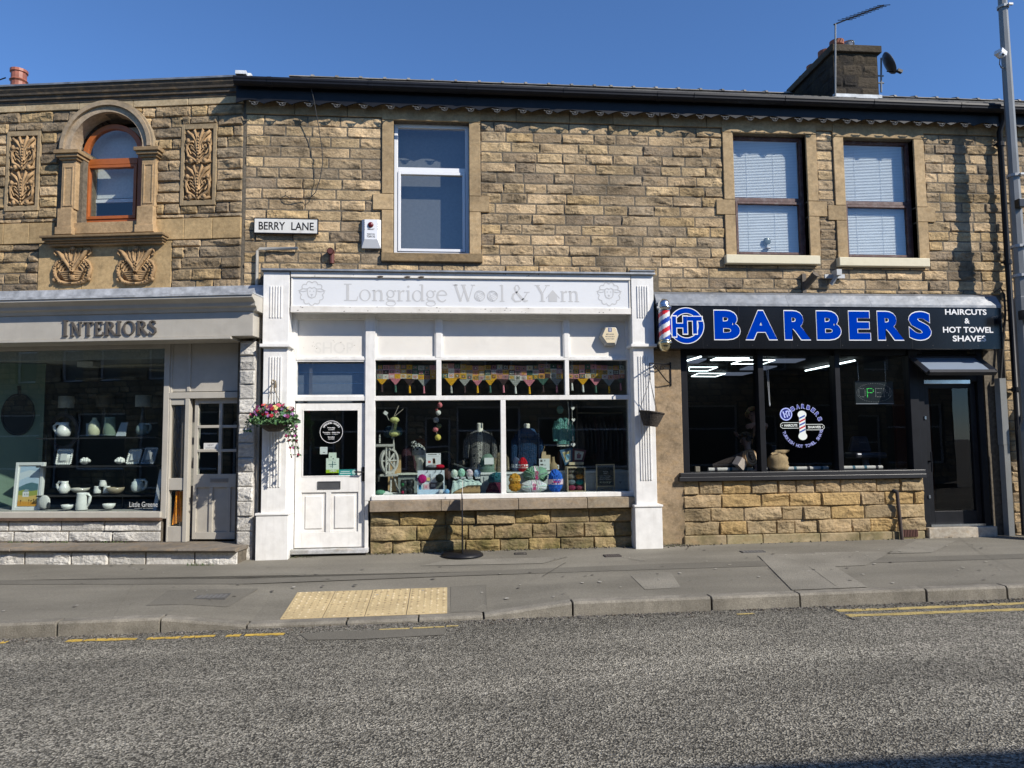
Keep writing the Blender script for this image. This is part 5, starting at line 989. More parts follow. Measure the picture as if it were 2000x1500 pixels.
q = M(*bz(720, 1295), -.14); mb = MB(); mb.cbox(q[0], .13, q[1], .15, .12, .14, (.62, .52, .4), .5, .6, .2); mb.cbox(q[0], .068, q[1], .06, .004, .07, (.4, .2, .1), .5, .6, .2); S('wooden_slice', 'pale square wooden slice with a rust mark below the log in the barber window', 'wood slice', mb, MVC, (q[0], .13, zw), bevel=.01)
# burlap sack
q = M(1522, 905, -.2); t = T('burlap_sack', 'slumped tan cloth sack with a tied neck on the barber sill', 'sack', (q[0], .2, zw)); MB_ = mat('burlap', (.46, .33, .16), .95, var=.15, vs=30, bump=.5, bs=160)
mb = MB()
prof = [(.09, .0), (.15, .015), (.168, .06), (.15, .085), (.16, .11), (.15, .16), (.155, .185), (.12, .235), (.055, .27)]
N = 24; v = [(q[0]-.02+(r_*(1+.05*sin(3*k+z*40)+.03*sin(7*k)))*cos(2*pi*k/N)*1.0, .2+.7*r_*sin(2*pi*k/N), zw+z+.01*sin(5*k)) for r_, z in prof for k in range(N)]
mb.add(v, [(i*N+k, i*N+(k+1) % N, (i+1)*N+(k+1) % N, (i+1)*N+k) for i in range(len(prof)-1) for k in range(N)]); P(t, 'body', mb, MB_, 0, True)
mb = MB(); mb.tube([(q[0]-.12, .19, zw+.235), (q[0]-.04, .19, zw+.275), (q[0]+.08, .18, zw+.285), (q[0]+.16, .17, zw+.31)], [.03, .04, .035, .01], 8); P(t, 'neck', mb, MB_, 0, True)
mb = MB(); z_, x_ = zw+.26, q[0]-.05; mb.tube([(x_-.06, .15, z_-.02), (x_, .145, z_-.01), (x_+.08, .145, z_+.0)], .007, 6, (.1, .06, .03)); P(t, 'tie', mb, MVC)
# blind cord
mb = MB(); xk = X(1497, 740, -.1); z1_, z0_ = Z(1497, 694, -.1), Z(1501, 790, -.1); mb.tube([(xk, .1, z1_), (xk+.03, .1, z0_+.02)], .004, 5, (.7, .7, .66)); mb.tube([(xk+.03, .1, z1_), (xk+.04, .1, z0_+.02)], .004, 5, (.7, .7, .66)); mb.ell(xk+.035, .1, z0_, .012, .012, .03, (.7, .7, .66), 8, 6); S('blind_cord', 'looped white pull cord hanging just right of the first barber window post', 'cord', mb, MVC, (xk, .1, z1_))
q = M(1708, 888, -.35); t = T('barber_stool', 'low black padded stool inside the right barber pane', 'stool', (q[0], .6, dzb)); zq = q[1]+.03; mb = MB(); mb.box(q[0]-.26, q[0]+.26, .42, .8, zq-.09, zq, (.05, .05, .052)); P(t, 'seat', mb, MVS, .03); mb = MB(); mb.prism([(q[0]-.2, zq), (q[0]+.2, zq), (q[0]+.13, zq+.26), (q[0]-.12, zq+.26)], .72, .8, (.03, .032, .045)); P(t, 'backrest', mb, MVS, .03); mb = MB(); mb.tube([(q[0], .6, dzb), (q[0], .6, zq-.08)], .05, 10, (.2, .2, .2)); P(t, 'stem', mb, MVS)
# barber pole on the wall
xc_, dd_ = X(1297.5, 630, .36), .36; zt_, zb_ = Z(1297, 583, dd_), Z(1297, 684, dd_); H_ = zt_-zb_; t = T('barber_pole', 'red white and blue striped barber pole with chrome domes beside the sign', 'barber pole', (xc_, -dd_, zb_))
mb = MB(); N = 40; z0_, z1_ = zb_+.2*H_, zt_-.24*H_; R_ = .082; v = []; rows = 40
for j in range(rows+1): v += [(xc_+R_*cos(2*pi*k/N), -dd_+R_*sin(2*pi*k/N), z0_+(z1_-z0_)*j/rows) for k in range(N)]
for j in range(rows):
    for k in range(N):
        ph = ((k+.5)/N*1.0-(j+.5)/rows*1.55+5.12) % 1; c = (.7, .7, .7) if ph < .25 else (.62, .03, .04) if ph < .5 else (.7, .7, .7) if ph < .75 else (.02, .06, .36); mb.add([v[j*N+k], v[j*N+(k+1) % N], v[(j+1)*N+(k+1) % N], v[(j+1)*N+k]], [(0, 1, 2, 3)], c)
P(t, 'striped_tube', mb, mat('striped_enamel', None, .15, var=.02, coat=.6))
for nm, zz_, sg_, mt in (('dome', z1_, 1, MSTEEL), ('dome', z0_, -1, mat('brass_chrome', (.62, .55, .36), .2, metal=1))):
    mb = MB(); mb.lathe([(.088, 0), (.088, sg_*.02), (.1, sg_*.022), (.105, sg_*.05), (.105, sg_*.065), (.092, sg_*.07), (.09, sg_*.09), (.082, sg_*.125), (.06, sg_*.155), (.03, sg_*.172), (0, sg_*.176)], xc_, -dd_, zz_, 32); P(t, nm, mb, mt, 0, True)
mb = MB(); mb.box(xc_-.03, xc_+.03, -dd_, -.05, z0_-.06, z0_-.02); mb.box(xc_-.03, xc_+.03, -dd_, -.05, z1_+.02, z1_+.06); P(t, 'bracket', mb, MBLK)
# leaning pipe, air brick, guard channel, added out-of-view shade canopy
b0, b1 = M(1761, 1050, .12), M(1748, 960, .07); mb = MB(); mb.tube([(b0[0], -.13, zpav(b0[0], -.13)-.02), (b1[0]+.01, -.1, b1[1])], .026, 10, (.05, .035, .03)); mb.tube([(b1[0]+.01, -.1, b1[1]-.01), (b1[0]-.01, -.02, b1[1]+.02)], .03, 10, (.03, .03, .03)); S('vent_pipe', 'short dark pipe leaning on the barber stall wall near the door', 'pipe', mb, MVC, (b0[0], -.13, zpav(b0[0], -.1)))
a = rect((1764, 1035), (1792, 1048), .09); mb = MB(); mb.box(a[0], a[1], -.093, -.05, a[2], a[3], (.02, .01, .01)); n = 9
for i in range(n+1): x = a[0]+(a[1]-a[0])*i/n; mb.box(x-.005, x+.005, -.1, -.05, a[2], a[3], (.14, .06, .045))
P(BF, 'air_brick', mb, MVC)
a, b = M(1957, 738, .12), M(1980, 1042, .12); t = T('guard_channel', 'grey steel cable guard channel standing against the wall right of the barber door', 'channel', ((a[0]+b[0])/2, -.12, zpav(b[0], 0))); zz_ = zpav(b[0], 0); xg = (a[0]+b[0])/2
mb = MB()
for za, zb__, w in ((zz_, 1.35, .075), (1.35, a[1], .085)):
    mb.prism([(xg-w, -.04), (xg-w*.6, -.11), (xg+w*.6, -.11), (xg+w, -.04), (xg+w*.9, -.04), (xg+w*.5, -.1), (xg-w*.5, -.1), (xg-w*.9, -.04)], za, zb__-.004, ax='z')
P(t, 'channel', mb, MPOLE)
c_ = M(1952, 570, .05); mb = MB(); mb.tube([(c_[0]-.08, -.03, c_[1]), (c_[0], -.08, c_[1]+.06), (c_[0]+.05, -.08, c_[1]-.05), (c_[0]+.06, -.07, c_[1]-.35), (xg, -.07, a[1]+.0)], .016, 8, (.02, .02, .02)); P(t, 'cable', mb, MVC)
nb = T('added_shade_canopy', 'unseen canopy added to shade the wall past the lamp post', 'canopy', (13.3, 0, 2.9)); mb = MB(); mb.prism([(.0, 3.1), (-1.1, 2.68), (-1.1, 2.35), (0, 2.42)], 12.62, 15.4, ax='x'); P(nb, 'hood', mb, MBLK); mb = MB(); mb.box(12.7, 15.2, -.1, .0, 0, 2.4, (.02, .02, .02)); P(nb, 'shop_window', mb, MVS)  # canopy out of view, added to shade the wall right of the barber door
# lamp post
pxl, pyl = 11.575, -.457; zl = zpav(pxl, pyl); lp = T('lamp_post', 'tall tapering grey steel lamp post standing in front of the right wall', 'lamp post', (pxl, pyl, zl)); mb = MB(); mb.lathe([(.15, 0), (.15, 1.6), (.105, 1.75), (.105, 3.6), (.09, 3.62), (.072, 6.0), (.055, 10), (.05, 11)], pxl, pyl, zl, 8, (.5, .5, .5)); P(lp, 'shaft', mb, MPOLE)
mb = MB()
for z, r_ in ((8.15, .075), (5.45, .09), (4.35, .1), (3.9, .1)):
    mb.lathe([(r_, -.02), (r_+.008, -.02), (r_+.008, .02), (r_, .02)], pxl, pyl, z, 12); mb.cbox(pxl+.05, pyl-r_-.015, z, .07, .03, .03)
P(lp, 'strap', mb, MSTRAP)
q = M(1986, 401, .5); mb = MB(); mb.box(q[0]-.06, q[0]+.06, -.62, -.52, q[1]-.06, q[1]+.07, (.015, .015, .015)); P(lp, 'junction_box', mb, MVS, .01); q = M(1999, 618, .55); mb = MB(); mb.box(q[0]-.1, q[0]+.08, -.68, -.56, q[1]-.06, q[1]+.08, (.015, .015, .015)); P(lp, 'junction_box', mb, MVS, .01)
c_ = M(1951, 106, .55); t = T('security_camera', 'small white security camera strapped to the lamp post above the roofline', 'camera', (c_[0], -.55, c_[1])); mb = MB(); mb.cbox(c_[0]+.02, -.56, c_[1]+.01, .12, .12, .07, (.7, .7, .7), .3, .4); mb.ell(c_[0]-.01, -.62, c_[1]-.05, .045, .045, .045, (.6, .6, .6)); P(t, 'body', mb, MVS); mb = MB(); mb.ell(c_[0]-.02, -.655, c_[1]-.06, .02, .02, .02, (.02, .02, .02), 10, 6); P(t, 'lens', mb, MVS); mb = MB(); mb.tube([(c_[0]+.02, -.55, c_[1]-.03), (c_[0]-.0, -.55, c_[1]-.16), (c_[0]+.05, -.52, c_[1]-.2), (pxl-.04, pyl, c_[1]-.16)], .008, 6, (.03, .03, .03)); P(t, 'cable', mb, MVC)
# ------------------------------------------------------------------ corner building on the left (own frame, turned along the bend)
IB = T('interiors_shop_building', 'corner stone building with arched orange window, carved panels and grey interiors shop front', 'shop building', (-2.2, 0, 0), BEND)
def XL(px, py, d=0): return L(px, py, d)[0]
def ZL(px, py, d=0): return L(px, py, d)[1]
SW = -7.5; GR = (.42, .4, .36)
ccx, ccz = L(209, 290, .05); ro = (XL(298, 290, .05)-XL(121, 290, .05))/2; ri = ro-.145
wl0, wl1 = XL(160, 400), XL(276, 400); wsil = ZL(215, 444, 0)
zfr = ZL(240, 213, .0)  # below the frieze band
ztopL = zfr+.27
zbT, zbB = ZL(240, 431), ZL(240, 472)
pxs = [(XL(14, 335), XL(80, 335), ZL(45, 413), ZL(45, 258)), (XL(355, 325), XL(424, 325), ZL(390, 402), ZL(390, 244))]
bp = (XL(76, 520), XL(336, 520), ZL(200, 566), ZL(200, 474))
hl = [(ccx-ro*1.1, ccx+ro*1.1, wsil-.1, ccz), (ccx-ro*.93, ccx+ro*.93, ccz, ccz+ro*.5), (ccx-ro*.72, ccx+ro*.72, ccz+ro*.5, ccz+ro*.78), (ccx-ro*.4, ccx+ro*.4, ccz+ro*.78, ccz+ro*.95)]
zsl = ZL(240, 574, .05)
stl = MB(); zz = [zfr-.162*i for i in range(40) if zfr-.162*i > -.3]
band = [(SW, .0, zbB, zbT)]
stones(lambda x: stl, SW, -.015, [z for z in zz], hl+pxs+[bp]+band+[(SW, -.02, -1, zsl)], 77, .22, .6, .045, dark=.86)
P(IB, 'stone_wall', stl, MROCK)
open_w = (wl0, wl1, wsil, ccz+ri)
mb = MB(); core(mb, SW, 0, -.4, ztopL+.02, [(wl0, wl1, wsil, ccz), (SW+.5, XL(330, 850, -.1)+.0, -1, zsl-.2), (XL(330, 850, -.1), XL(462, 850, 0), -1, zsl-.2)]+[(ccx-ri*cos(b0)*1.02, ccx+ri*cos(b0)*1.02, ccz+ri*sin(b0), ccz+ri*sin(a)) for b0, a in zip(np.linspace(0, 1.4, 9)[:-1], np.linspace(0, 1.4, 9)[1:])], 0, .34); P(IB, 'wall_core', mb, MMORT)
def blocks(name, x0, x1, z0, z1, y, n, col, par=IB, m=MDRESS, seed=0):
    mb = MB(); r = random.Random(seed); w = (x1-x0)/n
    for i in range(n): k = r.uniform(.88, 1.05); mb.box(x0+i*w+.003, x0+(i+1)*w-.003, -y, .02, z0+.004, z1-.004, tuple(a*k for a in col))
    return P(par, name, mb, m, .006)
DRS = (.46, .325, .165)
blocks('stone_band', SW, ccx-ro*1.12, zbB, zbT, .03, 12, DRS, seed=1); blocks('stone_band', ccx+ro*1.1, -.015, zbB, zbT, .03, 3, DRS, seed=2)
blocks('frieze', SW, -.01, zfr+.003, ztopL, .035, 9, (.5, .39, .24), seed=3)
# cornice and parapet coping
zc0, zc1 = ZL(240, 195, .06), ZL(240, 155, .16)
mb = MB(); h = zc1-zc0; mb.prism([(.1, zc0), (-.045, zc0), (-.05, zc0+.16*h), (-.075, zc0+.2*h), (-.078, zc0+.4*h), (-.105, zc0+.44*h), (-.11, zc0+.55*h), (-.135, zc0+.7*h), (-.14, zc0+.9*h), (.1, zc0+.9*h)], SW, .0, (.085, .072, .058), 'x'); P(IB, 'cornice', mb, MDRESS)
mb = MB(); mb.prism([(.4, zc1-.01), (-.16, zc1-.03), (-.16, zc1-.005), (-.1, zc1+.03), (.4, zc1+.03)], SW, .02, (.3, .3, .3), 'x'); P(IB, 'lead_coping', mb, MLEAD)
mb = MB(); mb.add([(SW, .3, zc1-.2), (.1, .3, zc1-.2), (.1, 3.5, zc1-.1), (SW, 3.5, zc1-.1)], [(0, 1, 2, 3)], (.06, .06, .06)); P(IB, 'roof', mb, MSLATE)
e = L(37, 150, -2.5); mb = MB(); mb.lathe([(.13, -.3), (.13, .0), (.155, .03), (.13, .06), (.13, .18), (.15, .19), (.15, .24)]+[(.12, .24), (.12, .1)], e[0], 2.5, e[1]-.12, 14, (.5, .5, .5)); P(IB, 'chimney_pot', mb, mat('glazed_clay_pot', (.3, .1, .06), .5, var=.3))
e2 = L(6, 158, -2.5); mb = MB(); mb.tube([(e2[0]-.15, 2.5, e2[1]-.3), (e2[0]-.15, 2.5, e2[1]), (e2[0]+.05, 2.5, e2[1]+.06)], .012, 6); S('tv_aerial', 'tip of a small aerial on the far left roof beside the clay chimney pot', 'aerial', mb, MBLK, (e2[0]-.15, 2.5, e2[1]-.3), BEND)
mb = MB(); mb.box(e[0]-.5, e[0]+.8, 2.3, 3.0, zc1-.2, e[1]-.3, (.1, .08, .06)); P(IB, 'chimney', mb, MROCK)
# arched window
AC = (.45, .31, .17)
def archband(name, r0, r1, y0, y1, col, n=30, a0=0, a1=pi):
    mb = MB(); v = []
    for i in range(n+1):
        a = a0+(a1-a0)*i/n
        for r_, y in ((r0, y0), (r1, y0), (r1, y1), (r0, y1)): v.append((ccx+r_*cos(a), y, ccz+r_*sin(a)))
    f = [(4*i+k, 4*i+(k+1) % 4, 4*(i+1)+(k+1) % 4, 4*(i+1)+k) for i in range(n) for k in range(4)]; mb.add(v, f, col); return mb
su = P(IB, 'window_surround', archband('a', ri, ro-.055, -.07, .16, (.42, .33, .23)), MDRESS, 0)
P(su, 'arch_moulding', archband('b', ro-.055, ro, -.11, .02, (.36, .28, .19)), MDRESS); P(su, 'arch_moulding', archband('c', ro-.02, ro+.03, -.085, .02, (.34, .27, .18)), MDRESS)
def lpil(x0, x1, cx0, cx1, bx0_, bx1_):
    mb = MB(); zc_t, zc_b = ZL(210, 292, .1), ZL(210, 314, .1); zb_t, zb_b = ZL(215, 405, .1), ZL(215, 456, .1)
    mb.box(x0, x1, -.09, .16, zb_t, zc_b, AC); mb.box(bx0_+.02, bx1_-.02, -.12, .16, zb_b, zb_t, AC); mb.box(bx0_, bx1_, -.135, .16, zb_b, zb_b+.11, AC)
    hh = zc_t-zc_b
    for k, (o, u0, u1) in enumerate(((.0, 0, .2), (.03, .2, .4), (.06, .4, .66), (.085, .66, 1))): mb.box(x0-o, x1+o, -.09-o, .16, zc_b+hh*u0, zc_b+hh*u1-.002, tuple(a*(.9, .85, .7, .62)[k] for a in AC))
    o = P(IB, 'window_pilaster', mb, MDRESS, .006); pm = MB(); frame(pm, x0+.03, x1-.03, zb_t+.04, zc_b-.06, .022, -.10, -.085, AC); P(o, 'pilaster_panel', pm, MDRESS, .004)
lpil(XL(119, 360, .1), XL(146, 360, .1), 0, 0, XL(110, 440, .1), XL(143, 440, .1)); lpil(XL(275, 360, .1), XL(302, 360, .1), 0, 0, XL(265, 440, .1), XL(302, 440, .1))
mb = MB(); s0, s1 = XL(86, 465, .15), XL(316, 463, .15); zt, zb_ = ZL(200, 456, .2), ZL(200, 477, .1); hh = zt-zb_
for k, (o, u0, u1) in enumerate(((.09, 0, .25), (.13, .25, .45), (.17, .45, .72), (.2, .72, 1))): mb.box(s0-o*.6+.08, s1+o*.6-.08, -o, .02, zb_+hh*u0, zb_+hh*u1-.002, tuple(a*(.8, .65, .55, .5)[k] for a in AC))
P(IB, 'window_sill', mb, MDRESS, .006)
MOR = mat('orange_wood_frame', (.36, .10, .022), .4, var=.12, vs=14, bump=.05)
y0 = .12; zmid = ZL(215, 314, -.12); wL, wR = XL(158, 400, -.12), XL(276, 400, -.12); zw0 = ZL(215, 440, -.12); ra = (wR-wL)/2; acx = (wL+wR)/2; zsp = ccz-.02
fr = MB(); fr.box(wL, wL+.075, y0, y0+.07, zw0, zsp); fr.box(wR-.075, wR, y0, y0+.07, zw0, zsp); fr.box(wL+.075, wR-.075, y0, y0+.07, zw0, zw0+.09); fr.box(wL+.075, wR-.075, y0-.01, y0+.07, zmid-.06, zmid+.03)
v = []; n = 24
for i in range(n+1):
    a = pi*i/n
    for r_, y in ((ra-.075, y0), (ra, y0), (ra, y0+.07), (ra-.075, y0+.07)): v.append((acx+r_*cos(a), y, zsp+r_*sin(a)))
fr.add(v, [(4*i+k, 4*i+(k+1) % 4, 4*(i+1)+(k+1) % 4, 4*(i+1)+k) for i in range(n) for k in range(4)])
rv = MB(); rv.box(wl0-.12, wL-.002, .1, .2, wsil-.05, ccz, AC); rv.box(wR+.002, wl1+.12, .1, .2, wsil-.05, ccz, AC); rv.box(wl0-.1, wl1+.1, -.06, .2, wsil-.1, zw0-.004, tuple(a*.9 for a in AC)); P(IB, 'window_reveal', rv, MDRESS, .005)
wo = P(IB, 'arched_window', fr, MOR, .004); sa = MB(); frame(sa, wL+.08, wR-.08, zw0+.095, zmid-.065, .045, y0-.015, y0+.05, WC); P(wo, 'sash', sa, MOR, .004)
pane(wo, wL+.1, wR-.1, zw0+.1, zmid-.08, y0+.03, MGDBL)
pn = MB(); pn.add([(acx+(ra-.06)*cos(pi*i/20), y0+.03, zsp+(ra-.06)*sin(pi*i/20)) for i in range(21)]+[(wL+.06, y0+.03, zmid), (wR-.06, y0+.03, zmid)], [list(range(23))]); P(wo, 'pane', pn, MGDBL)
mb = MB(); mb.box(wL, wR, .34, .36, ZL(215, 388, -.35), zmid+.6, (.62, .64, .6)); mb.box(wL+.05, wR-.05, .31, .34, ZL(215, 396, -.35)-.01, ZL(215, 391, -.35), (.75, .77, .75)); P(wo, 'roller_blind', mb, MVC)
mb = MB(); room(mb, wL-.6, wR+.6, .36, 3, zw0-.3, ccz+ri+.3, (.02, .03, .07), (.05, .05, .05), (.1, .1, .1)); P(IB, 'upstairs_room', mb, MVC)
# carved terracotta
def carve_up(x0, x1, z0, z1):
    mb = MB(); cx = (x0+x1)/2; w = (x1-x0)/2; H = z1-z0; Y = -.03
    mb.box(x0, x1, -.004, .02, z0, z1)
    for half in (0, 1):
        zb = z0+H*.5*half; h = H*.5
        for s_ in (-1, 1):
            T_ = lambda pts: [(cx+s_*w*a, Y, zb+h*b) for a, b in pts]
            sp = [(.45+.34*(1-t/9)*cos(t*.95), .52+.16*(1-t/9)*sin(t*.95)) for t in range(9)]
            mb.tube(T_([(.05, .05), (.3, .14), (.7, .24), (.85, .4)]+sp), [.014, .02, .022, .022]+[.02-.0012*k for k in range(9)], 7)
            mb.tube(T_([(.06, .3), (.2, .62), (.45, .82), (.82, .93), (.7, .99)]), [.012, .02, .024, .02, .01], 7)
            mb.tube(T_([(.04, .45), (.12, .75), (.3, .95), (.25, 1.0)]), [.01, .018, .02, .008], 7)
            mb.tube(T_([(.1, .1), (.5, .04), (.9, .1), (.75, .17)]), [.012, .022, .018, .008], 7)
            mb.tube(T_([(.5, .3), (.9, .56), (.88, .72)]), [.01, .018, .01], 6)
            for a, b in ((.72, .66), (.5, .1)): mb.ell(cx+s_*w*a, Y-.01, zb+h*b, .03, .025, .036, nu=8, nv=6, wob=.15)
            for k in range(3): mb.tube(T_([(.1, .2+.1*k), (.3+.1*k, .3+.13*k), (.5+.12*k, .36+.1*k)]), [.008, .012, .004], 5)
        for k in range(9): mb.ell(cx, Y-.012, zb+h*(.12+.08*k), .013, .015, .018, nu=7, nv=5)
    return mb
for (x0, x1, z0, z1) in pxs:
    o = P(IB, 'carved_panel', carve_up(x0+.05, x1-.06, z0+.07, z1-.07), MTERRA, 0, True); fb = MB(); frame(fb, x0, x1, z0, z1, .052, -.035, .02, (.33, .25, .15), .075, .075); P(o, 'panel_surround', fb, MDRESS, .006)
blocks('apron_panel', bp[0], bp[1], bp[2], bp[3], .02, 3, DRS, seed=6)
def carve_low(px):
    mb = MB(); x0, x1, z0, z1 = XL(px-36, 520, .05), XL(px+36, 520, .05), ZL(px, 553, .05), ZL(px, 485, .05); cx = (x0+x1)/2; w = (x1-x0)/2; H = z1-z0; Y = -.035
    for s_ in (-1, 1):
        T_ = lambda pts, d=0: [(cx+s_*w*a, Y-d, z0+H*b) for a, b in pts]
        mb.tube(T_([(.0, .0), (.3, .0), (.66, .05), (.92, .2), (.98, .42), (.9, .6), (.74, .66)], .01), [.016, .022, .028, .03, .028, .024, .014], 8)
        mb.tube(T_([(.02, .34), (.22, .52), (.5, .72), (.74, .9), (.95, .98), (.98, .86), (.86, .8)], .02), [.016, .026, .03, .028, .024, .018, .01], 8)
        for k in range(6): mb.tube(T_([(.03+.02*k, .5), (.08+.08*k, .76), (.06+.13*k, 1.0-.01*k)], .012*(k % 2)), [.01, .024, .008], 6)
        for k in range(4): mb.tube(T_([(.34+.1*k, .5+.06*k), (.52+.09*k, .42+.07*k), (.6+.09*k, .26+.1*k)], .006*k), [.01, .022, .008], 6)
        for k in range(5): mb.tube(T_([(.12, .1+.06*k), (.34+.06*k, .1+.05*k), (.5+.06*k, .16+.06*k)], .005*k), [.01, .02, .008], 6)
        for k in range(12): a = -1.35+2.6*k/11; mb.ell(cx+s_*w*(.3+.64*cos(a)), Y-.038, z0+H*(.34+.33*sin(a)), .011, .01, .011, nu=6, nv=4)
        mb.ell(cx+s_*w*.95, Y-.02, z0+H*.1, .028, .028, .028, nu=8, nv=6)
    mb.ell(cx, Y-.015, z0+H*1.0, .032, .028, .036, nu=8, nv=6, wob=.1)
    for k in range(7): mb.ell(cx+(k % 2-.5)*.03, Y-.03, z0+H*(.36+.045*k), .016, .016, .018, nu=6, nv=4)
    mb.lathe([(.03, 0), (.055, .02), (.045, .05), (.06, .075), (.02, .08)], cx, Y+.01, z0+H*.08, 10)
    mb.box(x0+.08, x1-.08, -.026, .0, z0+H*.08, z0+H*.92); return mb
P(IB, 'carved_motif', carve_low(141), MTERRA, 0, True); P(IB, 'carved_motif', carve_low(265), MTERRA, 0, True)
# shop front
FDL, PD = .34, -.1
xe_c, xe_f = XL(497, 600, .45), XL(494, 640, FDL)
mb = MB(); zA, zB, zC_ = ZL(240, 611, .42), ZL(240, 579, .5), ZL(240, 566, .1); h = zB-zA
mb.prism([(.05, zA), (-.36, zA), (-.38, zA+.22*h), (-.42, zA+.3*h), (-.43, zA+.5*h), (-.46, zA+.6*h), (-.52, zA+.75*h), (-.52, zB), (.05, zB+.01)], SW, xe_c, ax='x'); P(IB, 'shop_cornice', mb, MGREY, .004)
mb = MB(); mb.prism([(.05, zC_+.05), (-.06, zC_+.03), (-.1, zB+.03), (-.53, zB+.012), (-.535, zB-.02), (-.52, zB), (.05, zB)], SW, xe_c+.005, ax='x'); P(IB, 'lead_flashing', mb, mat('streaked_lead', (.33, .34, .35), .6, var=.35, vs=9, bump=.3, bs=15, grime=.5, gs=8, gcol=(.12, .12, .12)))
zf0, zf1 = ZL(240, 666, FDL), zA; mb = MB(); mb.box(SW, xe_f, -FDL, .05, zf0+.04, zf1); mb.box(SW, xe_f-.3, -FDL-.03, .05, zf0, zf0+.035); fo = P(IB, 'fascia', mb, MGREY, .004)
mb = MB(); LCOL = (.10, .09, .08); za, zb_ = ZL(220, 655, FDL), ZL(220, 628, FDL); serif(mb, 'I', XL(124, 640, FDL), XL(136, 640, FDL), za, ZL(220, 624, FDL)-za, -FDL-.026, LCOL, .024); serif(mb, 'NTERIORS', XL(140, 640, FDL), XL(310, 640, FDL), za, zb_-za, -FDL-.026, LCOL, .024, .1)
for s_ in ((130, 640), (300, 640)): pass
P(fo, 'lettering', mb, MTXT)
gx1 = XL(320, 850, PD); zg0, zg1 = ZL(160, 999, PD), ZL(160, 684, PD)
mb = MB(); mb.box(SW, gx1, .06, .16, zg1, zsl); mb.box(gx1, XL(331, 850, PD), .06, .18, zg0-.1, zsl); mb.box(SW, gx1+.02, .02, .18, zg0-.085, zg0); mb.box(SW, gx1, .075, .13, zg1-.0, zg1+.02); wf = P(IB, 'window_frame', mb, MGREY, .006)
mb = MB(); mb.box(SW, gx1, .18, .2, ZL(160, 703, -.2), zg1+.05, (.35, .36, .34)); P(IB, 'blind_box', mb, MVC)
pane(IB, SW+.5, gx1, zg0, zg1, .1)
xm0 = XL(8, 850, -.1)
mb = MB(); lx0, lx1 = XL(253, 985, PD), XL(308, 985, PD); text(mb, 'Little Greene', lx0, lx1, ZL(280, 990, PD), ZL(280, 980, PD), .097, (.6, .62, .6), 0); text(mb, 'PAINT & PAPER', lx0+.08, lx1-.06, ZL(280, 993.5, PD), ZL(280, 992, PD), .097, (.5, .52, .5)); P(IB, 'window_lettering', mb, MTXT)
mb = MB(); mb.box(SW, gx1+.03, -.0, .2, zg0-.125, zg0-.088, (.12, .08, .06)); P(IB, 'sill_edge', mb, MDRESS, .006)
zst = ZL(230, 1058, PD+.0)
def dsolve(px, py, z): q = ray(px, py); p = CAM+(z-CAM[2])/q[2]*q; return float(p@LN)
dfr = max(.12, dsolve(230, 1071, zst))
mb = MB(); zr = zg0-.13; stones(lambda x: mb, SW, gx1+.02, [zr, zr-(zr-zst)*.5, zst], [], 61, .5, .85, .04, PALW, yo=.06); P(IB, 'stall_riser', mb, MROCKW); mb = MB(); mb.box(SW, gx1+.02, .062, .2, zst-.3, zr+.05); P(IB, 'riser_core', mb, MMORT)
mb = MB(); x = SW; r = random.Random(3); xst = XL(461, 1075, dfr)
while x < xst-.02:
    w = min(r.uniform(.8, 1.2), xst-x); w = xst-x if xst-x-w < .2 else w; j = r.uniform(-.02, .02); mb.prism([(.75, zst), (-dfr+j, zst-.006), (-dfr+j-.01, zst-.03), (-dfr+j+.015, zst-.055), (.75, zst-.055)], x+.004, x+w-.004, (.2, .175, .145), 'x'); x += w
P(IB, 'step_slab', mb, stone_mat('worn_step', .4, smooth=True), .006)
mb = MB(); stones(lambda x: mb, SW, xst-.01, [zst-.055, -.33], [], 62, .45, .8, .035, PALW, yo=-dfr+.07); P(IB, 'step_riser', mb, MROCKW); mb = MB(); mb.box(SW, xst-.02, -dfr+.07, .8, -.5, zst-.05); P(IB, 'step_core', mb, MMORT)
# white stone pier
pr0, pr1 = XL(463, 880, .16), XL(494, 880, .16); mb = MB(); zz_ = list(np.linspace(zf0-.01, -.33, 17)); stones(lambda x: mb, pr0, pr1, zz_, [], 63, .3, .5, .028, PALW, yo=-.13); sd = MB(); mb.box(pr0+.01, pr1-.005, -.118, .5, -.4, zf0, (.55, .52, .47)); P(IB, 'stone_pier', mb, MROCKW)
# lobby: sidelight, door, panel over
sl0, sl1 = XL(331, 850, PD), XL(371, 850, PD); zdT = ZL(420, 778, PD)
mb = MB(); a0, a1 = XL(334, 850, PD), XL(363, 850, PD); zu1, zu0, zv1, zv0 = ZL(350, 791, PD), ZL(350, 934, PD), ZL(350, 957, PD), ZL(350, 1028, PD)
mb.box(sl0, a0, .07, .16, zst, zdT); mb.box(a1, sl1, .06, .16, zst, zdT); mb.box(a0, a1, .08, .15, zu1, zdT); mb.box(a0, a1, .08, .15, zv1, zu0); mb.box(a0, a1, .08, .15, zst, zv0); slo = P(IB, 'sidelight', mb, MGREY, .005)
pane(slo, a0, a1, zu0, zu1, .12, MFROST); pane(slo, a0, a1, zv0, zv1, .12, MGLASS)
bk = MB(); bk.box(a0-.05, a1+.1, .3, .32, zst, zdT, (.42, .39, .35)); P(slo, 'pale_reflection_backing', bk, MVC)  # pale sheet added behind the frosted pane to imitate its whitish reflection
mb = MB(); mb.box(sl0, pr0+.05, .09, .14, zdT+.1, zsl); mb.box(sl0, pr0+.05, .06, .15, zdT, zdT+.09); mb.box(sl1-.05, sl1, .07, .14, zdT+.1, zsl); mb.box(sl0, sl0+.03, .075, .15, zdT+.09, zsl); P(IB, 'over_panel', mb, MGREY, .006)
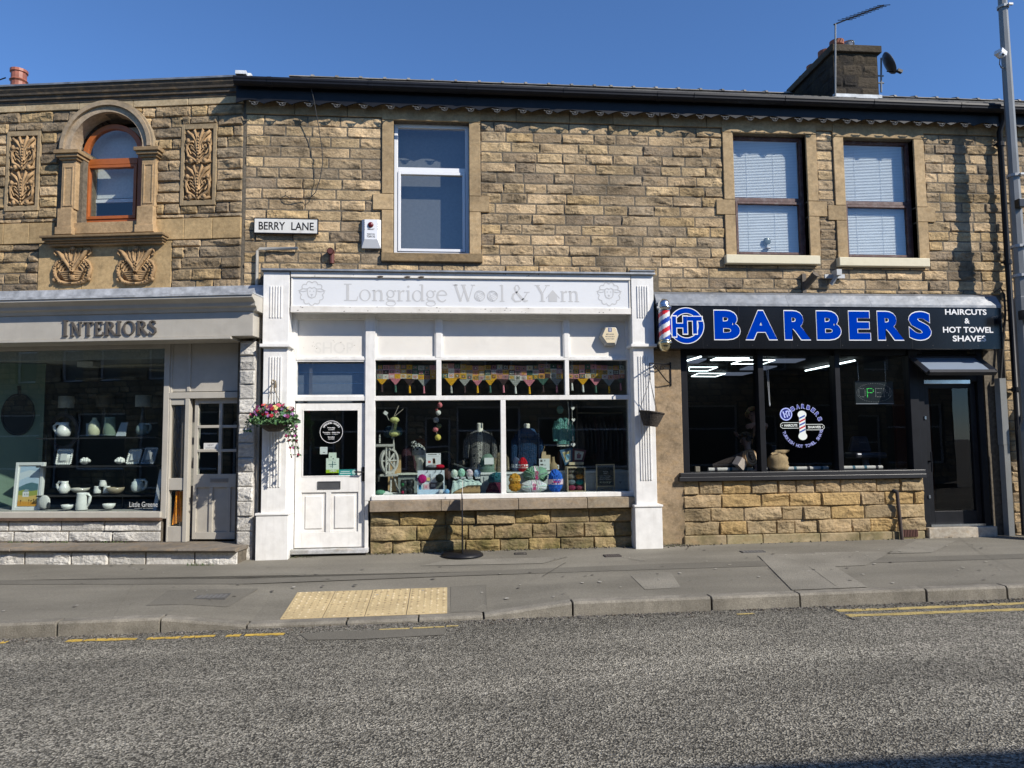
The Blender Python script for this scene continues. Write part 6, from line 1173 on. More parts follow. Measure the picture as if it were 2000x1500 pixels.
ddx0, ddx1 = XL(376, 900, PD), XL(476, 900, PD); yd_ = .13; mb = MB(); zd0, zd1 = zst+.03, zdT-.0
wc0, wc1 = ZL(420, 926, -.13), ZL(420, 788, -.13); gx = [XL(386, 850, -.13), XL(427, 850, -.13), XL(433, 850, -.13), XL(472, 850, -.13)]
mb.box(ddx0, gx[0], yd_, yd_+.05, zd0, zd1); mb.box(gx[3], ddx1+.05, yd_, yd_+.05, zd0, zd1); mb.box(gx[0], gx[3], yd_, yd_+.05, wc1, zd1); mb.box(gx[0], gx[3], yd_, yd_+.05, ZL(420, 952, -.13), wc0); mb.box(gx[0], gx[3], yd_, yd_+.05, zd0, zd0+.1); mb.box(gx[1], gx[2], yd_, yd_+.05, wc0, wc1)
zr1, zr2 = ZL(420, 880, -.13), ZL(420, 833, -.13)
for z in (zr1, zr2): mb.box(gx[0], gx[1], yd_, yd_+.05, z-.02, z+.02); mb.box(gx[2], gx[3], yd_, yd_+.05, z-.02, z+.02)
do = P(IB, 'door', mb, MGREY, .004); mb = MB(); zp_ = ZL(420, 952, -.13); mb.box(gx[0], gx[3], yd_+.025, yd_+.045, zd0+.1, zp_)
for x in (XL(411, 1000, -.13), XL(446, 1000, -.13)): mb.box(x-.025, x+.025, yd_+.002, yd_+.03, zd0+.1, zp_)
P(do, 'door_panel', mb, MGREY, .004)
for j, (za, zb_) in enumerate(((wc0, zr1-.02), (zr1+.02, zr2-.02), (zr2+.02, wc1))):
    for a, b in ((gx[0], gx[1]), (gx[2], gx[3])): pane(do, a, b, za, zb_, yd_+.025)
a, b = L(410, 942, -.12), L(445, 934, -.12); mb = MB(); mb.box(a[0], b[0], yd_-.008, yd_, a[1], b[1], (.3, .28, .25)); mb.box(a[0]+.02, b[0]-.02, yd_-.012, yd_-.006, a[1]+.012, b[1]-.012, (.25, .23, .2)); P(do, 'letter_plate', mb, MVS)
a, b = L(396, 879, -.12), L(425, 865, -.12); mb = MB(); mb.box(a[0], b[0], yd_+.015, yd_+.02, a[1], b[1], (.62, .62, .6)); text(mb, 'NEXT', a[0]+.06, b[0]-.07, a[1]+.055, a[1]+.08, yd_+.0145, (.1, .1, .1)); text(mb, 'DOOR DOWN', a[0]+.03, b[0]-.02, a[1]+.015, a[1]+.04, yd_+.0145, (.1, .1, .1)); P(do, 'paper_notice', mb, MTXT)
mb = MB(); room(mb, ddx0-.3, ddx1+.3, .2, 2, zst-.05, zdT+.5, (.03, .03, .03), (.05, .05, .05), (.05, .05, .05)); P(IB, 'lobby', mb, MVC)
c0_, c1_ = L(336, 1028, -.16), L(362, 958, -.16); mb = MB(); nx_, nz_ = 14, 10; cw = c1_[0]-c0_[0]; v = []
for i in range(nx_+1):
    for j in range(nz_+1):
        u, w_ = i/nx_, j/nz_; nar = .62+.36*(1-w_); x = c0_[0]+cw*(.5+(u-.5)*nar); v.append((x, .155+.018*sin(u*13+w_*2), c0_[1]+.02+(c1_[1]-c0_[1]-.03)*w_+(.06*u*(1-w_))))
mb.add(v, [(i*(nz_+1)+j, (i+1)*(nz_+1)+j, (i+1)*(nz_+1)+j+1, i*(nz_+1)+j+1) for i in range(nx_) for j in range(nz_)]); S('orange_cloth', 'bright orange patterned cloth bunched behind the low sidelight pane', 'cloth', mb, mat('orange_cloth', (.85, .3, .02), .85, var=.35, vs=45, bump=.3), (c0_[0], .2, c0_[1]), BEND)
# shop interior with green partition and shelves
CEIL = ZL(200, 704, -.25)
mb = MB(); room(mb, SW+.4, XL(330, 850, PD)+.02, .2, 4.6, -.0, CEIL+.08, (.10, .125, .115), (.12, .11, .1), (.42, .42, .40)); P(IB, 'shop_interior', mb, MVC)
mb = MB(); mb.box(SW+.5, gx1, .2, 1.3, .0, zg0-.01, (.35, .34, .32)); P(IB, 'window_base', mb, MVC)
qa, qb = XL(-260, 850, -.5), XL(84, 850, -1.15); mb = MB(); mb.add([(qa, .35, zg0-.02), (qb, 1.15, zg0-.02), (qb, 1.15, CEIL+.07), (qa, .35, CEIL+.07), (qa-.03, .4, zg0-.02), (qb-.03, 1.2, zg0-.02), (qb-.03, 1.2, CEIL+.07), (qa-.03, .4, CEIL+.07)], [(0, 1, 2, 3), (4, 7, 6, 5), (1, 5, 6, 2), (0, 4, 5, 1), (3, 2, 6, 7)], (.15, .225, .17)); P(IB, 'green_partition', mb, mat('green_wall_paint', None, .7, var=.05))
for k, (a, b, c, d) in enumerate((((150, 160), (300, 158), (0, 0), (0, 0)),)):
    pass
def cl(zx, zy): return L(zx*.22, 680+zy*.22, -1.2)
# ------------------------------------------------------------------ goods in the interiors shop window
def IL(zx, zy, e=.7): return L(zx*.22, 680+zy*.22, -e)
CER = mat('glazed_ceramic', None, .25, var=.05, vs=18, coat=.3); WHC = (.72, .73, .7)
def pot(name, lab, cat, box, e, col, prof, handle=0, group=None, spout=False):
    """turned vessel: prof = (radius share, height share); handle on side +1/-1"""
    (x0, zt), (x1, zb) = IL(box[0], box[1], e), IL(box[2], box[3], e); cx, R_, H = (x0+x1)/2, (x1-x0)/2, zt-zb; t = T(name, lab, cat, (cx, e, zb), BEND, group)
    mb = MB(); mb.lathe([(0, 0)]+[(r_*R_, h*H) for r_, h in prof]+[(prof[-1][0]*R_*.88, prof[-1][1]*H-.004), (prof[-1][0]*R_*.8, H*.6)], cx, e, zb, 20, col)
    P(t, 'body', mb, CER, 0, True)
    if handle:
        hx = lambda a: cx+handle*R_*a; hb = MB(); hb.tube([(hx(.6), e, zb+.9*H), (hx(1.15), e, zb+.93*H), (hx(1.5), e, zb+.75*H), (hx(1.45), e, zb+.5*H), (hx(1.1), e, zb+.28*H), (hx(.75), e, zb+.22*H)], .018*min(1, H/.2)+.004, 8, col); P(t, 'handle', hb, CER, 0, True)
    if spout:
        sb = MB(); sb.prism([(cx-spout*R_*.45, zb+H*.99), (cx-spout*R_*.85, zb+H*1.02), (cx-spout*R_*.45, zb+H*.8)], e-.025, e+.025, col); P(t, 'spout', sb, CER)
    return t
JUG = [(.62, 0), (.82, .05), (1, .3), (.95, .5), (.7, .72), (.6, .85), (.68, 1)]; VASE = [(.7, 0), (.95, .1), (1, .4), (.8, .7), (.4, .88), (.32, .93), (.4, 1)]; CYL = [(.9, 0), (1, .05), (.92, .5), (.82, .92), (.86, 1)]; BOWL = [(.5, 0), (.62, .1), (.9, .5), (1, 1)]; RND = [(.55, 0), (.85, .15), (1, .45), (.85, .75), (.5, .92), (.55, 1)]
E7 = .5
t = T('display_shelves', 'three dark display shelves spanning the interiors window', 'shelves', (IL(900, 1300, E7)[0], E7, IL(900, 1300, E7)[1]), BEND)
for zy in (797, 1046, 1304):
    a, b = IL(375, zy, E7), IL(1425, zy, E7); mb = MB(); mb.box(a[0], b[0], E7-.13, E7+.17, a[1]-.02, a[1], (.03, .03, .032)); P(t, 'shelf', mb, MVS)
for zx in (390, 1090):
    a = IL(zx, 1440, E7+.2); mb = MB(); mb.tube([(a[0], E7+.2, a[1]), (a[0], E7+.2, IL(zx, 770, E7+.2)[1])], .015, 6, (.03, .03, .03)); P(t, 'upright', mb, MVS)
pot('jug', 'ribbed white jug on the top shelf of the interiors window', 'jug', (512, 660, 620, 785), E7, WHC, JUG, -1, 'jugs in the interiors window', 1)
pot('vase', 'pale green bottle vase on the top shelf of the interiors window', 'vase', (790, 618, 885, 780), E7, (.5, .52, .36), VASE, 0, 'vases in the interiors window')
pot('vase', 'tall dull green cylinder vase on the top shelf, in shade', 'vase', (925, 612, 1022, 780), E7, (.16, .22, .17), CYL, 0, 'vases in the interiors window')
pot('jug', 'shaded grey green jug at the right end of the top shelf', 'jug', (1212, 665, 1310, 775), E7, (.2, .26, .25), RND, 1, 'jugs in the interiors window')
pot('jug', 'white jug with thin handle at the left end of the lowest shelf', 'jug', (532, 1180, 615, 1290), E7, WHC, JUG, -1, 'jugs in the interiors window')
pot('jug', 'round pale jug at the right end of the lowest shelf', 'jug', (1170, 1160, 1272, 1280), E7, (.6, .66, .64), RND, 1, 'jugs in the interiors window')
pot('jug', 'tall straight white jug standing on the window floor', 'jug', (683, 1283, 772, 1437), .32, WHC, CYL, 1, 'jugs in the interiors window')
pot('bowl', 'scalloped white bowl on the window floor left of the tall jug', 'bowl', (550, 1388, 652, 1430), .32, WHC, BOWL, 0, 'bowls in the interiors window')
pot('bowl', 'scalloped white bowl on the window floor right of the tall jug', 'bowl', (916, 1380, 1018, 1425), .32, WHC, BOWL, 0, 'bowls in the interiors window')
pot('bowl', 'wide shallow pale dish on the lowest shelf behind the tall jug', 'bowl', (640, 1240, 785, 1282), E7, (.5, .48, .42), BOWL, 0, 'bowls in the interiors window')
pot('bowl', 'shallow brown dish on the lowest shelf by the white cups', 'bowl', (955, 1235, 1095, 1290), E7, (.32, .27, .19), BOWL, 0, 'bowls in the interiors window')
for k, (a, b, c, d, l) in enumerate(((835, 1225, 895, 1288, 'small white cup on the lowest shelf, left of its pair'), (920, 1225, 980, 1288, 'small white cup on the lowest shelf partly behind the brown dish'), (885, 1172, 945, 1228, 'small white cup stacked on top of the two others'))): pot('cup', l, 'cup', (a, b, c, d), E7+.03, WHC, CYL, 0, 'white cups on the lowest shelf')
def spiky(lab, x0, x1, zb_):
    a, b = IL(x0, zb_, E7), IL(x1, zb_, E7); cx, R_ = (a[0]+b[0])/2, (b[0]-a[0])/2; mb = MB(); r = random.Random(x0); mb.lathe([(0, 0), (R_*.5, .01), (R_*.8, R_*.5)], cx, E7, a[1], 12, WHC)
    for k in range(26): u, w_ = r.uniform(0, 2*pi), r.uniform(.3, 1); mb.ell(cx+R_*.85*w_*cos(u), E7+R_*.7*w_*sin(u), a[1]+R_*(.5+.5*(1-w_)+r.uniform(0, .3)), .022, .022, .026, WHC, 7, 5)
    S('coral_ornament', lab, 'ornament', mb, CER, (cx, E7, a[1]), BEND, 'white coral ornaments', 0, True)
spiky('white bobbly coral ornament on the middle shelf, left of centre', 705, 795, 1035); spiky('white bobbly coral ornament on the middle shelf beside a scalloped frame', 1018, 1106, 1032)
def sframe(lab, x0, z0_, x1, z1_, lean, col):
    (xa_, zt), (xb__, zb_) = IL(x0, z0_, E7), IL(x1, z1_, E7); mb = MB(); n = 7; w, h = xb__-xa_, zt-zb_; pts = []
    for i in range(n): pts.append((xa_+w*(i+.5)/n, zb_, w/n*.62))
    for i in range(n): pts.append((xa_+w*(i+.5)/n, zt, w/n*.62))
    for i in range(8): pts += [(xa_, zb_+h*(i+.5)/8, h/16*1.25), (xb__, zb_+h*(i+.5)/8, h/16*1.25)]
    sk = lambda z: lean*(z-zb_)
    mb.add([(xa_+sk(zb_), E7, zb_), (xb__, E7, zb_), (xb__+sk(zt), E7+.05, zt), (xa_+sk(zt), E7+.05, zt), (xa_, E7+.02, zb_), (xb__, E7+.02, zb_), (xb__+sk(zt), E7+.07, zt), (xa_+sk(zt), E7+.07, zt)], [(0, 1, 2, 3), (7, 6, 5, 4), (0, 4, 5, 1), (1, 5, 6, 2), (2, 6, 7, 3), (3, 7, 4, 0)], col)
    for x, z, r_ in pts: mb.ell(x+sk(z), E7+.05*(z-zb_)/h, z+(r_*.2 if z == zb_ else 0), r_, .014, r_, col, 8, 6)
    t = T('photo_frame', lab, 'photo frame', ((xa_+xb__)/2, E7, zb_), BEND, 'scalloped frames on the shelf'); P(t, 'frame', mb, CER, 0, True); mb = MB(); q0, q1 = xa_+w*.28, xb__-w*.28; za, zb2 = zb_+h*.26, zt-h*.26
    mb.add([(q0+sk(za), E7-.0, za), (q1+sk(za), E7-.0, za), (q1+sk(zb2), E7+.018, zb2), (q0+sk(zb2), E7+.018, zb2)], [(0, 1, 2, 3)], (.62, .64, .62)); P(t, 'picture', mb, MTXT)
sframe('white scalloped photo frame at the left of the middle shelf', 500, 905, 622, 1030, 0, WHC); sframe('white scalloped photo frame leaning at the right of the middle shelf', 1125, 905, 1225, 1025, .12, WHC); sframe('blue grey scalloped photo frame at the far right of the middle shelf', 1260, 888, 1360, 1025, .16, (.3, .36, .42))
a, b = IL(742, 668, E7), IL(790, 780, E7); mb = MB(); mb.box(a[0], b[0], E7+.06, E7+.08, b[1], a[1], (.36, .4, .38)); mb.box(a[0]+.02, b[0]-.02, E7+.058, E7+.061, b[1]+.03, a[1]-.03, (.5, .52, .5)); S('photo_frame', 'small grey picture frame behind the pale green vase', 'photo frame', mb, MVC, (a[0], E7+.07, b[1]), BEND)
a, b = IL(1030, 660, E7), IL(1110, 780, E7); mb = MB(); mb.add([(a[0], E7, b[1]), (b[0]-.0, E7, b[1]), (b[0]+.0, E7+.05, a[1]), (a[0]+.05, E7+.05, a[1]), (a[0], E7+.02, b[1]), (b[0], E7+.02, b[1]), (b[0], E7+.07, a[1]), (a[0]+.05, E7+.07, a[1])], [(0, 1, 2, 3), (7, 6, 5, 4), (1, 5, 6, 2), (3, 2, 6, 7), (0, 3, 7, 4)], (.4, .45, .48)); S('price_card', 'pale leaning price card on the top shelf right of the green vases', 'card', mb, MTXT, (a[0], E7, b[1]), BEND)
def shade(lab, x0, x1, z0_, z1_, col, e=1.5):
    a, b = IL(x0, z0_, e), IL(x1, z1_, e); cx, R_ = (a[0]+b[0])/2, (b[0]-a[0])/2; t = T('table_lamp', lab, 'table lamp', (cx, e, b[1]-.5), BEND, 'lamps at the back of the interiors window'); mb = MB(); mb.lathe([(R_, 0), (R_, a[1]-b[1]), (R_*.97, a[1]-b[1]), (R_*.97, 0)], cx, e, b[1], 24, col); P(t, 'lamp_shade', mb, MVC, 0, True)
    mb = MB(); mb.lathe([(.1, -.5), (.1, -.48), (.03, -.45), (.05, -.3), (.03, -.1), (.012, .05)], cx, e, b[1], 14, (.08, .08, .08)); P(t, 'base', mb, MVS, 0, True)
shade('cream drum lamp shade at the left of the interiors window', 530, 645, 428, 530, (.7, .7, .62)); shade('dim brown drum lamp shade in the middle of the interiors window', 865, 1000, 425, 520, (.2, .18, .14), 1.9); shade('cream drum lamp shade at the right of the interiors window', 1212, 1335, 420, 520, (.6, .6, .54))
# round mirror on the green partition, leaning picture, ring
ang = atan2(1.15-.35, qb-qa); pu = Vector((cos(ang), sin(ang), 0)); pn_ = Vector((sin(ang), -cos(ang), 0))
sm_, zm_ = IL(165, 590, .8); 
def on_part(zx, zy):
    q = ray(zx*.22, 680+zy*.22); lo = np.array([q@LD, q@(-LN), q[2]]); co = np.array([CAM@LD, CAM@(-LN), CAM[2]]); A = np.array([qa, .35, 0]); nn = np.array([pn_.x, pn_.y, 0]); k = ((A-co)@nn)/(lo@nn); return co+k*lo
c_ = on_part(165, 590); hgt = (on_part(165, 400)[2]-on_part(165, 775)[2])/2; wid = np.linalg.norm((on_part(312, 590)-on_part(15, 590))[:2])/2
mt_ = Matrix((( pu.x, 0, pn_.x), (pu.y, 0, pn_.y), (0, 1, 0)))
t = T('round_mirror', 'round black framed mirror hanging on the green partition', 'mirror', tuple(c_), BEND); k_ = wid/hgt
mm3 = Matrix(((pu.x*k_, 0, pn_.x), (pu.y*k_, 0, pn_.y), (0, 1, 0)))
mb = MB(); mb.lathe([(hgt, .0), (hgt, .035), (hgt-.03, .035), (hgt-.03, .01)], *c_, 40, (.012, .012, .012), mm3); P(t, 'frame', mb, MVS)
mb = MB(); mb.lathe([(hgt-.028, .012), (.0, .012)], *c_, 40, (.02, .022, .025), mm3); P(t, 'mirror_glass', mb, mat('dark_mirror', (.02, .022, .025), .05, spec=.6, var=0)); h_ = c_+np.array([0, 0, hgt]); mb = MB(); mb.tube([tuple(h_), tuple(h_+np.array([.0, -.02, .12]))], .022, 8, (.02, .02, .02)); P(t, 'hook_strap', mb, MVS)
p0, p1 = IL(110, 1440, .45), IL(400, 1012, .5); t = T('framed_painting', 'white framed painting of a cottage, hills and golden field leaning in the window', 'painting', ((p0[0]+p1[0])/2, .45, p0[1]), BEND); W_, H_ = p1[0]-p0[0], p1[1]-p0[1]
fr = MB(); fr.box(-W_/2, W_/2, 0, .03, 0, H_, (.7, .71, .69))
def leanm(mb):
    rot = Matrix.Rotation(radians(-4), 3, 'X'); 
    for i, v in enumerate(mb.V): mb.V[i] = np.array([tuple(rot @ Vector((a+.0*c, b, c))+Vector(((p0[0]+p1[0])/2, .45, p0[1]))) for a, b, c in v])
    return mb
b2 = MB(); frame(b2, -W_/2, W_/2, 0, H_, .045, -.018, 0, WC); P(t, 'frame', leanm(fr), MGREY.copy() if False else mat('white_frame', (.72, .73, .71), .4, var=.02)); P(t, 'moulding', leanm(b2), mat('white_frame'), .004)
pi_ = MB(); u = lambda a: -W_/2+W_*a; w_ = lambda b: H_*b; y = -.001
pi_.box(u(.16), u(.84), y-.003, y, w_(.085), w_(.915), (.42, .55, .66))
def poly(pts, c, k): pi_.add([(u(a), y-.003-.0006*k, w_(b)) for a, b in pts], [list(range(len(pts)))], c)
poly([(.16, .62), (.45, .7), (.84, .66), (.84, .8), (.5, .84), (.16, .78)], (.58, .66, .7), 1); poly([(.16, .4), (.84, .4), (.84, .55), (.6, .58), (.4, .55), (.16, .48)], (.08, .17, .2), 2); poly([(.16, .3), (.84, .3), (.84, .42), (.6, .4), (.35, .43), (.16, .4)], (.3, .34, .08), 3); poly([(.16, .085), (.84, .085), (.84, .32), (.5, .29), (.16, .32)], (.62, .43, .14), 4); poly([(.16, .085), (.84, .085), (.84, .17), (.16, .19)], (.62, .3, .05), 5)
poly([(.32, .28), (.54, .28), (.54, .38), (.43, .43), (.32, .38)], (.75, .75, .72), 6); poly([(.34, .38), (.5, .38), (.53, .43), (.4, .44)], (.3, .38, .42), 7)
for a in (.38, .44, .5): poly([(a, .31), (a+.02, .31), (a+.02, .35), (a, .35)], (.12, .12, .14), 8)
for a, b in ((.27, .2), (.56, .21), (.64, .2), (.72, .22)): poly([(a-.02, b), (a, b-.03), (a+.03, b), (a, b+.02)], (.1, .05, .02), 8); poly([(a-.003, b-.09), (a+.003, b-.09), (a+.003, b), (a-.003, b)], (.1, .06, .02), 7)
P(t, 'canvas', leanm(pi_), MTXT)
q = IL(395, 1365, .36); mb = MB(); mb.ell(q[0], .36, q[1]-.0, .09, .03, .1, (.62, .62, .58), 14, 8); mb.ell(q[0]+.07, .35, q[1]-.05, .03, .02, .05, (.04, .04, .04), 8, 6); S('china_ornament', 'white rounded china ornament peeping out beside the painting', 'ornament', mb, CER, (q[0], .36, q[1]-.1), BEND)
c = IL(560, 740, 1.4); mb = MB(); mb.ring(c[0], c[1], .27, .3, .06, .06, 1.4, .03, (.07, .06, .065), n=30); S('hoop_mirror', 'dark round hoop frame behind the ribbed white jug', 'frame', mb, MVS, (c[0], 1.4, c[1]), BEND)
for k, (x, y, l) in enumerate(((880, 175, 'cream ceiling light tray at the right of the interiors shop ceiling'), (700, 430, 'thin cream ceiling light seen deep in the interiors shop'), (1360, 250, 'cream ceiling light tray beside the interiors window post'))):
    d_ = (1.6, 3.9, 2.4)[k]; a = IL(x, y, d_); mb = MB(); mb.box(a[0]-.0, a[0]+(1.5, 1.2, .9)[k], d_-.12, d_+.12, CEIL+.04, CEIL+.075, (.55, .5, .38)); S('ceiling_light', l, 'ceiling light', mb, MVC, (a[0], d_, CEIL+.04), BEND, 'ceiling lights in the interiors shop')
a, b = IL(705, 128, .9), IL(840, 160, .9); mb = MB(); mb.box(a[0], b[0], .85, 1.05, CEIL-.02, CEIL+.06, (.6, .6, .57)); S('spotlight_box', 'pale box fixed under the interiors shop ceiling', 'light fitting', mb, MVC, (a[0], .9, CEIL), BEND)
a, b = L(1375*.22, 680+1390*.22, -.35), L(1450*.22, 680+1070*.22, -.6); mb = MB(); mb.add([(a[0], .3, a[1]-.08), (a[0]+.05, .3, a[1]-.08), (b[0]+.06, .5, b[1]), (b[0], .5, b[1]), (a[0], .34, a[1]-.08), (a[0]+.05, .34, a[1]-.08), (b[0]+.06, .54, b[1]), (b[0], .54, b[1])], [(0, 1, 2, 3), (7, 6, 5, 4), (0, 4, 5, 1), (1, 5, 6, 2), (2, 6, 7, 3), (3, 7, 4, 0)], (.5, .55, .6)); S('leaning_frame', 'pale narrow frame edge leaning at the right end of the interiors window', 'frame', mb, MVC, (a[0], .32, a[1]), BEND)
# ------------------------------------------------------------------ goods in the wool shop window
def A(zx, zy, e=.5): return M(720+zx*.13333, 780+zy*.13333, -e)
def B(zx, zy, e=.5): return M(980+zx*.13333, 780+zy*.13333, -e)
zfl = zs0-.008; BT = A(1750, 1070, .44)[1]
bn = T('display_plinth', 'low white display plinth at the back of the wool shop window', 'plinth', (4.6, .8, zfl)); mb = MB(); mb.box(A(1640, 1100, .44)[0], B(1850, 1100, .44)[0], .44, .95, zfl, BT-.03, (.5, .53, .53)); mb.box(A(1630, 1100, .44)[0], B(1860, 1100, .44)[0], .42, .97, BT-.03, BT, (.62, .65, .64)); P(bn, 'body', mb, MVC)
p = B(640, 1120, .62); mb = MB(); mb.box(A(1690, 1120, .44)[0], A(1900, 1120, .44)[0], .428, .438, zfl+.08, BT-.06, (.4, .44, .44)); P(bn, 'drawer_front', mb, MVC)
def ball(name, lab, c, y, r, col, group='balls of wool in the window', band=None, rz=None, rx=None, ball_mat=None, wob=.05):
    """skein: fat ellipsoid with wound strands and a paper band"""
    rx = rx or r; rz = rz or r; x, z = c; t = T(name, lab, 'wool', (x, y, z-rz), 0, group); mb = MB(); mb.ell(x, y, z, rx, min(rx, rz)*.85, rz, col, 20, 12, wob)
    rr = random.Random(int(x*1000)+int(z*100))
    for k in range(11):
        th, tilt = rr.uniform(0, 2*pi), rr.uniform(-.7, .7); pts = []
        for i in range(13):
            a = pi*i/12-pi; v = Vector((cos(a), sin(a)*1.0, tilt*cos(a*1+th)*.8)); v.normalize(); rot = Matrix.Rotation(th, 3, 'Y'); v = rot @ v; pts.append((x+v.x*rx*1.0, y+v.y*min(rx, rz)*.87, z+v.z*rz*1.0))
        mb.tube(pts, .09*min(rx, rz), 5, tuple(a_*rr.uniform(.85, 1.12) for a_ in col))
    P(t, 'skein', mb, MYARN, 0, True)
    if band:
        vert, bc, tx = band; bb = MB(); N = 20; w = .42
        if vert: bb.tube([(x-rx*.18, y, z), (x+rx*.22, y, z)], [1, 1], 20, bc); V_ = bb.V[0]; V_[:, 1] = y+(V_[:, 1]-y)*min(rx, rz)*.93; V_[:, 2] = z+(V_[:, 2]-z)*rz*1.06
        else: bb.lathe([(1, -rz*.24), (1, rz*.2)], x, y, z, 20, bc); V_ = bb.V[0]; V_[:, 0] = x+(V_[:, 0]-x)*rx*1.06; V_[:, 1] = y+(V_[:, 1]-y)*min(rx, rz)*.93
        P(t, 'paper_band', bb, mat('paper', None, .6, var=.02), 0, True)
        if tx:
            lb = MB(); yy = y-min(rx, rz)*.96; 
            if vert: text(lb, tx, x-rz*.5, x+rz*.5, z-rx*.12, z+rx*.12, yy, (.45, .03, .15), .03, pi/2)
            else: text(lb, tx, x-rx*.4, x+rx*.55, z-rz*.1, z+rz*.08, yy, (.45, .03, .15), .03)
            P(t, 'band_lettering', lb, MTXT)
    return t
PINKB = (.6, .45, .52)
ball('yarn_ball', 'mustard ball of wool standing by the middle window post', B(190, 1275, .2), .2, .085, (.42, .2, .025), rz=.135 if False else .075, rx=.09)
ball('yarn_ball', 'mustard upper half of the wool ball by the middle post', B(190, 1170, .2), .2, .08, (.46, .23, .03), rz=.085, rx=.085, band=(0, (.6, .42, .15), None))
ball('yarn_ball', 'big sage green chunky wool ball with a pink lettered band', B(500, 1105, .36), .36, .16, (.19, .36, .25), rz=.125, rx=.185, band=(1, PINKB, 'BIG!'), wob=.08)
ball('yarn_ball', 'big white chunky wool ball with a pink lettered band at the front', B(470, 1275, .2), .2, .13, (.6, .63, .64), rz=.09, rx=.195, band=(1, PINKB, 'BIG!'), wob=.08)
ball('yarn_ball', 'bright blue upright wool ball with a pink lettered band', B(785, 1200, .22), .22, .13, (.03, .13, .55), rz=.175, rx=.11, band=(0, PINKB, 'BIG!'), wob=.07)
ball('yarn_ball', 'red wool ball with a white band on the plinth', B(310, 975, .5), .5, .08, (.42, .01, .02), rz=.125, rx=.075, band=(0, (.7, .66, .64), None))
ball('yarn_ball', 'slate blue wool ball with a white band left of the red one', B(212, 970, .54), .54, .08, (.07, .1, .17), rz=.125, rx=.07, band=(0, (.6, .64, .66), None))
ball('yarn_ball', 'teal wool ball on a dark red base half behind the middle post', A(1880, 1170, .3), .3, .1, (.02, .1, .13), rz=.1, rx=.13)
mb = MB(); q = A(1870, 1300, .3); mb.lathe([(.16, 0), (.15, .04), (.1, .15), (.06, .17)], q[0], .3, zfl, 16, (.07, .012, .03)); S('dark_red_knit', 'folded dark red knit under the teal wool by the middle post', 'knitwear', mb, MYARN, (q[0], .3, zfl))
q = A(1740, 980, .52); t = T('knitted_hat', 'sage green knitted hat with a white paper label on the plinth', 'hat', (q[0], .56, BT)); mb = MB(); mb.lathe([(.13, 0), (.135, .03), (.13, .1), (.12, .17), (.1, .23), (.06, .27), (0, .285)], q[0], .57, BT, 26, (.13, .2, .16)); P(t, 'hat_body', mb, MYARN, 0, True); mb = MB(); mb.box(q[0]-.05, q[0]+.09, .43, .445, BT+.12, BT+.22, (.66, .68, .68)); P(t, 'label_card', mb, MTXT)
def knit_dummy(name, lab, cx, y, zb, zt, sw, col, neck=True, colr=None, sleeves=.8, sl=.55, collar=0, col2=None, kn=1):
    """shop bust in a knitted top: shaped torso, sleeves, neck stump"""
    H = zt-zb; t = T(name, lab, 'mannequin', (cx, y, zb)); N = 28; prof = [(.74, 0), (.78, .06), (.8, .3), (.84, .55), (.98, .76), (.95, .86), (.7, .93), (.4, .97), (.26, 1)]; v = []
    for r_, h in prof: v += [(cx+sw*r_*cos(2*pi*k/N)*(1), y+sw*.55*min(r_, .86)*sin(2*pi*k/N)*(1+.02*sin(8*k)), zb+H*h+(.015*sin(3*k) if h == 0 else 0)) for k in range(N)]
    mb = MB(); rr = random.Random(5)
    for i in range(len(prof)-1):
        for k in range(N):
            c = col2 if col2 and (N*.68 < k < N*.78) else col; mb.add([v[i*N+k], v[i*N+(k+1) % N], v[(i+1)*N+(k+1) % N], v[(i+1)*N+k]], [(0, 1, 2, 3)], c)
    P(t, 'knitted_body', mb, MKNIT, 0, True)
    for s_ in (-1, 1):
        mb = MB(); mb.tube([(cx+s_*sw*.72, y, zb+H*.88), (cx+s_*sw*.98, y-.01, zb+H*.72), (cx+s_*sw*1.12, y-.03, zb+H*(.85-sl*.7)), (cx+s_*sw*1.13, y-.05, zb+H*(.85-sl))], [sw*.3, sw*.3, sw*.25, sw*.22], 12, col); P(t, 'sleeve', mb, MKNIT, 0, True)
    if collar: mb = MB(); mb.lathe([(sw*.66, -.02), (sw*.78, .03), (sw*.62, .09), (sw*.36, .11), (sw*.3, .06)], cx, y, zt-.13*H, 20, tuple(a*.9 for a in col)); P(t, 'cowl_collar', mb, MYARN, 0, True)
    if neck: mb = MB(); mb.lathe([(sw*.34, -.05), (sw*.24, .02), (sw*.235, .08), (sw*.25, .1), (sw*.2, .115), (0, .115)], cx, y, zt-.015, 18, (.66, .64, .56)); P(t, 'neck_stump', mb, MVC, 0, True)
    return t
a0_, b0_ = A(1430, 960, .6), A(1830, 440, .6); knit_dummy('mannequin', 'bust in a grey buttoned cardigan behind the left wool pane', (a0_[0]+b0_[0])/2, .6, BT+.02, b0_[1], (b0_[0]-a0_[0])/2*.92, (.165, .165, .165), col2=(.5, .49, .46))
c_ = A(1700, 700, .6); mb = MB()
for k in range(5): mb.ell((a0_[0]+b0_[0])/2-.004, .6-.145, BT+.1+.12*k, .012, .006, .012, (.03, .03, .03), 8, 6)
P(bpy.data.objects['mannequin'], 'button', mb, MVS)
a0_, b0_ = B(190, 950, .62), B(570, 470, .62); knit_dummy('mannequin', 'bust in a dark blue cowl necked cable knit top behind the right wool pane', B(370, 700, .62)[0], .62, BT+.02, B(320, 450, .62)[1], (b0_[0]-a0_[0])/2*.95, (.02, .055, .13), collar=1, sl=.8)
q0, q1 = A(1830, 1060, .55), A(2030, 770, .55); knit_dummy('mannequin', 'small beige child size knit on a bust half behind the middle post', (q0[0]+q1[0])/2+.01, .55, BT, q1[1], (q1[0]-q0[0])/2*.85, (.3, .25, .17), sl=.75)
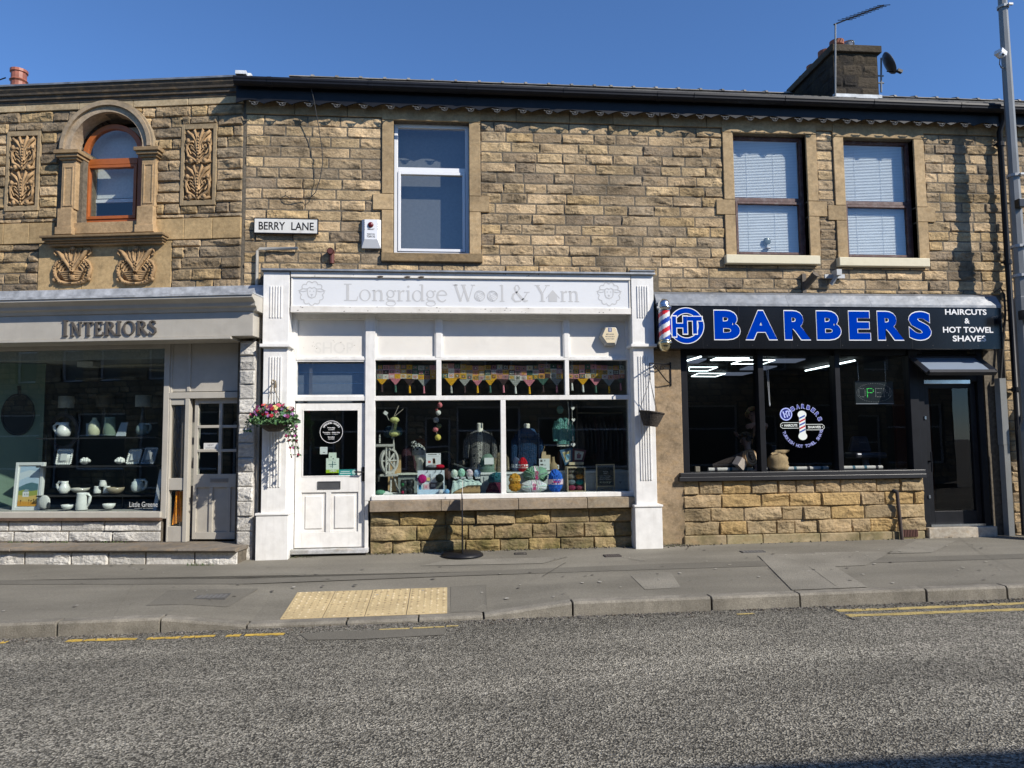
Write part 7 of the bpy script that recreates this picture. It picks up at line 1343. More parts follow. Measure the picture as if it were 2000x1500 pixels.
a0_, b0_ = B(770, 660, .55), B(1040, 270, .55); t = T('hanging_jumper', 'mint green cable jumper hanging on a cord in the right wool pane', 'jumper', ((a0_[0]+b0_[0])/2, .55, a0_[1])); jx, jw, jz0, jz1 = (a0_[0]+b0_[0])/2, (b0_[0]-a0_[0])/2, a0_[1], b0_[1]; JC = (.17, .42, .38)
mb = MB(); N = 20; prof = [(.7, 0), (.74, .06), (.72, .5), (.78, .8), (.66, .93), (.35, 1)]; v = [(jx+jw*r_*cos(2*pi*k/N), .55+.07*r_*sin(2*pi*k/N), jz0+(jz1-jz0)*h) for r_, h in prof for k in range(N)]
mb.add(v, [(i*N+k, i*N+(k+1) % N, (i+1)*N+(k+1) % N, (i+1)*N+k) for i in range(5) for k in range(N)], JC); P(t, 'knitted_body', mb, MKNIT, 0, True)
for s_ in (-1, 1):
    mb = MB(); mb.tube([(jx+s_*jw*.6, .55, jz1-.06), (jx+s_*jw*.88, .54, jz0+.55*(jz1-jz0)), (jx+s_*jw*.9, .52, jz0+.12*(jz1-jz0))], [.055, .05, .04], 10, tuple(a*(.9 if s_ > 0 else 1) for a in JC)); P(t, 'sleeve', mb, MKNIT, 0, True)
mb = MB(); mb.lathe([(jw*.72, -.03), (jw*.74, .01)], 0, 0, 0, 20, (.62, .62, .52)); V_ = mb.V[0]; V_[:, 1] *= .35; V_ += np.array([jx, .55, jz0]); P(t, 'hem', mb, MYARN, 0, True)
h0 = B(860, 150, .82); mb = MB(); mb.ell(h0[0], .86, h0[1], .055, .04, .065, (.13, .33, .27), 14, 10); S('mint_pompom', 'mint round pompom high above the mint jumper', 'pompom', mb, MYARN, (h0[0], .86, h0[1]), smooth=True)
# string of white hearts
pz = [B(970, 30, .45), B(985, 250, .45), B(960, 480, .45)]; t = T('heart_string', 'thin string hung with small white hearts in the right wool pane', 'string', (B(1040, 20, .45)[0], .45, B(1040, 660, .45)[1])); mb = MB(); mb.tube([(p[0], .45, p[1]) for p in pz], .004, 5, (.6, .6, .55)); mb.tube([(B(1025, 10, .45)[0], .45, B(1025, 10, .45)[1]), (B(1045, 665, .45)[0], .45, B(1045, 665, .45)[1])], .003, 5, (.4, .4, .4)); P(t, 'string', mb, MVC)
for zx, zy, s_ in ((1040, 130, 1), (1050, 300, 1), (1045, 665, 1.2)):
    p = B(zx, zy, .45); mb = MB(); k = .03*s_; mb.prism([(p[0], p[1]-k), (p[0]-k, p[1]), (p[0]-k*.85, p[1]+k*.6), (p[0]-k*.45, p[1]+k*.75), (p[0], p[1]+k*.35), (p[0]+k*.45, p[1]+k*.75), (p[0]+k*.85, p[1]+k*.6), (p[0]+k, p[1])], .442, .452, (.74, .73, .7)); P(t, 'heart', mb, MVC)
# hanging string of pompoms
cols = [(1043, 85, 36, (.55, .16, .18)), (997, 152, 20, (.5, .12, .12)), (1022, 197, 36, (.68, .68, .66)), (988, 303, 40, (.33, .33, .36)), (1030, 390, 36, (.16, .17, .09)), (981, 440, 38, (.55, .17, .19)), (1016, 558, 42, (.62, .52, .12))]
t = T('pompom_string', 'string of pink, white, grey, olive and yellow pompoms hanging in the left wool pane', 'pompom string', (A(1016, 0, .35)[0], .35, A(1016, 600, .35)[1])); mb = MB(); mb.tube([(A(1030, -40, .35)[0], .35, zl1+.02)]+[(A(a, b, .35)[0], .36, A(a, b, .35)[1]) for a, b, _, _ in cols], .003, 5, (.5, .45, .4)); P(t, 'string', mb, MVC)
for a, b, r_, c in cols: p = A(a, b, .35); mb = MB(); mb.ell(p[0], .35, p[1], r_*.00106, r_*.00106, r_*.00106, c, 18, 12, .07); P(t, 'pompom', mb, MYARN)
# spinning wheel
SG = (.34, .335, .31); ys_ = .38; t = T('spinning_wheel', 'grey painted spinning wheel with pale yarn on its distaff in the left window corner', 'spinning wheel', (A(300, 1390, ys_)[0], ys_, zfl)); MSPW = mat('grey_painted_wood', (.36, .355, .33), .6, var=.12, vs=12)
wc = A(300, 900, ys_); wr = (A(300, 700, ys_)[1]-A(300, 1085, ys_)[1])/2; kx = .6; mx_ = Matrix(((kx, 0, 0), (0, 0, 1), (0, 1, 0))); mx_ = Matrix(((kx, 0, .8*0), (-.8*.0, 0, -1), (0, 1, 0)))
mx_ = Matrix(((kx, 0, -.8), (.8, 0, kx), (0, 1, 0)))
mb = MB(); mb.lathe([(wr, -.02), (wr, .02), (wr-.035, .02), (wr-.035, -.02), (wr, -.02)], wc[0], ys_, wc[1], 36, SG, mx_); P(t, 'wheel', mb, MSPW)
mb = MB()
for k in range(8): a = 2*pi*k/8; d = mx_ @ Vector((cos(a), sin(a), 0)); mb.tube([(wc[0], ys_, wc[1]), (wc[0]+d.x*wr*.5, ys_+d.y*wr*.5, wc[1]+d.z*wr*.5), (wc[0]+d.x*wr*.95, ys_+d.y*wr*.95, wc[1]+d.z*wr*.95)], [.01, .016, .009], 8)
mb.ell(wc[0], ys_, wc[1], .03, .04, .03); P(t, 'spokes', mb, MSPW)
def turned(p, q, r_): 
    p, q = Vector(p), Vector(q); ks = [0, .08, .12, .2, .3, .34, .5, .66, .7, .8, .9, 1]; rs = [.8, 1, .6, 1, 1.15, .7, 1, .7, 1.15, .9, .6, .9]; mb = MB(); mb.tube([p+(q-p)*k for k in ks], [r_*a for a in rs], 8); return mb
tb = A(300, 1110, ys_); tbl = MB(); tbl.cbox(A(300, 1110, ys_)[0]-.0, ys_, tb[1], .26, .18, .03, SG, 0, -.0); P(t, 'table', tbl, MSPW, .005)
for (a, b), (c, d), e_ in (((255, 1100), (255, 690), -.1), ((365, 1090), (365, 560), .1)): p, q = A(a, b, ys_+e_), A(c, d, ys_+e_); P(t, 'post', turned((p[0], ys_+e_, p[1]), (q[0], ys_+e_, q[1]), .017), MSPW, 0, True)
for (a, b), (c, d), e_ in (((320, 1390), (320, 1120), -.1), ((440, 1330), (375, 1120), .12), ((145, 1200), (160, 1110), .12)): p, q = A(a, b, ys_+e_), A(c, d, ys_+e_); P(t, 'leg', turned((p[0], ys_+e_, max(p[1], zfl) if b < 1300 else zfl), (q[0], ys_, q[1]), .016), MSPW, 0, True)
p, q = A(100, 655, ys_), A(370, 665, ys_); mb = MB(); mb.box(p[0], q[0], ys_-.12, ys_-.07, q[1]-.022, q[1]+.0); mb.box(p[0], q[0]+.01, ys_-.03, ys_+.02, q[1]-.03, q[1]+.01); P(t, 'mother_of_all', mb, MSPW, .004); p = A(160, 640, ys_-.1); P(t, 'maiden', turned((p[0], ys_-.1, p[1]), (p[0], ys_-.1, p[1]+.13), .014), MSPW, 0, True)
p = A(345, 560, ys_+.1); P(t, 'distaff', turned((p[0], ys_+.1, p[1]-.02), (p[0]+.01, ys_+.1, A(400, 250, ys_)[1]), .014), MSPW, 0, True)
YEL = (.52, .54, .22); mb = MB(); c = A(375, 495, ys_); mb.ell(c[0], ys_+.05, c[1], .085, .06, .05, YEL, 16, 10, .06); c = A(375, 300, ys_); mb.ell(c[0], ys_+.05, c[1], .07, .055, .045, YEL, 16, 10, .06); c = A(385, 420, ys_); mb.tube([(c[0]+.01, ys_+.05, c[1]+.08), (c[0], ys_+.03, c[1]), (c[0]-.015, ys_+.05, c[1]-.06)], .022, 8, YEL); P(t, 'pale_yarn', mb, MYARN, 0, True)
ball('yarn_ball', 'dim blue ball of wool behind the spinning wheel distaff', A(300, 480, .6), .6, .085, (.05, .09, .12)); ball('yarn_ball', 'dim teal ball of wool right of the spinning wheel distaff', A(430, 470, .58), .58, .07, (.05, .1, .12))
p = A(370, 245, ys_); mb = MB(); a, b = A(440, 90, ys_), A(508, 140, ys_)
mb.tube([(p[0], ys_+.04, p[1]), (a[0], ys_+.02, a[1])], .004, 6, (.5, .45, .38)); mb.tube([(p[0]+.01, ys_+.04, p[1]), (b[0], ys_+.02, b[1])], .004, 6, (.5, .45, .38)); S('knitting_needles', 'pair of pale knitting needles stuck in yarn above the spinning wheel', 'knitting needles', mb, MVC, (p[0], ys_+.04, p[1]))
p = A(250, 200, ys_); mb = MB(); mb.cbox(p[0], ys_, p[1], .06, .01, .05, (.6, .62, .62), 0, .6); mb.tube([(p[0], ys_, p[1]), (p[0]+.05, ys_+.05, p[1]-.12)], .004, 5, (.4, .4, .38)); S('paper_tag', 'small white folded tag on a stick at the top left of the wool window', 'tag', mb, MVC, (p[0], ys_, p[1]))
# wooden board, floor bits
a, b = A(285, 1080, .75), A(475, 810, .75); mb = MB(); mb.box(a[0], b[0], .74, .77, zfl, b[1], (.42, .27, .13)); S('wooden_board', 'plain light brown wooden board standing behind the spinning wheel', 'board', mb, mat('raw_plywood', (.44, .29, .14), .7, var=.15, vs=8), (a[0], .75, zfl))
a = A(170, 1350, .25); mb = MB(); mb.ell(a[0], .25, zfl+.03, .075, .05, .04, (.12, .3, .2), 14, 8, .08); S('green_skein', 'small green skein lying in the bottom left corner of the wool window', 'wool', mb, MYARN, (a[0], .25, zfl), smooth=True)
a = A(280, 1330, .2); mb = MB(); mb.add([(a[0]-.07, .16, zfl+.004), (a[0]+.09, .18, zfl+.004), (a[0]+.06, .26, zfl+.02), (a[0]-.04, .28, zfl+.05)], [(0, 1, 2, 3)], (.6, .62, .6)); mb.add([(a[0]-.05, .3, zfl+.002), (a[0]+.05, .3, zfl+.002), (a[0]+.0, .33, zfl+.06)], [(0, 1, 2)], (.66, .68, .66)); S('folded_paper', 'folded white paper lying on the wool window floor at left', 'paper', mb, MVC, (a[0], .2, zfl))
# low table behind
a, b = A(410, 1085, .6), A(720, 1085, .6); mb = MB(); mb.box(a[0], A(1150, 1000, .6)[0], .6, 1.05, A(560, 1085, .6)[1]-.02, A(560, 1085, .6)[1], (.55, .58, .5)); mb.box(a[0]+.02, A(1140, 1000, .6)[0], .64, 1.0, zfl, A(560, 1085, .6)[1]-.02, (.2, .23, .22)); S('side_table', 'pale low table behind the spinning wheel carrying the bobble hat head', 'table', mb, MVC, (a[0], .8, zfl)); TZ = A(560, 1085, .6)[1]
# head in bobble hat
hc = A(735, 800, .8); hr = .088; t = T('hat_display_head', 'pale display head in a grey and black bobble hat', 'display head', (hc[0]-.0, .8, TZ)); mb = MB(); N = 20
prof = [(.055, -.27), (.05, -.2), (.045, -.15), (.06, -.115), (.078, -.08), (.088, -.03), (.09, .03), (.08, .08), (.05, .11), (0, .12)]
v = [(hc[0]+.015+r_*cos(2*pi*k/N)*(1.0)+(.012 if -.13 < z < -.02 and cos(2*pi*k/N) > .6 else 0), .8+r_*1.05*sin(2*pi*k/N), hc[1]+z) for r_, z in prof for k in range(N)]; mb.add(v, [(i*N+k, i*N+(k+1) % N, (i+1)*N+(k+1) % N, (i+1)*N+k) for i in range(len(prof)-1) for k in range(N)], (.62, .61, .56)); P(t, 'head', mb, MVC, 0, True)
mb = MB(); mb.tube([(hc[0]+.015, .8, TZ), (hc[0]+.015, .8, hc[1]-.26)], .03, 10, (.45, .36, .22)); P(t, 'stand', mb, MVC)
mb = MB(); rr = random.Random(3)
for j, (r_, z) in enumerate(((.1, .0), (.104, .03), (.1, .06))): pass
mb.lathe([(.1, -.02), (.106, .0), (.104, .05), (.098, .06)], hc[0], .8, hc[1]+.0, 24, (.3, .31, .31)); 
for j in range(4):
    for k in range(16):
        r0, r1, z0_, z1_ = (.1, .092, .075, .04, .0)[j], (.1, .092, .075, .04, .0)[j+1], .06+.028*j, .06+.028*(j+1); a, b = 2*pi*k/16, 2*pi*(k+1)/16
        mb.add([(hc[0]+r0*cos(a), .8+r0*sin(a), hc[1]+z0_), (hc[0]+r0*cos(b), .8+r0*sin(b), hc[1]+z0_), (hc[0]+r1*cos(b), .8+r1*sin(b), hc[1]+z1_), (hc[0]+r1*cos(a), .8+r1*sin(a), hc[1]+z1_)], [(0, 1, 2, 3)], (.03, .035, .035) if (j+k) % 2 else (.45, .47, .46))
P(t, 'hat', mb, MYARN); mb = MB()
for k in range(60): u, w_ = rr.uniform(0, 2*pi), rr.uniform(-1, 1); q_ = sqrt(1-w_*w_); mb.ell(hc[0]-.07+.045*q_*cos(u), .79+.045*q_*sin(u), hc[1]+.15+.045*w_, .013, .013, .013, rr.choice([(.04, .04, .04), (.5, .52, .5), (.2, .21, .2)]), 5, 4)
P(t, 'bobble', mb, MYARN)
h2 = A(755, 660, 1.05); mb = MB(); mb.lathe([(.09, -.05), (.09, 0), (.085, .05), (.06, .09), (0, .1)], h2[0], 1.05, h2[1], 18, (.2, .07, .04)); mb.ell(h2[0], 1.05, h2[1]+.11, .025, .025, .025, (.4, .3, .2), 8, 6); S('bobble_hat', 'rust coloured bobble hat peeping behind the grey bobble hat', 'hat', mb, MYARN, (h2[0], 1.05, h2[1]), smooth=True)
c = A(570, 880, 1.0); c2 = A(850, 880, 1.0); mb = MB(); mb.lathe([(.14, 0), (.13, .2), (.1, .36), (.05, .42), (0, .43)], c[0], 1.1, TZ-.02, 18, (.045, .02, .028)); S('draped_shawl', 'dark plum shawl draped behind the bobble hat head', 'shawl', mb, MYARN, (c[0], 1.1, TZ), smooth=True)
c = A(1130, 900, .8); mb = MB(); mb.lathe([(.13, -.14), (.135, -.02), (.12, .06), (.07, .13), (0, .15)], c[0], .85, c[1], 20, (.02, .024, .02)); mb.ell(c[0], .72, c[1]-.05, .085, .02, .06, (.004, .004, .004), 12, 8); S('dark_hat', 'dark green hooded hat behind the white book', 'hat', mb, MYARN, (c[0], .85, c[1]-.14), smooth=True)
# white pattern book
mb, o_ = poster(None, '', (720+840*.13333, 780+980*.13333), (720+1057*.13333, 780+788*.13333), .62, (.66, .68, .7), [(.12, .72, .88, .93, (.06, .06, .07)), (.88, .94, .89, .93, (.1, .1, .1)), (.1, .9, .76, .78, (.35, .35, .37)), (.14, .32, .25, .42, (.55, .12, .1)), (.45, .62, .2, .6, (.16, .08, .05)), (.5, .66, .12, .42, (.55, .5, .4)), (.5, .6, .42, .56, (.5, .3, .22))], th=.02); S('pattern_book', 'white pattern book with a dark haired figure and a red dot', 'book', mb, MTXT, o_)
# pompom display rack
a, b = A(715, 1390, .22), A(1110, 975, .3); t = T('pompom_rack', 'white card rack of pompoms with magenta and black balls at the window front', 'display rack', ((a[0]+b[0])/2, .25, zfl)); x0, x1 = a[0], b[0]; mb = MB(); mb.box(x0, x1, .27, .3, zfl, A(900, 1040, .28)[1], (.6, .66, .72)); mb.box(x0, x1, .18, .2, zfl, A(900, 1320, .2)[1], (.42, .56, .7)); mb.box(x0, x0+.012, .19, .28, zfl, A(900, 1230, .2)[1], (.5, .6, .68)); mb.box(x1-.012, x1, .19, .28, zfl, A(900, 1230, .2)[1], (.5, .6, .68)); P(t, 'rack', mb, MVC)
mb = MB(); rr = random.Random(6)
for k, (u0, u1, v0, v1, c) in enumerate(((.05, .12, .17, .38, (.02, .2, .42)), (.14, .2, .17, .38, (.5, .6, .65)), (.22, .45, .17, .42, (.6, .42, .45)), (.27, .36, .25, .36, (.5, .2, .25)), (.45, .72, .2, .48, (.12, .1, .11)), (.7, .95, .2, .5, (.1, .11, .1)), (.5, .66, .3, .42, (.35, .33, .34)), (.3, .7, .6, .66, (.3, .33, .38)), (.45, .48, .5, .85, (.08, .08, .08)), (.68, .71, .55, .8, (.2, .2, .2)), (.34, .46, .56, .7, (.62, .5, .2)), (.55, .72, .58, .72, (.5, .5, .5)))): xx_ = x1-x0; hh_ = A(900, 1040, .28)[1]-zfl; mb.box(x0+xx_*u0, x0+xx_*u1, .262-.0008*k, .2625-.0008*k, zfl+hh_*v0, zfl+hh_*v1, c)
P(t, 'packets', mb, MTXT)
for zx in (865, 985, 1070): p = A(zx, 1060, .24); mb = MB(); mb.tube([(p[0], .27, p[1]+.02), (p[0], .22, p[1]+.0), (p[0]-.02, .22, p[1]-.02)], .004, 5, (.1, .1, .1)); P(t, 'hook', mb, MVC)
for zx, zy, r_, c, nm in ((783, 1165, 62, (.34, .01, .13), 0), (1042, 1155, 58, (.008, .012, .012), 0)): p = A(zx, zy, .2); mb = MB(); mb.ell(p[0], .2, p[1], r_*.00105, r_*.00105, r_*.00105, c, 20, 12, .06); P(t, 'pompom', mb, MYARN)
for zx, zy, r_, c, lab in ((1055, 1355, 34, (.5, .52, .55), 'small grey pompom at the foot of the pompom rack'), (1147, 1352, 36, (.16, .35, .58), 'small sky blue pompom at the foot of the pompom rack')): p = A(zx, zy, .14); mb = MB(); mb.ell(p[0], .14, zfl+r_*.00105, r_*.00105, r_*.00105, r_*.00105, c, 16, 10, .06); S('pompom', lab, 'pompom', mb, MYARN, (p[0], .14, zfl), smooth=True)
p = A(1040, 985, .5); mb = MB(); mb.ell(p[0], .5, p[1], .075, .05, .035, (.38, .01, .03), 14, 8, .1); S('red_knit', 'folded crimson knit on top of the pompom rack', 'knitwear', mb, MYARN, (p[0], .5, p[1]), smooth=True); p = A(930, 985, .5); mb = MB(); mb.ell(p[0], .5, p[1], .09, .05, .03, (.2, .2, .22), 14, 8, .1); S('grey_knit', 'folded grey knit beside the crimson knit', 'knitwear', mb, MYARN, (p[0], .5, p[1]), smooth=True)
# jars of wool, box of baby wool
for zx, zy, c, l in ((520, 1235, (.03, .16, .06), 'dark jar holding green wool, top left of four'), (612, 1230, (.01, .012, .012), 'dark jar of black wool, top right of four'), (520, 1345, (.28, .02, .06), 'dark jar holding crimson wool, bottom left of four'), (612, 1345, (.012, .012, .014), 'dark jar of black wool, bottom right of four')):
    p = A(zx, zy, .3); t = T('yarn_jar', l, 'jar', (p[0], .3, p[1]-.055), 0, 'dark jars of wool'); mb = MB(); mb.lathe([(0, -.055), (.052, -.05), (.056, -.02), (.056, .03), (.045, .05), (.048, .058)], p[0], .3, p[1], 16, (.012, .014, .015)); P(t, 'jar', mb, MVS, 0, True); mb = MB(); mb.ell(p[0]-.012, .27, p[1]-.01, .03, .03, .038, c, 10, 8, .08); P(t, 'wool', mb, MYARN, 0, True)
a, b = A(1245, 1375, .2), A(1630, 1255, .2); t = T('wooden_crate', 'small brown wooden crate under a white knitted blanket at the window front', 'crate', ((a[0]+b[0])/2, .3, zfl)); mb = MB(); mb.box(a[0], b[0], .2, .42, zfl, b[1]-.0, (.30, .19, .09)); mb.box(a[0]-.005, b[0]+.005, .19, .2, zfl+.02, zfl+.06, (.34, .22, .1)); P(t, 'box', mb, MVC, .005)
mb = MB(); top = A(1430, 1190, .25)[1]; bl = [A(1215, 1385, .2), A(1270, 1290, .2), A(1440, 1262, .2), A(1640, 1258, .2), A(1655, 1200, .2)]; v = []; n = 22
for i in range(n+1):
    u = i/n; x = bl[0][0]+(A(1655, 1250, .2)[0]-bl[0][0])*u; zlow = (zfl+(b[1]-zfl)*min(1, (u/.55))**.7) if u < .55 else b[1]+.0*u; wv = .012*sin(u*40); 
    zhi = max(zlow+.01, top-.03+.03*sin(pi*min(1, u*1.05))+.01*sin(u*30)) if u > .04 else zlow+.05
    v += [(x, .175+wv, zlow), (x, .17+wv*.7, (zlow+zhi)/2), (x, .2+wv, zhi), (x, .34, zhi+.02), (x, .44, zhi-.02)]
mb.add(v, [(i*5+j, (i+1)*5+j, (i+1)*5+j+1, i*5+j+1) for i in range(n) for j in range(4)], (.5, .62, .58)); S('knitted_blanket', 'pale mint knitted blanket draped over the small wooden crate', 'blanket', mb, MYARN, (bl[0][0], .25, zfl), smooth=True)
for zx, zy, c, l in ((1255, 1090, (.58, .66, .6), 'cream baby wool ball, first of four on the mint blanket'), (1362, 1075, (.32, .58, .45), 'mint baby wool ball, second of four on the blanket'), (1478, 1085, (.58, .5, .55), 'pale pink baby wool ball, third of four on the blanket'), (1590, 1085, (.28, .42, .6), 'pale blue baby wool ball, last of four on the blanket')): ball('yarn_ball', l, A(zx, zy, .3), .3, .052, c, rz=.062)
mb = MB()
for zx, s_ in ((1290, 'Flora'), (1385, 'Flora'), (1490, 'Flora'), (1600, 'Flora')): p = A(zx, 1150, .16); mb.box(p[0]-.035, p[0]+.035, .150, .154, p[1]-.012, p[1]+.015, (.62, .66, .66)); text(mb, s_, p[0]-.028, p[0]+.028, p[1]-.008, p[1]+.01, .1494, (.05, .07, .12), .02)
S('wool_labels', 'row of small paper wool labels along the mint blanket front', 'labels', mb, MTXT, (A(1450, 1150, .16)[0], .15, A(1450, 1150, .16)[1]))
c = A(1390, 930, .7); mb = MB(); mb.ell(c[0], .7, c[1], .075, .06, .055, (.16, .14, .12), 16, 10, .06); mb.tube([(c[0]+.015, .66, c[1]), (c[0]+.02, .64, c[1]+.1)], .008, 6, (.65, .65, .62)); S('taupe_wool', 'taupe wool ball with a white needle stuck in it beside the grey cardigan', 'wool', mb, MYARN, (c[0], .7, BT), smooth=True)
c = A(1310, 985, .5); mb = MB(); mb.cbox(c[0]+.04, .5, c[1], .26, .2, .02, (.02, .025, .025), .2, .35); mb.cbox(c[0]+.03, .46, c[1]+.015, .2, .02, .01, (.6, .62, .6), .2, .35); S('open_case', 'black open needle case with white edging beside the taupe wool', 'case', mb, MVC, (c[0], .5, c[1]))
c = A(1150, 1100, .45); mb = MB(); mb.ell(c[0], .5, c[1], .07, .06, .09, (.07, .035, .03), 14, 10, .08); S('brown_wool', 'dark brown wool heap between the pompom rack and the mint blanket', 'wool', mb, MYARN, (c[0], .5, c[1]-.09), smooth=True)
# right hand pane: cards, house, bags, books, crate, board
mb, o_ = poster(None, '', (980+550*.13333, 780+1040*.13333), (980+700*.13333, 780+868*.13333), .48, (.58, .62, .62), [(.1, .32, .72, .92, (.1, .1, .1)), (.45, .6, .76, .9, (.25, .27, .27)), (.1, .4, .42, .56, (.08, .08, .08)), (.5, .62, .4, .5, (.3, .3, .3)), (.12, .35, .1, .25, (.1, .1, .1)), (.45, .7, .12, .22, (.2, .2, .2))], th=.02); S('stitch_card', 'white card printed with small dark symbols in the right wool pane', 'card', mb, MTXT, o_)
a, b = B(580, 870, .54), B(710, 765, .54); mb = MB(); w = b[0]-a[0]; mb.prism([(a[0], BT), (b[0], BT), (b[0], a[1]+.055), (a[0]+w*.52, a[1]+.055), (a[0]+w*.5, b[1]), (a[0]+w*.08, b[1]), (a[0], a[1]+.03)], .52, .6, (.46, .35, .21)); mb.tube([(a[0]+.03, .56, b[1]), (a[0]+.06, .56, b[1]+.09)], .004, 5, (.3, .2, .1)); S('wooden_house', 'light wooden house shaped block behind the white symbol card', 'ornament', mb, MVC, (a[0], .74, BT))
c = B(755, 960, .52); mb = MB(); mb.lathe([(.07, 0), (.085, .02), (.075, .09), (.03, .14), (.022, .2), (.024, .22), (0, .22)], c[0], .54, BT-.0, 16, (.23, .17, .09)); S('gourd_bag', 'tan gourd shaped bag beside the white symbol card', 'bag', mb, MVC, (c[0], .66, BT), smooth=True)
c = B(795, 985, .6); mb = MB(); mb.cbox(c[0], .5, c[1], .06, .006, .06, (.6, .62, .62)); mb.cbox(c[0], .4965, c[1], .035, .002, .03, (.1, .1, .1)); mb.tube([(c[0], .5, c[1]-.03), (B(790, 1060, .4)[0], .4, B(790, 1060, .4)[1])], .003, 5, (.6, .6, .6)); S('price_tag', 'small white tag on a stick above the bright blue wool', 'tag', mb, MVC, (c[0], .5, c[1]))
c = B(860, 900, .9); mb = MB(); mb.lathe([(.06, -.12), (.065, .0), (.05, .1), (.02, .16), (0, .17)], c[0], .9, c[1], 14, (.12, .055, .025)); S('brown_bottle', 'dark brown rounded bottle behind the gourd shaped bag', 'bottle', mb, MVS, (c[0], .9, c[1]-.12), smooth=True)
def book(lab, pts, y, col, pic):
    P_ = [B(*p, y) for p in pts]; mb = MB(); mb.prism([p for p in P_], y, y+.02, col); cx = sum(p[0] for p in P_)/4; cz = sum(p[1] for p in P_)/4; s_ = lambda k, dx=0, dz=0: [(cx+(p[0]-cx)*k+dx, cz+(p[1]-cz)*k+dz) for p in P_]
    mb.prism(s_(.68), y-.001, y, (.55, .52, .42))
    for k, (kk, dx, dz, c) in enumerate(pic): mb.prism(s_(kk, dx, dz), y-.003-.001*k, y-.0012-.001*k, c)
    S('pattern_book', lab, 'book', mb, MTXT, (cx, y, min(p[1] for p in P_)), 0, 'pattern books on the crate')
book('blue covered pattern book tilted on top of the wool crate', [(850, 745), (1035, 705), (1035, 915), (930, 970)], .52, (.05, .12, .2), [(.5, -.01, .01, (.35, .3, .14)), (.36, .005, -.01, (.2, .42, .55)), (.16, .01, .0, (.1, .2, .3))]); book('plum covered pattern book tilted on top of the wool crate', [(1038, 915), (1042, 715), (1240, 745), (1195, 915)], .5, (.12, .05, .06), [(.5, 0, 0, (.5, .55, .52)), (.34, 0, -.012, (.22, .1, .12)), (.14, 0, .03, (.3, .2, .14))])
a, b = B(985, 960, .48), B(1195, 918, .48); mb = MB(); mb.box(a[0], b[0], .45, .6, a[1], b[1], (.5, .42, .28)); S('book_ledge', 'pale wooden book rest on top of the wool crate', 'book rest', mb, MVC, (a[0], .5, a[1]))
a, b = B(965, 1350, .2), B(1225, 990, .2); t = T('yarn_crate', 'upright wooden crate filled with eight balls of wool', 'crate', ((a[0]+b[0])/2, .3, zfl)); mb = MB(); x0, x1, z1_ = a[0], b[0], b[1]; CW = (.42, .34, .22); mb.box(x0, x0+.012, .2, .42, zfl, z1_, CW); mb.box(x1-.012, x1, .2, .42, zfl, z1_, CW); mb.box(x0+.012, x1-.012, .2, .42, z1_-.014, z1_, CW); mb.box(x0+.012, x1-.012, .2, .42, zfl, zfl+.012, CW); P(t, 'crate', mb, MVC); mb = MB(); mb.box(x0, x1, .42, .43, zfl, z1_, (.06, .05, .04)); P(t, 'back_board', mb, MVC)
cw, chh = (x1-x0-.024)/2, (z1_-zfl-.026)/4
for k, (c, l) in enumerate((((.16, .16, .14), 'stone grey ball of wool, crate row one left'), ((.05, .055, .04), 'dark olive ball of wool, crate row one right'), ((.2, .185, .165), 'warm grey ball of wool in the crate under the stone grey one'), ((.4, .18, .03), 'orange ball of wool in the crate'), ((.13, .17, .2), 'blue grey ball of wool in the crate'), ((.01, .2, .19), 'teal ball of wool in the crate'), ((.2, .03, .07), 'crimson ball of wool at the crate bottom, left'), ((.22, .05, .08), 'crimson ball of wool at the crate bottom, right'))):
    i, j = k % 2, 3-k//2; ball('yarn_ball', l, (x0+.012+cw*(i+.5), zfl+.012+chh*(j+.5)), .27, cw*.46, c, 'balls of wool in the crate', rz=chh*.47, rx=cw*.47)
a, b = B(1390, 1350, .25), B(1645, 945, .3); t = T('chalkboard', 'small wooden framed chalkboard written in white at the right of the wool window', 'chalkboard', ((a[0]+b[0])/2, .28, zfl)); mb = MB(); zk = B(1500, 1265, .26)[1]; frame(mb, a[0], b[0], zk-.018, b[1], .017, .26, .28, WC); mb.box(a[0], a[0]+.02, .262, .28, zfl, zk-.018); mb.box(b[0]-.02, b[0], .262, .28, zfl, zk-.018); P(t, 'frame', mb, mat('pale_pine', (.42, .33, .2), .6)); mb = MB(); mb.box(a[0]+.015, b[0]-.015, .268, .275, zk, b[1]-.015, (.012, .018, .022)); P(t, 'board', mb, MVC)
mb = MB(); xm, wd = (a[0]+b[0])/2, (b[0]-a[0]); hh = b[1]-zk
for s_, u, w_, v_, c in (('Knit &', 0, .25, .62, (.5, .52, .52)), ('chat', 0, .2, .54, (.5, .52, .52)), ('every Thursday', -.02, .6, .42, (.45, .47, .48)), ('all welcome', -.05, .5, .34, (.45, .47, .48)), ('bring a project', -.0, .62, .26, (.45, .47, .48)), ('cosy', 0, .62, .1, (.5, .5, .35))): text(mb, s_, xm+wd*(u-w_/2), xm+wd*(u+w_/2), zk+hh*v_, zk+hh*(v_+(.05 if s_ != 'cosy' else .09)), .2672, c)
P(t, 'lettering', mb, MTXT)
c = B(1725, 1250, .5); t = T('grey_basket', 'dim grey bucket with dark contents in the right corner of the wool window', 'bucket', (c[0], .5, zfl)); mb = MB(); mb.lathe([(.05, 0), (.065, .13), (.06, .13)], c[0], .5, zfl, 16, (.14, .17, .19)); P(t, 'bucket', mb, MVS, 0, True); mb = MB(); mb.ell(c[0], .5, zfl+.13, .055, .05, .035, (.03, .03, .035), 12, 8, .1); P(t, 'contents', mb, MVC)
mb, o_ = poster(None, '', (980+1235*.13333, 780+1340*.13333), (980+1385*.13333, 780+1070*.13333), .5, (.09, .11, .12)); 
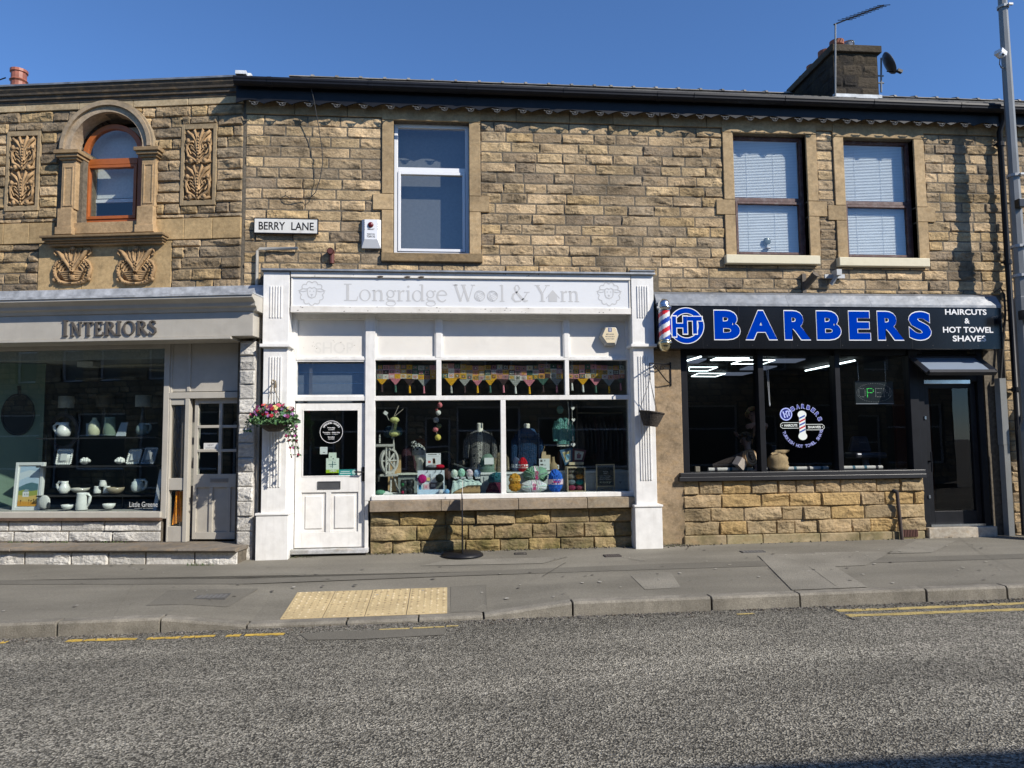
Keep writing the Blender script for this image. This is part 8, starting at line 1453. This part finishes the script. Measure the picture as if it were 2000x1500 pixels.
text(mb, 'Lana', o_[0]-.055, o_[0]+.06, o_[2]+.1, o_[2]+.18, .4985, (.28, .3, .3)); S('grey_box', 'dim grey box with a scripted name between crate and chalkboard', 'box', mb, MTXT, o_)
# clothes rail deep in shop
t = T('clothes_rail', 'dim rail of hanging knitwear deep inside the right of the wool shop', 'clothes rail', (5.6, 1.7, 0)); a, b = B(1100, 200, 1.6), B(1760, 200, 1.6); mb = MB(); mb.tube([(a[0], 1.6, a[1]), (b[0], 1.6, b[1])], .015, 8, (.3, .28, .25)); mb.tube([(a[0], 1.6, 0), (a[0], 1.6, a[1]+.15)], .015, 8, (.3, .25, .2)); P(t, 'rail', mb, MVS); rr = random.Random(9)
for k in range(12): x = a[0]+(b[0]-a[0])*(k+.5)/12; z = a[1]; l = rr.uniform(.6, .85); mb = MB(); w = rr.uniform(.16, .22); mb.add([(x-.02, 1.6-w, z-.13), (x+.02, 1.6-.05, z-.04), (x+.02, 1.6+.05, z-.04), (x-.02, 1.6+w, z-.13), (x-.05, 1.6+w*1.1, z-l), (x+.05, 1.6-w*1.1, z-l), (x+.06, 1.6-w, z-l*.5)], [(0, 1, 6, 5, 4, 3, 2)], rr.choice([(.16, .15, .14), (.22, .2, .19), (.12, .13, .13), (.25, .18, .18), (.18, .19, .2)])); P(t, 'garment', mb, MYARN)
# crochet blanket strips and pennants along the transom lights
r = random.Random(20); CC = [(.62, .3, .06), (.6, .25, .28), (.06, .12, .09), (.6, .58, .52), (.65, .36, .04), (.4, .2, .2), (.3, .32, .27), (.08, .05, .05)]
def bunting(x0, x1, lab, pens):
    y = .14; zt_ = zp0-.03; t = T('crochet_bunting', lab, 'bunting', ((x0+x1)/2, y, zt_-.4), 0, 'crochet bunting in the transom lights'); mb = MB(); s_ = .088; n = int(round((x1-x0)/s_)); s_ = (x1-x0)/n; SAG = lambda x: -.02*sin(pi*(x-x0)/(x1-x0)*1.0)+.012*sin(x*9)
    for i in range(n):
        for j in range(3):
            xa_, za = x0+s_*i, zt_-.045-s_*.8*(j+1)+SAG(x0+s_*i); c1, c2, c3 = r.choice(CC), r.choice(CC), r.choice(CC); w, h = s_*.985, s_*.8*.985; yy = y+.006*sin(i*1.3+j)
            mb.add([(xa_, yy, za), (xa_+w, yy, za), (xa_+w, yy, za+h), (xa_, yy, za+h), (xa_, yy+.008, za), (xa_+w, yy+.008, za), (xa_+w, yy+.008, za+h), (xa_, yy+.008, za+h)], [(0, 1, 2, 3), (7, 6, 5, 4), (0, 4, 5, 1), (2, 6, 7, 3)], c1)
            m_x, m_z = xa_+w/2, za+h/2
            for q in range(8): a = q*pi/4; R1 = .36 if q % 2 == 0 else .44; mb.add([(m_x+.1*w*cos(a), yy-.003, m_z+.1*h*sin(a)), (m_x+R1*w*cos(a-.25), yy-.003, m_z+R1*h*sin(a-.25)), (m_x+R1*w*cos(a+.25), yy-.003, m_z+R1*h*sin(a+.25))], [(0, 1, 2)], c2)
            mb.cbox(m_x, yy-.005, m_z, w*.22, .003, h*.22, c3, 0, .78)
    P(t, 'granny_squares', mb, MYARN)
    zb__ = zt_-.045-s_*.8*3
    for u0, u1, c, tc in pens:
        xa_, xb2 = x0+(x1-x0)*u0, x0+(x1-x0)*u1; xm = (xa_+xb2)/2; h = (xb2-xa_)*.62; zz0 = zb__+SAG(xm)
        pb = MB(); n2 = 7
        for k in range(n2):
            w0, w1 = (1-k/n2)*(xb2-xa_)/2, (1-(k+1)/n2)*(xb2-xa_)/2+.004; za, zb3 = zz0-h*k/n2, zz0-h*(k+1)/n2+.003; k3 = 1 if k % 2 else .86; pb.add([(xm-w0, y, za), (xm+w0, y, za), (xm+w1, y-.004, zb3), (xm-w1, y-.004, zb3)], [(0, 1, 2, 3)], tuple(a*k3 for a in c))
        po_ = P(t, 'pennant', pb, MYARN); tb_ = MB(); tb_.tube([(xm, y-.002, zz0-h+.01), (xm, y-.002, zz0-h-.02), (xm+.003, y-.002, zz0-h-.1)], [.008, .014, .017], 7, tc); P(po_, 'tassel', tb_, MYARN)
OR_, PK, BR, GY, WT, DG = (.66, .34, .02), (.58, .2, .24), (.05, .03, .03), (.36, .36, .33), (.6, .6, .56), (.06, .13, .1)
bunting(c0+.01, m2[0]-.01, 'crochet bunting with yellow, pink, brown and grey pennants in the left transom light', [(.0, .17, OR_, BR), (.22, .41, PK, DG), (.45, .66, BR, OR_), (.7, .9, GY, PK)])
bunting(m2[1]+.01, m3[0]-.01, 'long crochet bunting with ten pennants in the middle transom light', [(.02, .13, OR_, GY), (.14, .23, GY, BR), (.25, .33, PK, OR_), (.35, .44, OR_, DG), (.46, .55, BR, PK), (.56, .65, GY, WT), (.67, .77, PK, OR_), (.785, .885, DG, BR), (.90, 1.0, GY, PK)])
bunting(m3[1]+.01, c1-.01, 'crochet bunting with yellow and pink pennants in the right transom light', [(.0, .14, BR, WT), (.16, .36, OR_, WT), (.38, .59, PK, DG), (.62, .82, GY, OR_), (.85, 1, DG, PK)])
# ------------------------------------------------------------------ hanging baskets
GRN = [(.06, .14, .04), (.09, .2, .07), (.04, .1, .03), (.13, .24, .1), (.07, .16, .08)]
hk = M(536, 752, .3); bc = M(536, 832, .42); DB = .44
t = T('flower_basket', 'hanging wicker basket overflowing with pink, red and purple flowers on the left white pilaster', 'hanging basket', (bc[0], -DB, bc[1])); r = random.Random(14)
mb = MB(); mb.lathe([(.0, -.10), (.08, -.095), (.14, -.06), (.185, .0), (.2, .055), (.205, .06), (.19, .05)], bc[0], -DB, bc[1]+.02, 28); P(t, 'basket', mb, mat('dark_wicker', (.05, .04, .03), .85, var=.5, vs=45, bump=1, bs=60))
mb = MB(); hz_ = hk[1]
for k in range(3): a = 2*pi*k/3+.5; mb.tube([(bc[0]+.19*cos(a), -DB+.19*sin(a), bc[1]+.06), (hk[0], -DB, hz_)], .004, 5)
mb.tube([(hk[0], -FD, hz_-.03), (hk[0], -FD-.02, hz_+.06), (hk[0], -DB+.02, hz_+.06), (hk[0], -DB-.02, hz_+.03), (hk[0], -DB, hz_)], .009, 6); mb.tube([(hk[0], -FD, hz_-.1), (hk[0], -FD-.13, hz_+.05)], .006, 5); P(t, 'chain', mb, mat('old_brass', (.22, .17, .1), .6, var=.3))
def leaf(mb, p, s_, c, up=.4):
    d = Vector((r.gauss(0, 1), r.gauss(-.4, .8), r.gauss(up, .6))).normalized(); w = d.cross(Vector((r.gauss(0, 1), r.gauss(0, 1), r.gauss(0, 1)))).normalized()*s_*.38; p = Vector(p); n = d.cross(w).normalized()*s_*.12
    mb.add([tuple(p), tuple(p+d*s_*.5+w+n), tuple(p+d*s_), tuple(p+d*s_*.5-w+n)], [(0, 1, 2), (0, 2, 3)], c)
lf = MB()
for k in range(1500):
    a, q = r.uniform(0, 2*pi), sqrt(r.random()); h_ = r.uniform(0, 1); R_ = (.345-.1*h_)*q
    leaf(lf, (bc[0]+.01+R_*cos(a), -DB-.03+R_*1.0*sin(a), bc[1]+.02+.29*h_*(1-.35*q)), r.uniform(.035, .07), r.choice(GRN))
trail = []
for k in range(9):
    x0 = bc[0]+r.uniform(.1, .24); y0_ = -DB-r.uniform(.0, .15); L_ = r.uniform(.18, .5); pts = [(x0+.12*u+.015*sin(u*9+k), y0_-.05*u, bc[1]+.08-L_*u*u*1.0) for u in np.linspace(0, 1, 10)]; trail += pts; lf.tube(pts, .003, 4, (.05, .07, .03))
    for p in pts: 
        for q in range(4): leaf(lf, p, r.uniform(.025, .045), r.choice(GRN+[(.1, .05, .06)]), -.3)
for k in range(4):
    x0 = bc[0]-.24-.02*k; pts = [(x0-.06*u, -DB-.05, bc[1]+.1-.16*u*u) for u in np.linspace(0, 1, 5)]
    for p in pts:
        for q in range(3): leaf(lf, p, .04, r.choice(GRN), -.2)
P(t, 'foliage', lf, MVC)
fl = MB(); FC = [((.46, .02, .035), 10), ((.52, .08, .13), 9), ((.26, .08, .28), 20), ((.4, .22, .46), 16), ((.62, .54, .2), 7), ((.66, .54, .5), 8), ((.52, .15, .05), 6), ((.2, .02, .09), 12)]
def flower(x, y, z, s_, c):
    m_ = Vector((r.gauss(0, .5), -1, r.gauss(.4, .4))).to_track_quat('Z', 'Y').to_matrix(); 
    for j, (n_, q) in enumerate(((6, 1), (5, .62))):
        for k in range(n_):
            a = 2*pi*k/n_+j*.5; k2 = (1, .8)[j]; P4 = [Vector((0, 0, .1*s_*j)), Vector((s_*q*cos(a-.5), s_*q*sin(a-.5), .25*s_)), Vector((s_*q*1.15*cos(a), s_*q*1.15*sin(a), .15*s_)), Vector((s_*q*cos(a+.5), s_*q*sin(a+.5), .25*s_))]
            fl.add([tuple(m_ @ v+Vector((x, y-.02*j, z))) for v in P4], [(0, 1, 2, 3)], tuple(b*k2 for b in c))
    fl.ell(x, y-.012, z, s_*.22, s_*.22, s_*.22, (.5, .4, .08) if r.random() < .4 else tuple(b*.7 for b in c), 6, 4)
for c, n in FC:
    for k in range(n):
        a, q = r.uniform(0, 2*pi), sqrt(r.uniform(.15, 1)); h_ = r.uniform(.25, 1); R_ = (.33-.1*h_)*q; flower(bc[0]+.01+R_*cos(a), -DB-abs(R_*.9*sin(a))-.07, bc[1]+.06+.27*h_*(1-.25*q), r.uniform(.02, .04) if n < 15 else r.uniform(.013, .024), c)
for p in r.sample(trail, 26): flower(p[0]+r.gauss(0, .02), p[1]-.01, p[2], .017, r.choice([(.3, .05, .2), (.4, .15, .4), (.3, .02, .06)]))
P(t, 'flowers', fl, MVC)
a, b, hk = M(1246, 805, .4), M(1295, 809, .4), M(1268, 742, .38); cx, cz, R_ = (a[0]+b[0])/2, (a[1]+b[1])/2, (b[0]-a[0])/2; DB2 = .42
t = T('empty_basket', 'empty dark woven cone basket hanging on chains beside the right white pilaster', 'hanging basket', (cx, -DB2, cz)); mt2 = Matrix.Rotation(radians(-9), 3, 'Y').inverted(); mt2 = Matrix.Rotation(radians(8), 3, 'Y'); mb = MB(); mb.lathe([(0, -.19), (R_*.55, -.185), (R_*.75, -.1), (R_*.96, -.0), (R_, .0), (R_*1.02, .012), (R_*.98, .02), (R_*.9, .005), (R_*.7, -.1), (0, -.16)], cx+.012, -DB2, cz, 26, (.5, .5, .5), mt2); P(t, 'basket', mb, mat('dark_wicker'))
mb = MB()
for k in range(3): q = 2*pi*k/3+.7; mb.tube([(cx+R_*.95*cos(q), -DB2+R_*.95*sin(q), cz-.01*cos(q)), (hk[0], -DB2, hk[1])], .0035, 5)
P(t, 'chain', mb, MBLK)
q0, q1 = M(1316, 712, .03), M(1304, 712, .38); t = T('basket_bracket', 'black wrought iron scroll bracket on the brown stone post holding the empty basket', 'bracket', (q0[0]-.03, -.06, q0[1]-.1)); x_ = q0[0]-.06; mb = MB(); zt_ = q0[1]
mb.tube([(x_, -.055, zt_+.03), (x_, -.055, zt_-.32)], .012, 6); mb.tube([(x_, -.055, zt_), (hk[0]+.1, -.3, zt_-.01), (hk[0], -DB2, zt_-.02), (hk[0], -DB2, hk[1])], .011, 6); mb.tube([(x_, -.06, zt_-.3), (x_-.1, -.14, zt_-.24), (hk[0]+.12, -.28, zt_-.05)], .009, 6)
for u, s_ in ((.4, .05), (.75, .045)): X_, Y_ = x_+(hk[0]-x_)*u, -.055-(DB2-.055)*u; mb.tube([(X_+s_*(1-k/14)*cos(k*.6), Y_, zt_-.07+s_*(1-k/14)*sin(k*.6)) for k in range(13)], .006, 5)
P(t, 'scroll', mb, MBLK)
# weeds at the wall foot
wd = MB(); r = random.Random(5)
for sx, n, fr_ in ((395, 70, 1), (40, 30, 0), (120, 36, 0), (210, 26, 0), (240, 12, 0)):
    if fr_: b = L(sx, 1093, dfr); y = -dfr-.01; z0_ = -.13
    else: b = L(sx, 1058, PD); y = .03; z0_ = zst
    for k in range(n): x = b[0]+r.gauss(0, .09 if fr_ else .12); h_ = r.uniform(.02, .075 if fr_ else .035); wd.add([(x-.004, y-r.random()*.03, z0_), (x+.004, y-r.random()*.03, z0_), (x+r.gauss(0, .02), y-.02, z0_+h_)], [(0, 1, 2)], r.choice([(.05, .09, .025), (.08, .12, .04), (.1, .09, .04)]))
o = S('weeds', 'tufts of grass and moss growing along the foot of the white stone step', 'weeds', wd, MVC, (-1.2, -dfr, -.12), BEND, kind='stuff')
wd = MB()
for x, n in ((.75, 24), (1.0, 16), (1.75, 16), (6.15, 24), (6.3, 20)):
    for k in range(n): xx_ = x+r.gauss(0, .08); y = -.13 if x < 1.5 else -.04; z0_ = zpav(xx_, y); wd.add([(xx_-.004, y-r.random()*.04, z0_), (xx_+.004, y-r.random()*.04, z0_), (xx_+r.gauss(0, .015), y-.02, z0_+r.uniform(.015, .045))], [(0, 1, 2)], r.choice([(.05, .08, .025), (.09, .09, .04), (.1, .08, .05)]))
S('weeds', 'moss and dry weeds along the foot of the wool shop pilasters and doorstep', 'weeds', wd, MVC, (1, -.1, -.1), kind='stuff')
# ------------------------------------------------------------------ people inside the barber shop
def skin(parent, name, J, E_, m, sub=2):
    """one continuous surface grown over a joint skeleton: J name -> (x, y, z, radius)"""
    ks = list(J); me = bpy.data.meshes.new(name); org = ORG[parent.name]; me.from_pydata([tuple(np.array(J[k][:3])-np.array(org)) for k in ks], [(ks.index(a), ks.index(b)) for a, b in E_], [])
    o = bpy.data.objects.new(name, me); COL.objects.link(o); o.parent = parent; ORG[o.name] = org; o.modifiers.new('skin', 'SKIN')
    for i, k in enumerate(ks): d = me.skin_vertices[0].data[i]; d.radius = (J[k][3], J[k][3]); d.use_root = (i == 0)
    s_ = o.modifiers.new('sub', 'SUBSURF'); s_.levels = sub; s_.render_levels = sub; me.materials.append(m); return o
MSKIN = mat('skin', (.58, .36, .26), .55, var=.06)
def person(lab, base, pel, chest, neck, head, face, arms, legs, hair, top, trs, hs=1.0):
    t = T('person', lab, 'person', base); V3 = lambda p: Vector(p); J = {}; E_ = []
    def put(k, p, r_, par=None):
        J[k] = (*p, r_)
        if par: E_.append((par, k))
    put('pelvis', pel, .13); put('waist', V3(pel).lerp(V3(chest), .45), .125, 'pelvis'); put('chest', chest, .145, 'waist'); put('neck0', neck, .055, 'chest'); H = V3(head); up = (H-V3(neck)).normalized(); f = V3(face).normalized()
    put('neck1', V3(neck).lerp(H, .45), .05, 'neck0'); put('skull', H+up*.02-f*.015, .092, 'neck1'); put('crown', H+up*.085-f*.02, .07, 'skull')
    for sd, (sh, el, wr, hd) in arms.items():
        put('sh'+sd, sh, .06, 'chest'); put('el'+sd, el, .042, 'sh'+sd); put('wr'+sd, wr, .028, 'el'+sd); w, h = V3(wr), V3(hd); d = (h-w).normalized(); put('pm'+sd, w+d*.06, .032, 'wr'+sd); s_ = d.cross(f).normalized() if abs(d.dot(f)) < .9 else d.cross(V3((0, 0, 1))).normalized(); n_ = s_.cross(d)
        for k, (o_, l_) in enumerate(((-.03, .07), (-.01, .08), (.01, .076), (.03, .06))):
            b_ = w+d*.085+s_*o_; put(f'f{k}a'+sd, b_, .0095, 'pm'+sd); put(f'f{k}b'+sd, b_+d*l_*.5-n_*.008, .0088, f'f{k}a'+sd); put(f'f{k}c'+sd, b_+d*l_*.85-n_*.03, .0075, f'f{k}b'+sd)
        put('ta'+sd, w+d*.04-s_*.035, .011, 'pm'+sd); put('tb'+sd, w+d*.085-s_*.055-n_*.012, .0085, 'ta'+sd)
    for sd, (hp, kn, an, to) in legs.items(): put('hp'+sd, hp, .1, 'pelvis'); put('kn'+sd, kn, .065, 'hp'+sd); put('an'+sd, an, .042, 'kn'+sd); put('to'+sd, to, .035, 'an'+sd)
    skin(t, 'body', J, E_, MSKIN)
    sd_ = f.cross(up).normalized(); fc = MB(); c = H+f*.09; fc.tube([tuple(c+up*.035-f*.005), tuple(c+f*.022-up*.005), tuple(c+f*.008-up*.018)], [.008, .014, .01], 7, (.48, .27, .19)); P(t, 'nose', fc, MSKIN, 0, True)
    ey = MB()
    for k in (-1, 1): q = H+f*.083+sd_*k*.033+up*.03; ey.ell(*q, .011, .011, .008, (.05, .04, .04), 8, 6); e_ = H+sd_*k*.094; ey.ell(*e_, .016, .02, .03, (.45, .25, .18), 8, 6)
    q = H+f*.088-up*.045; ey.tube([tuple(q-sd_*.024), tuple(q+f*.006), tuple(q+sd_*.024)], .006, 6, (.35, .12, .1)); P(t, 'face', ey, MVC, 0, True)
    hb_ = MB(); rr = random.Random(4)
    for k in range(70):
        u, w_ = rr.uniform(0, 2*pi), rr.uniform(-.25, 1); q_ = sqrt(max(0, 1-w_*w_)); d = sd_*q_*cos(u)+f*q_*sin(u)+up*w_
        if d.dot(f) > .45 and w_ < .55: continue
        p = H+up*.035-f*.012+d*.098*hs; hb_.ell(p.x, p.y, p.z, .032, .032, .03, tuple(a*rr.uniform(.7, 1.2) for a in hair), 7, 5)
    P(t, 'hair', hb_, mat('hair', None, .6, var=.3, vs=60), 0, True)
    JT = {k: (*J[k][:3], J[k][3]+.022) for k in ('chest', 'waist', 'pelvis')}; ET = [('chest', 'waist'), ('waist', 'pelvis')]
    for sd in arms: JT['sh'+sd] = (*J['sh'+sd][:3], .075); q = V3(J['sh'+sd][:3]).lerp(V3(J['el'+sd][:3]), .55); JT['sl'+sd] = (*q, .066); ET += [('chest', 'sh'+sd), ('sh'+sd, 'sl'+sd)]
    skin(t, 'shirt', JT, ET, top)
    JL = {'pelvis': (*pel, .15)}; EL = []
    for sd in legs: 
        for k, r_ in (('hp', .115), ('kn', .082), ('an', .06)): JL[k+sd] = (*J[k+sd][:3], r_)
        EL += [('pelvis', 'hp'+sd), ('hp'+sd, 'kn'+sd), ('kn'+sd, 'an'+sd)]
    skin(t, 'trousers', JL, EL, trs); return t
MTOP = mat('black_cloth', (.015, .015, .018), .9); MJEAN = mat('dark_denim', (.02, .025, .04), .9)
fz = dzb; hb2 = M(1471, 813, -1.75); hx, hz2, hy = hb2[0], hb2[1], 1.75
person('barber standing in black with fair hair, one arm raised over the customer', (hx, hy, fz), (hx+.12, hy, fz+.95), (hx+.1, hy, hz2-.42), (hx+.05, hy, hz2-.2), (hx, hy, hz2), (-.8, -.55, -.3),
       {'L': ((hx+.02, hy-.19, hz2-.3), (hx+.06, hy-.4, hz2-.16), (hx-.17, hy-.42, hz2-.14), (hx-.3, hy-.38, hz2-.2)), 'R': ((hx+.14, hy+.19, hz2-.3), (hx+.0, hy+.3, hz2-.5), (hx-.2, hy+.2, hz2-.34), (hx-.3, hy+.1, hz2-.3))},
       {'L': ((hx+.12, hy-.1, fz+.88), (hx+.1, hy-.12, fz+.48), (hx+.12, hy-.12, fz+.08), (hx-.04, hy-.16, fz+.04)), 'R': ((hx+.12, hy+.1, fz+.88), (hx+.12, hy+.12, fz+.48), (hx+.16, hy+.12, fz+.08), (hx+.0, hy+.12, fz+.04))}, (.42, .27, .12), MTOP, MJEAN, 1.1)
cb_ = M(1457, 861, -1.5); kx_, kz_, ky_ = cb_[0], cb_[1], 1.5; sz_ = kz_-.72
person('seated customer in profile under the barber, dark hair and dark gown', (kx_+.1, ky_, fz), (kx_+.12, ky_, sz_+.08), (kx_+.08, ky_, kz_-.36), (kx_+.03, ky_, kz_-.17), (kx_, ky_, kz_), (-1, -.15, -.12),
       {'L': ((kx_+.06, ky_-.18, kz_-.26), (kx_+.08, ky_-.24, kz_-.5), (kx_-.14, ky_-.2, kz_-.56), (kx_-.28, ky_-.16, kz_-.56)), 'R': ((kx_+.06, ky_+.18, kz_-.26), (kx_+.08, ky_+.24, kz_-.5), (kx_-.14, ky_+.2, kz_-.56), (kx_-.28, ky_+.16, kz_-.56))},
       {'L': ((kx_+.1, ky_-.1, sz_+.06), (kx_-.32, ky_-.11, sz_+.06), (kx_-.36, ky_-.11, sz_-.36), (kx_-.5, ky_-.12, sz_-.4)), 'R': ((kx_+.1, ky_+.1, sz_+.06), (kx_-.32, ky_+.11, sz_+.06), (kx_-.36, ky_+.11, sz_-.36), (kx_-.5, ky_+.12, sz_-.4))}, (.03, .02, .015), MTOP, MJEAN, .98)
t = T('barber_chair', 'black padded barber chair under the seated customer', 'barber chair', (kx_+.1, ky_, fz)); mb = MB(); mb.box(kx_-.3, kx_+.3, ky_-.28, ky_+.28, sz_-.14, sz_-.04, (.02, .02, .02)); P(t, 'seat', mb, MVS, .03); mb = MB(); mb.cbox(kx_+.34, ky_, sz_+.3, .1, .52, .7, (.02, .02, .02), 0, .12); P(t, 'backrest', mb, MVS, .03); mb = MB(); mb.lathe([(.3, 0), (.3, .03), (.06, .06), (.06, sz_-.14-fz)], kx_+.05, ky_, fz, 20, (.3, .3, .3)); P(t, 'base', mb, MVS); mb = MB(); mb.box(kx_-.62, kx_-.4, ky_-.2, ky_+.2, sz_-.46, sz_-.43, (.3, .3, .3)); mb.box(kx_-.42, kx_-.28, ky_-.03, ky_+.03, sz_-.46, sz_-.1, (.3, .3, .3)); P(t, 'footrest', mb, MVS)
# ------------------------------------------------------------------ the terrace behind the camera: throws the road shadow, shows in the glass
YO = 12.35; OZ = zroad(3, -11)+.1
op = T('opposite_terrace', 'stone terrace across the road, seen only as dark reflections in the shop glass', 'terrace', (-4, YO, OZ), pi)
hs = []
for k in range(18): x = -20+3.6*k; hs += [(x+.6, x+1.5, 3.7, 5.5), (x+2.2, x+3.1, 3.7, 5.5), (x+.35, x+2.4, .55, 2.55), (x+2.6, x+3.4, -.1, 2.2)]
mb = MB(); ze = 6.17; stones(lambda x: mb, -20, 45, list(np.arange(ze-.1, -.4, -.2)), hs, 91, .35, .7, .04, step=.09, yo=YO, dark=1.2); P(op, 'stone_wall', mb, MROCK); mb = MB(); core(mb, -20, 45, -.5, ze, hs, YO, YO+.3); P(op, 'wall_core', mb, MMORT)
mb = MB(); mb.prism([(YO-.16, ze), (YO-.16, ze+.08), (YO+4, ze+.9), (YO+8, ze), (YO+4, ze+.6)], -20.2, 45.2, (.06, .06, .06), 'x'); P(op, 'roof', mb, MSLATE)
mb, gb = MB(), MB()
for a, b, c, d in hs: frame(mb, a, b, c, d, .06, YO+.1, YO+.16, WC); mb.box(a+.06, b-.06, YO+.1, YO+.15, (c+d)/2+.2, (c+d)/2+.25); gb.add([(a, YO+.14, c), (b, YO+.14, c), (b, YO+.14, d), (a, YO+.14, d)], [(0, 1, 2, 3)], (.02, .022, .025))
P(op, 'window_frames', mb, MUPVC); P(op, 'window_panes', gb, MVS)
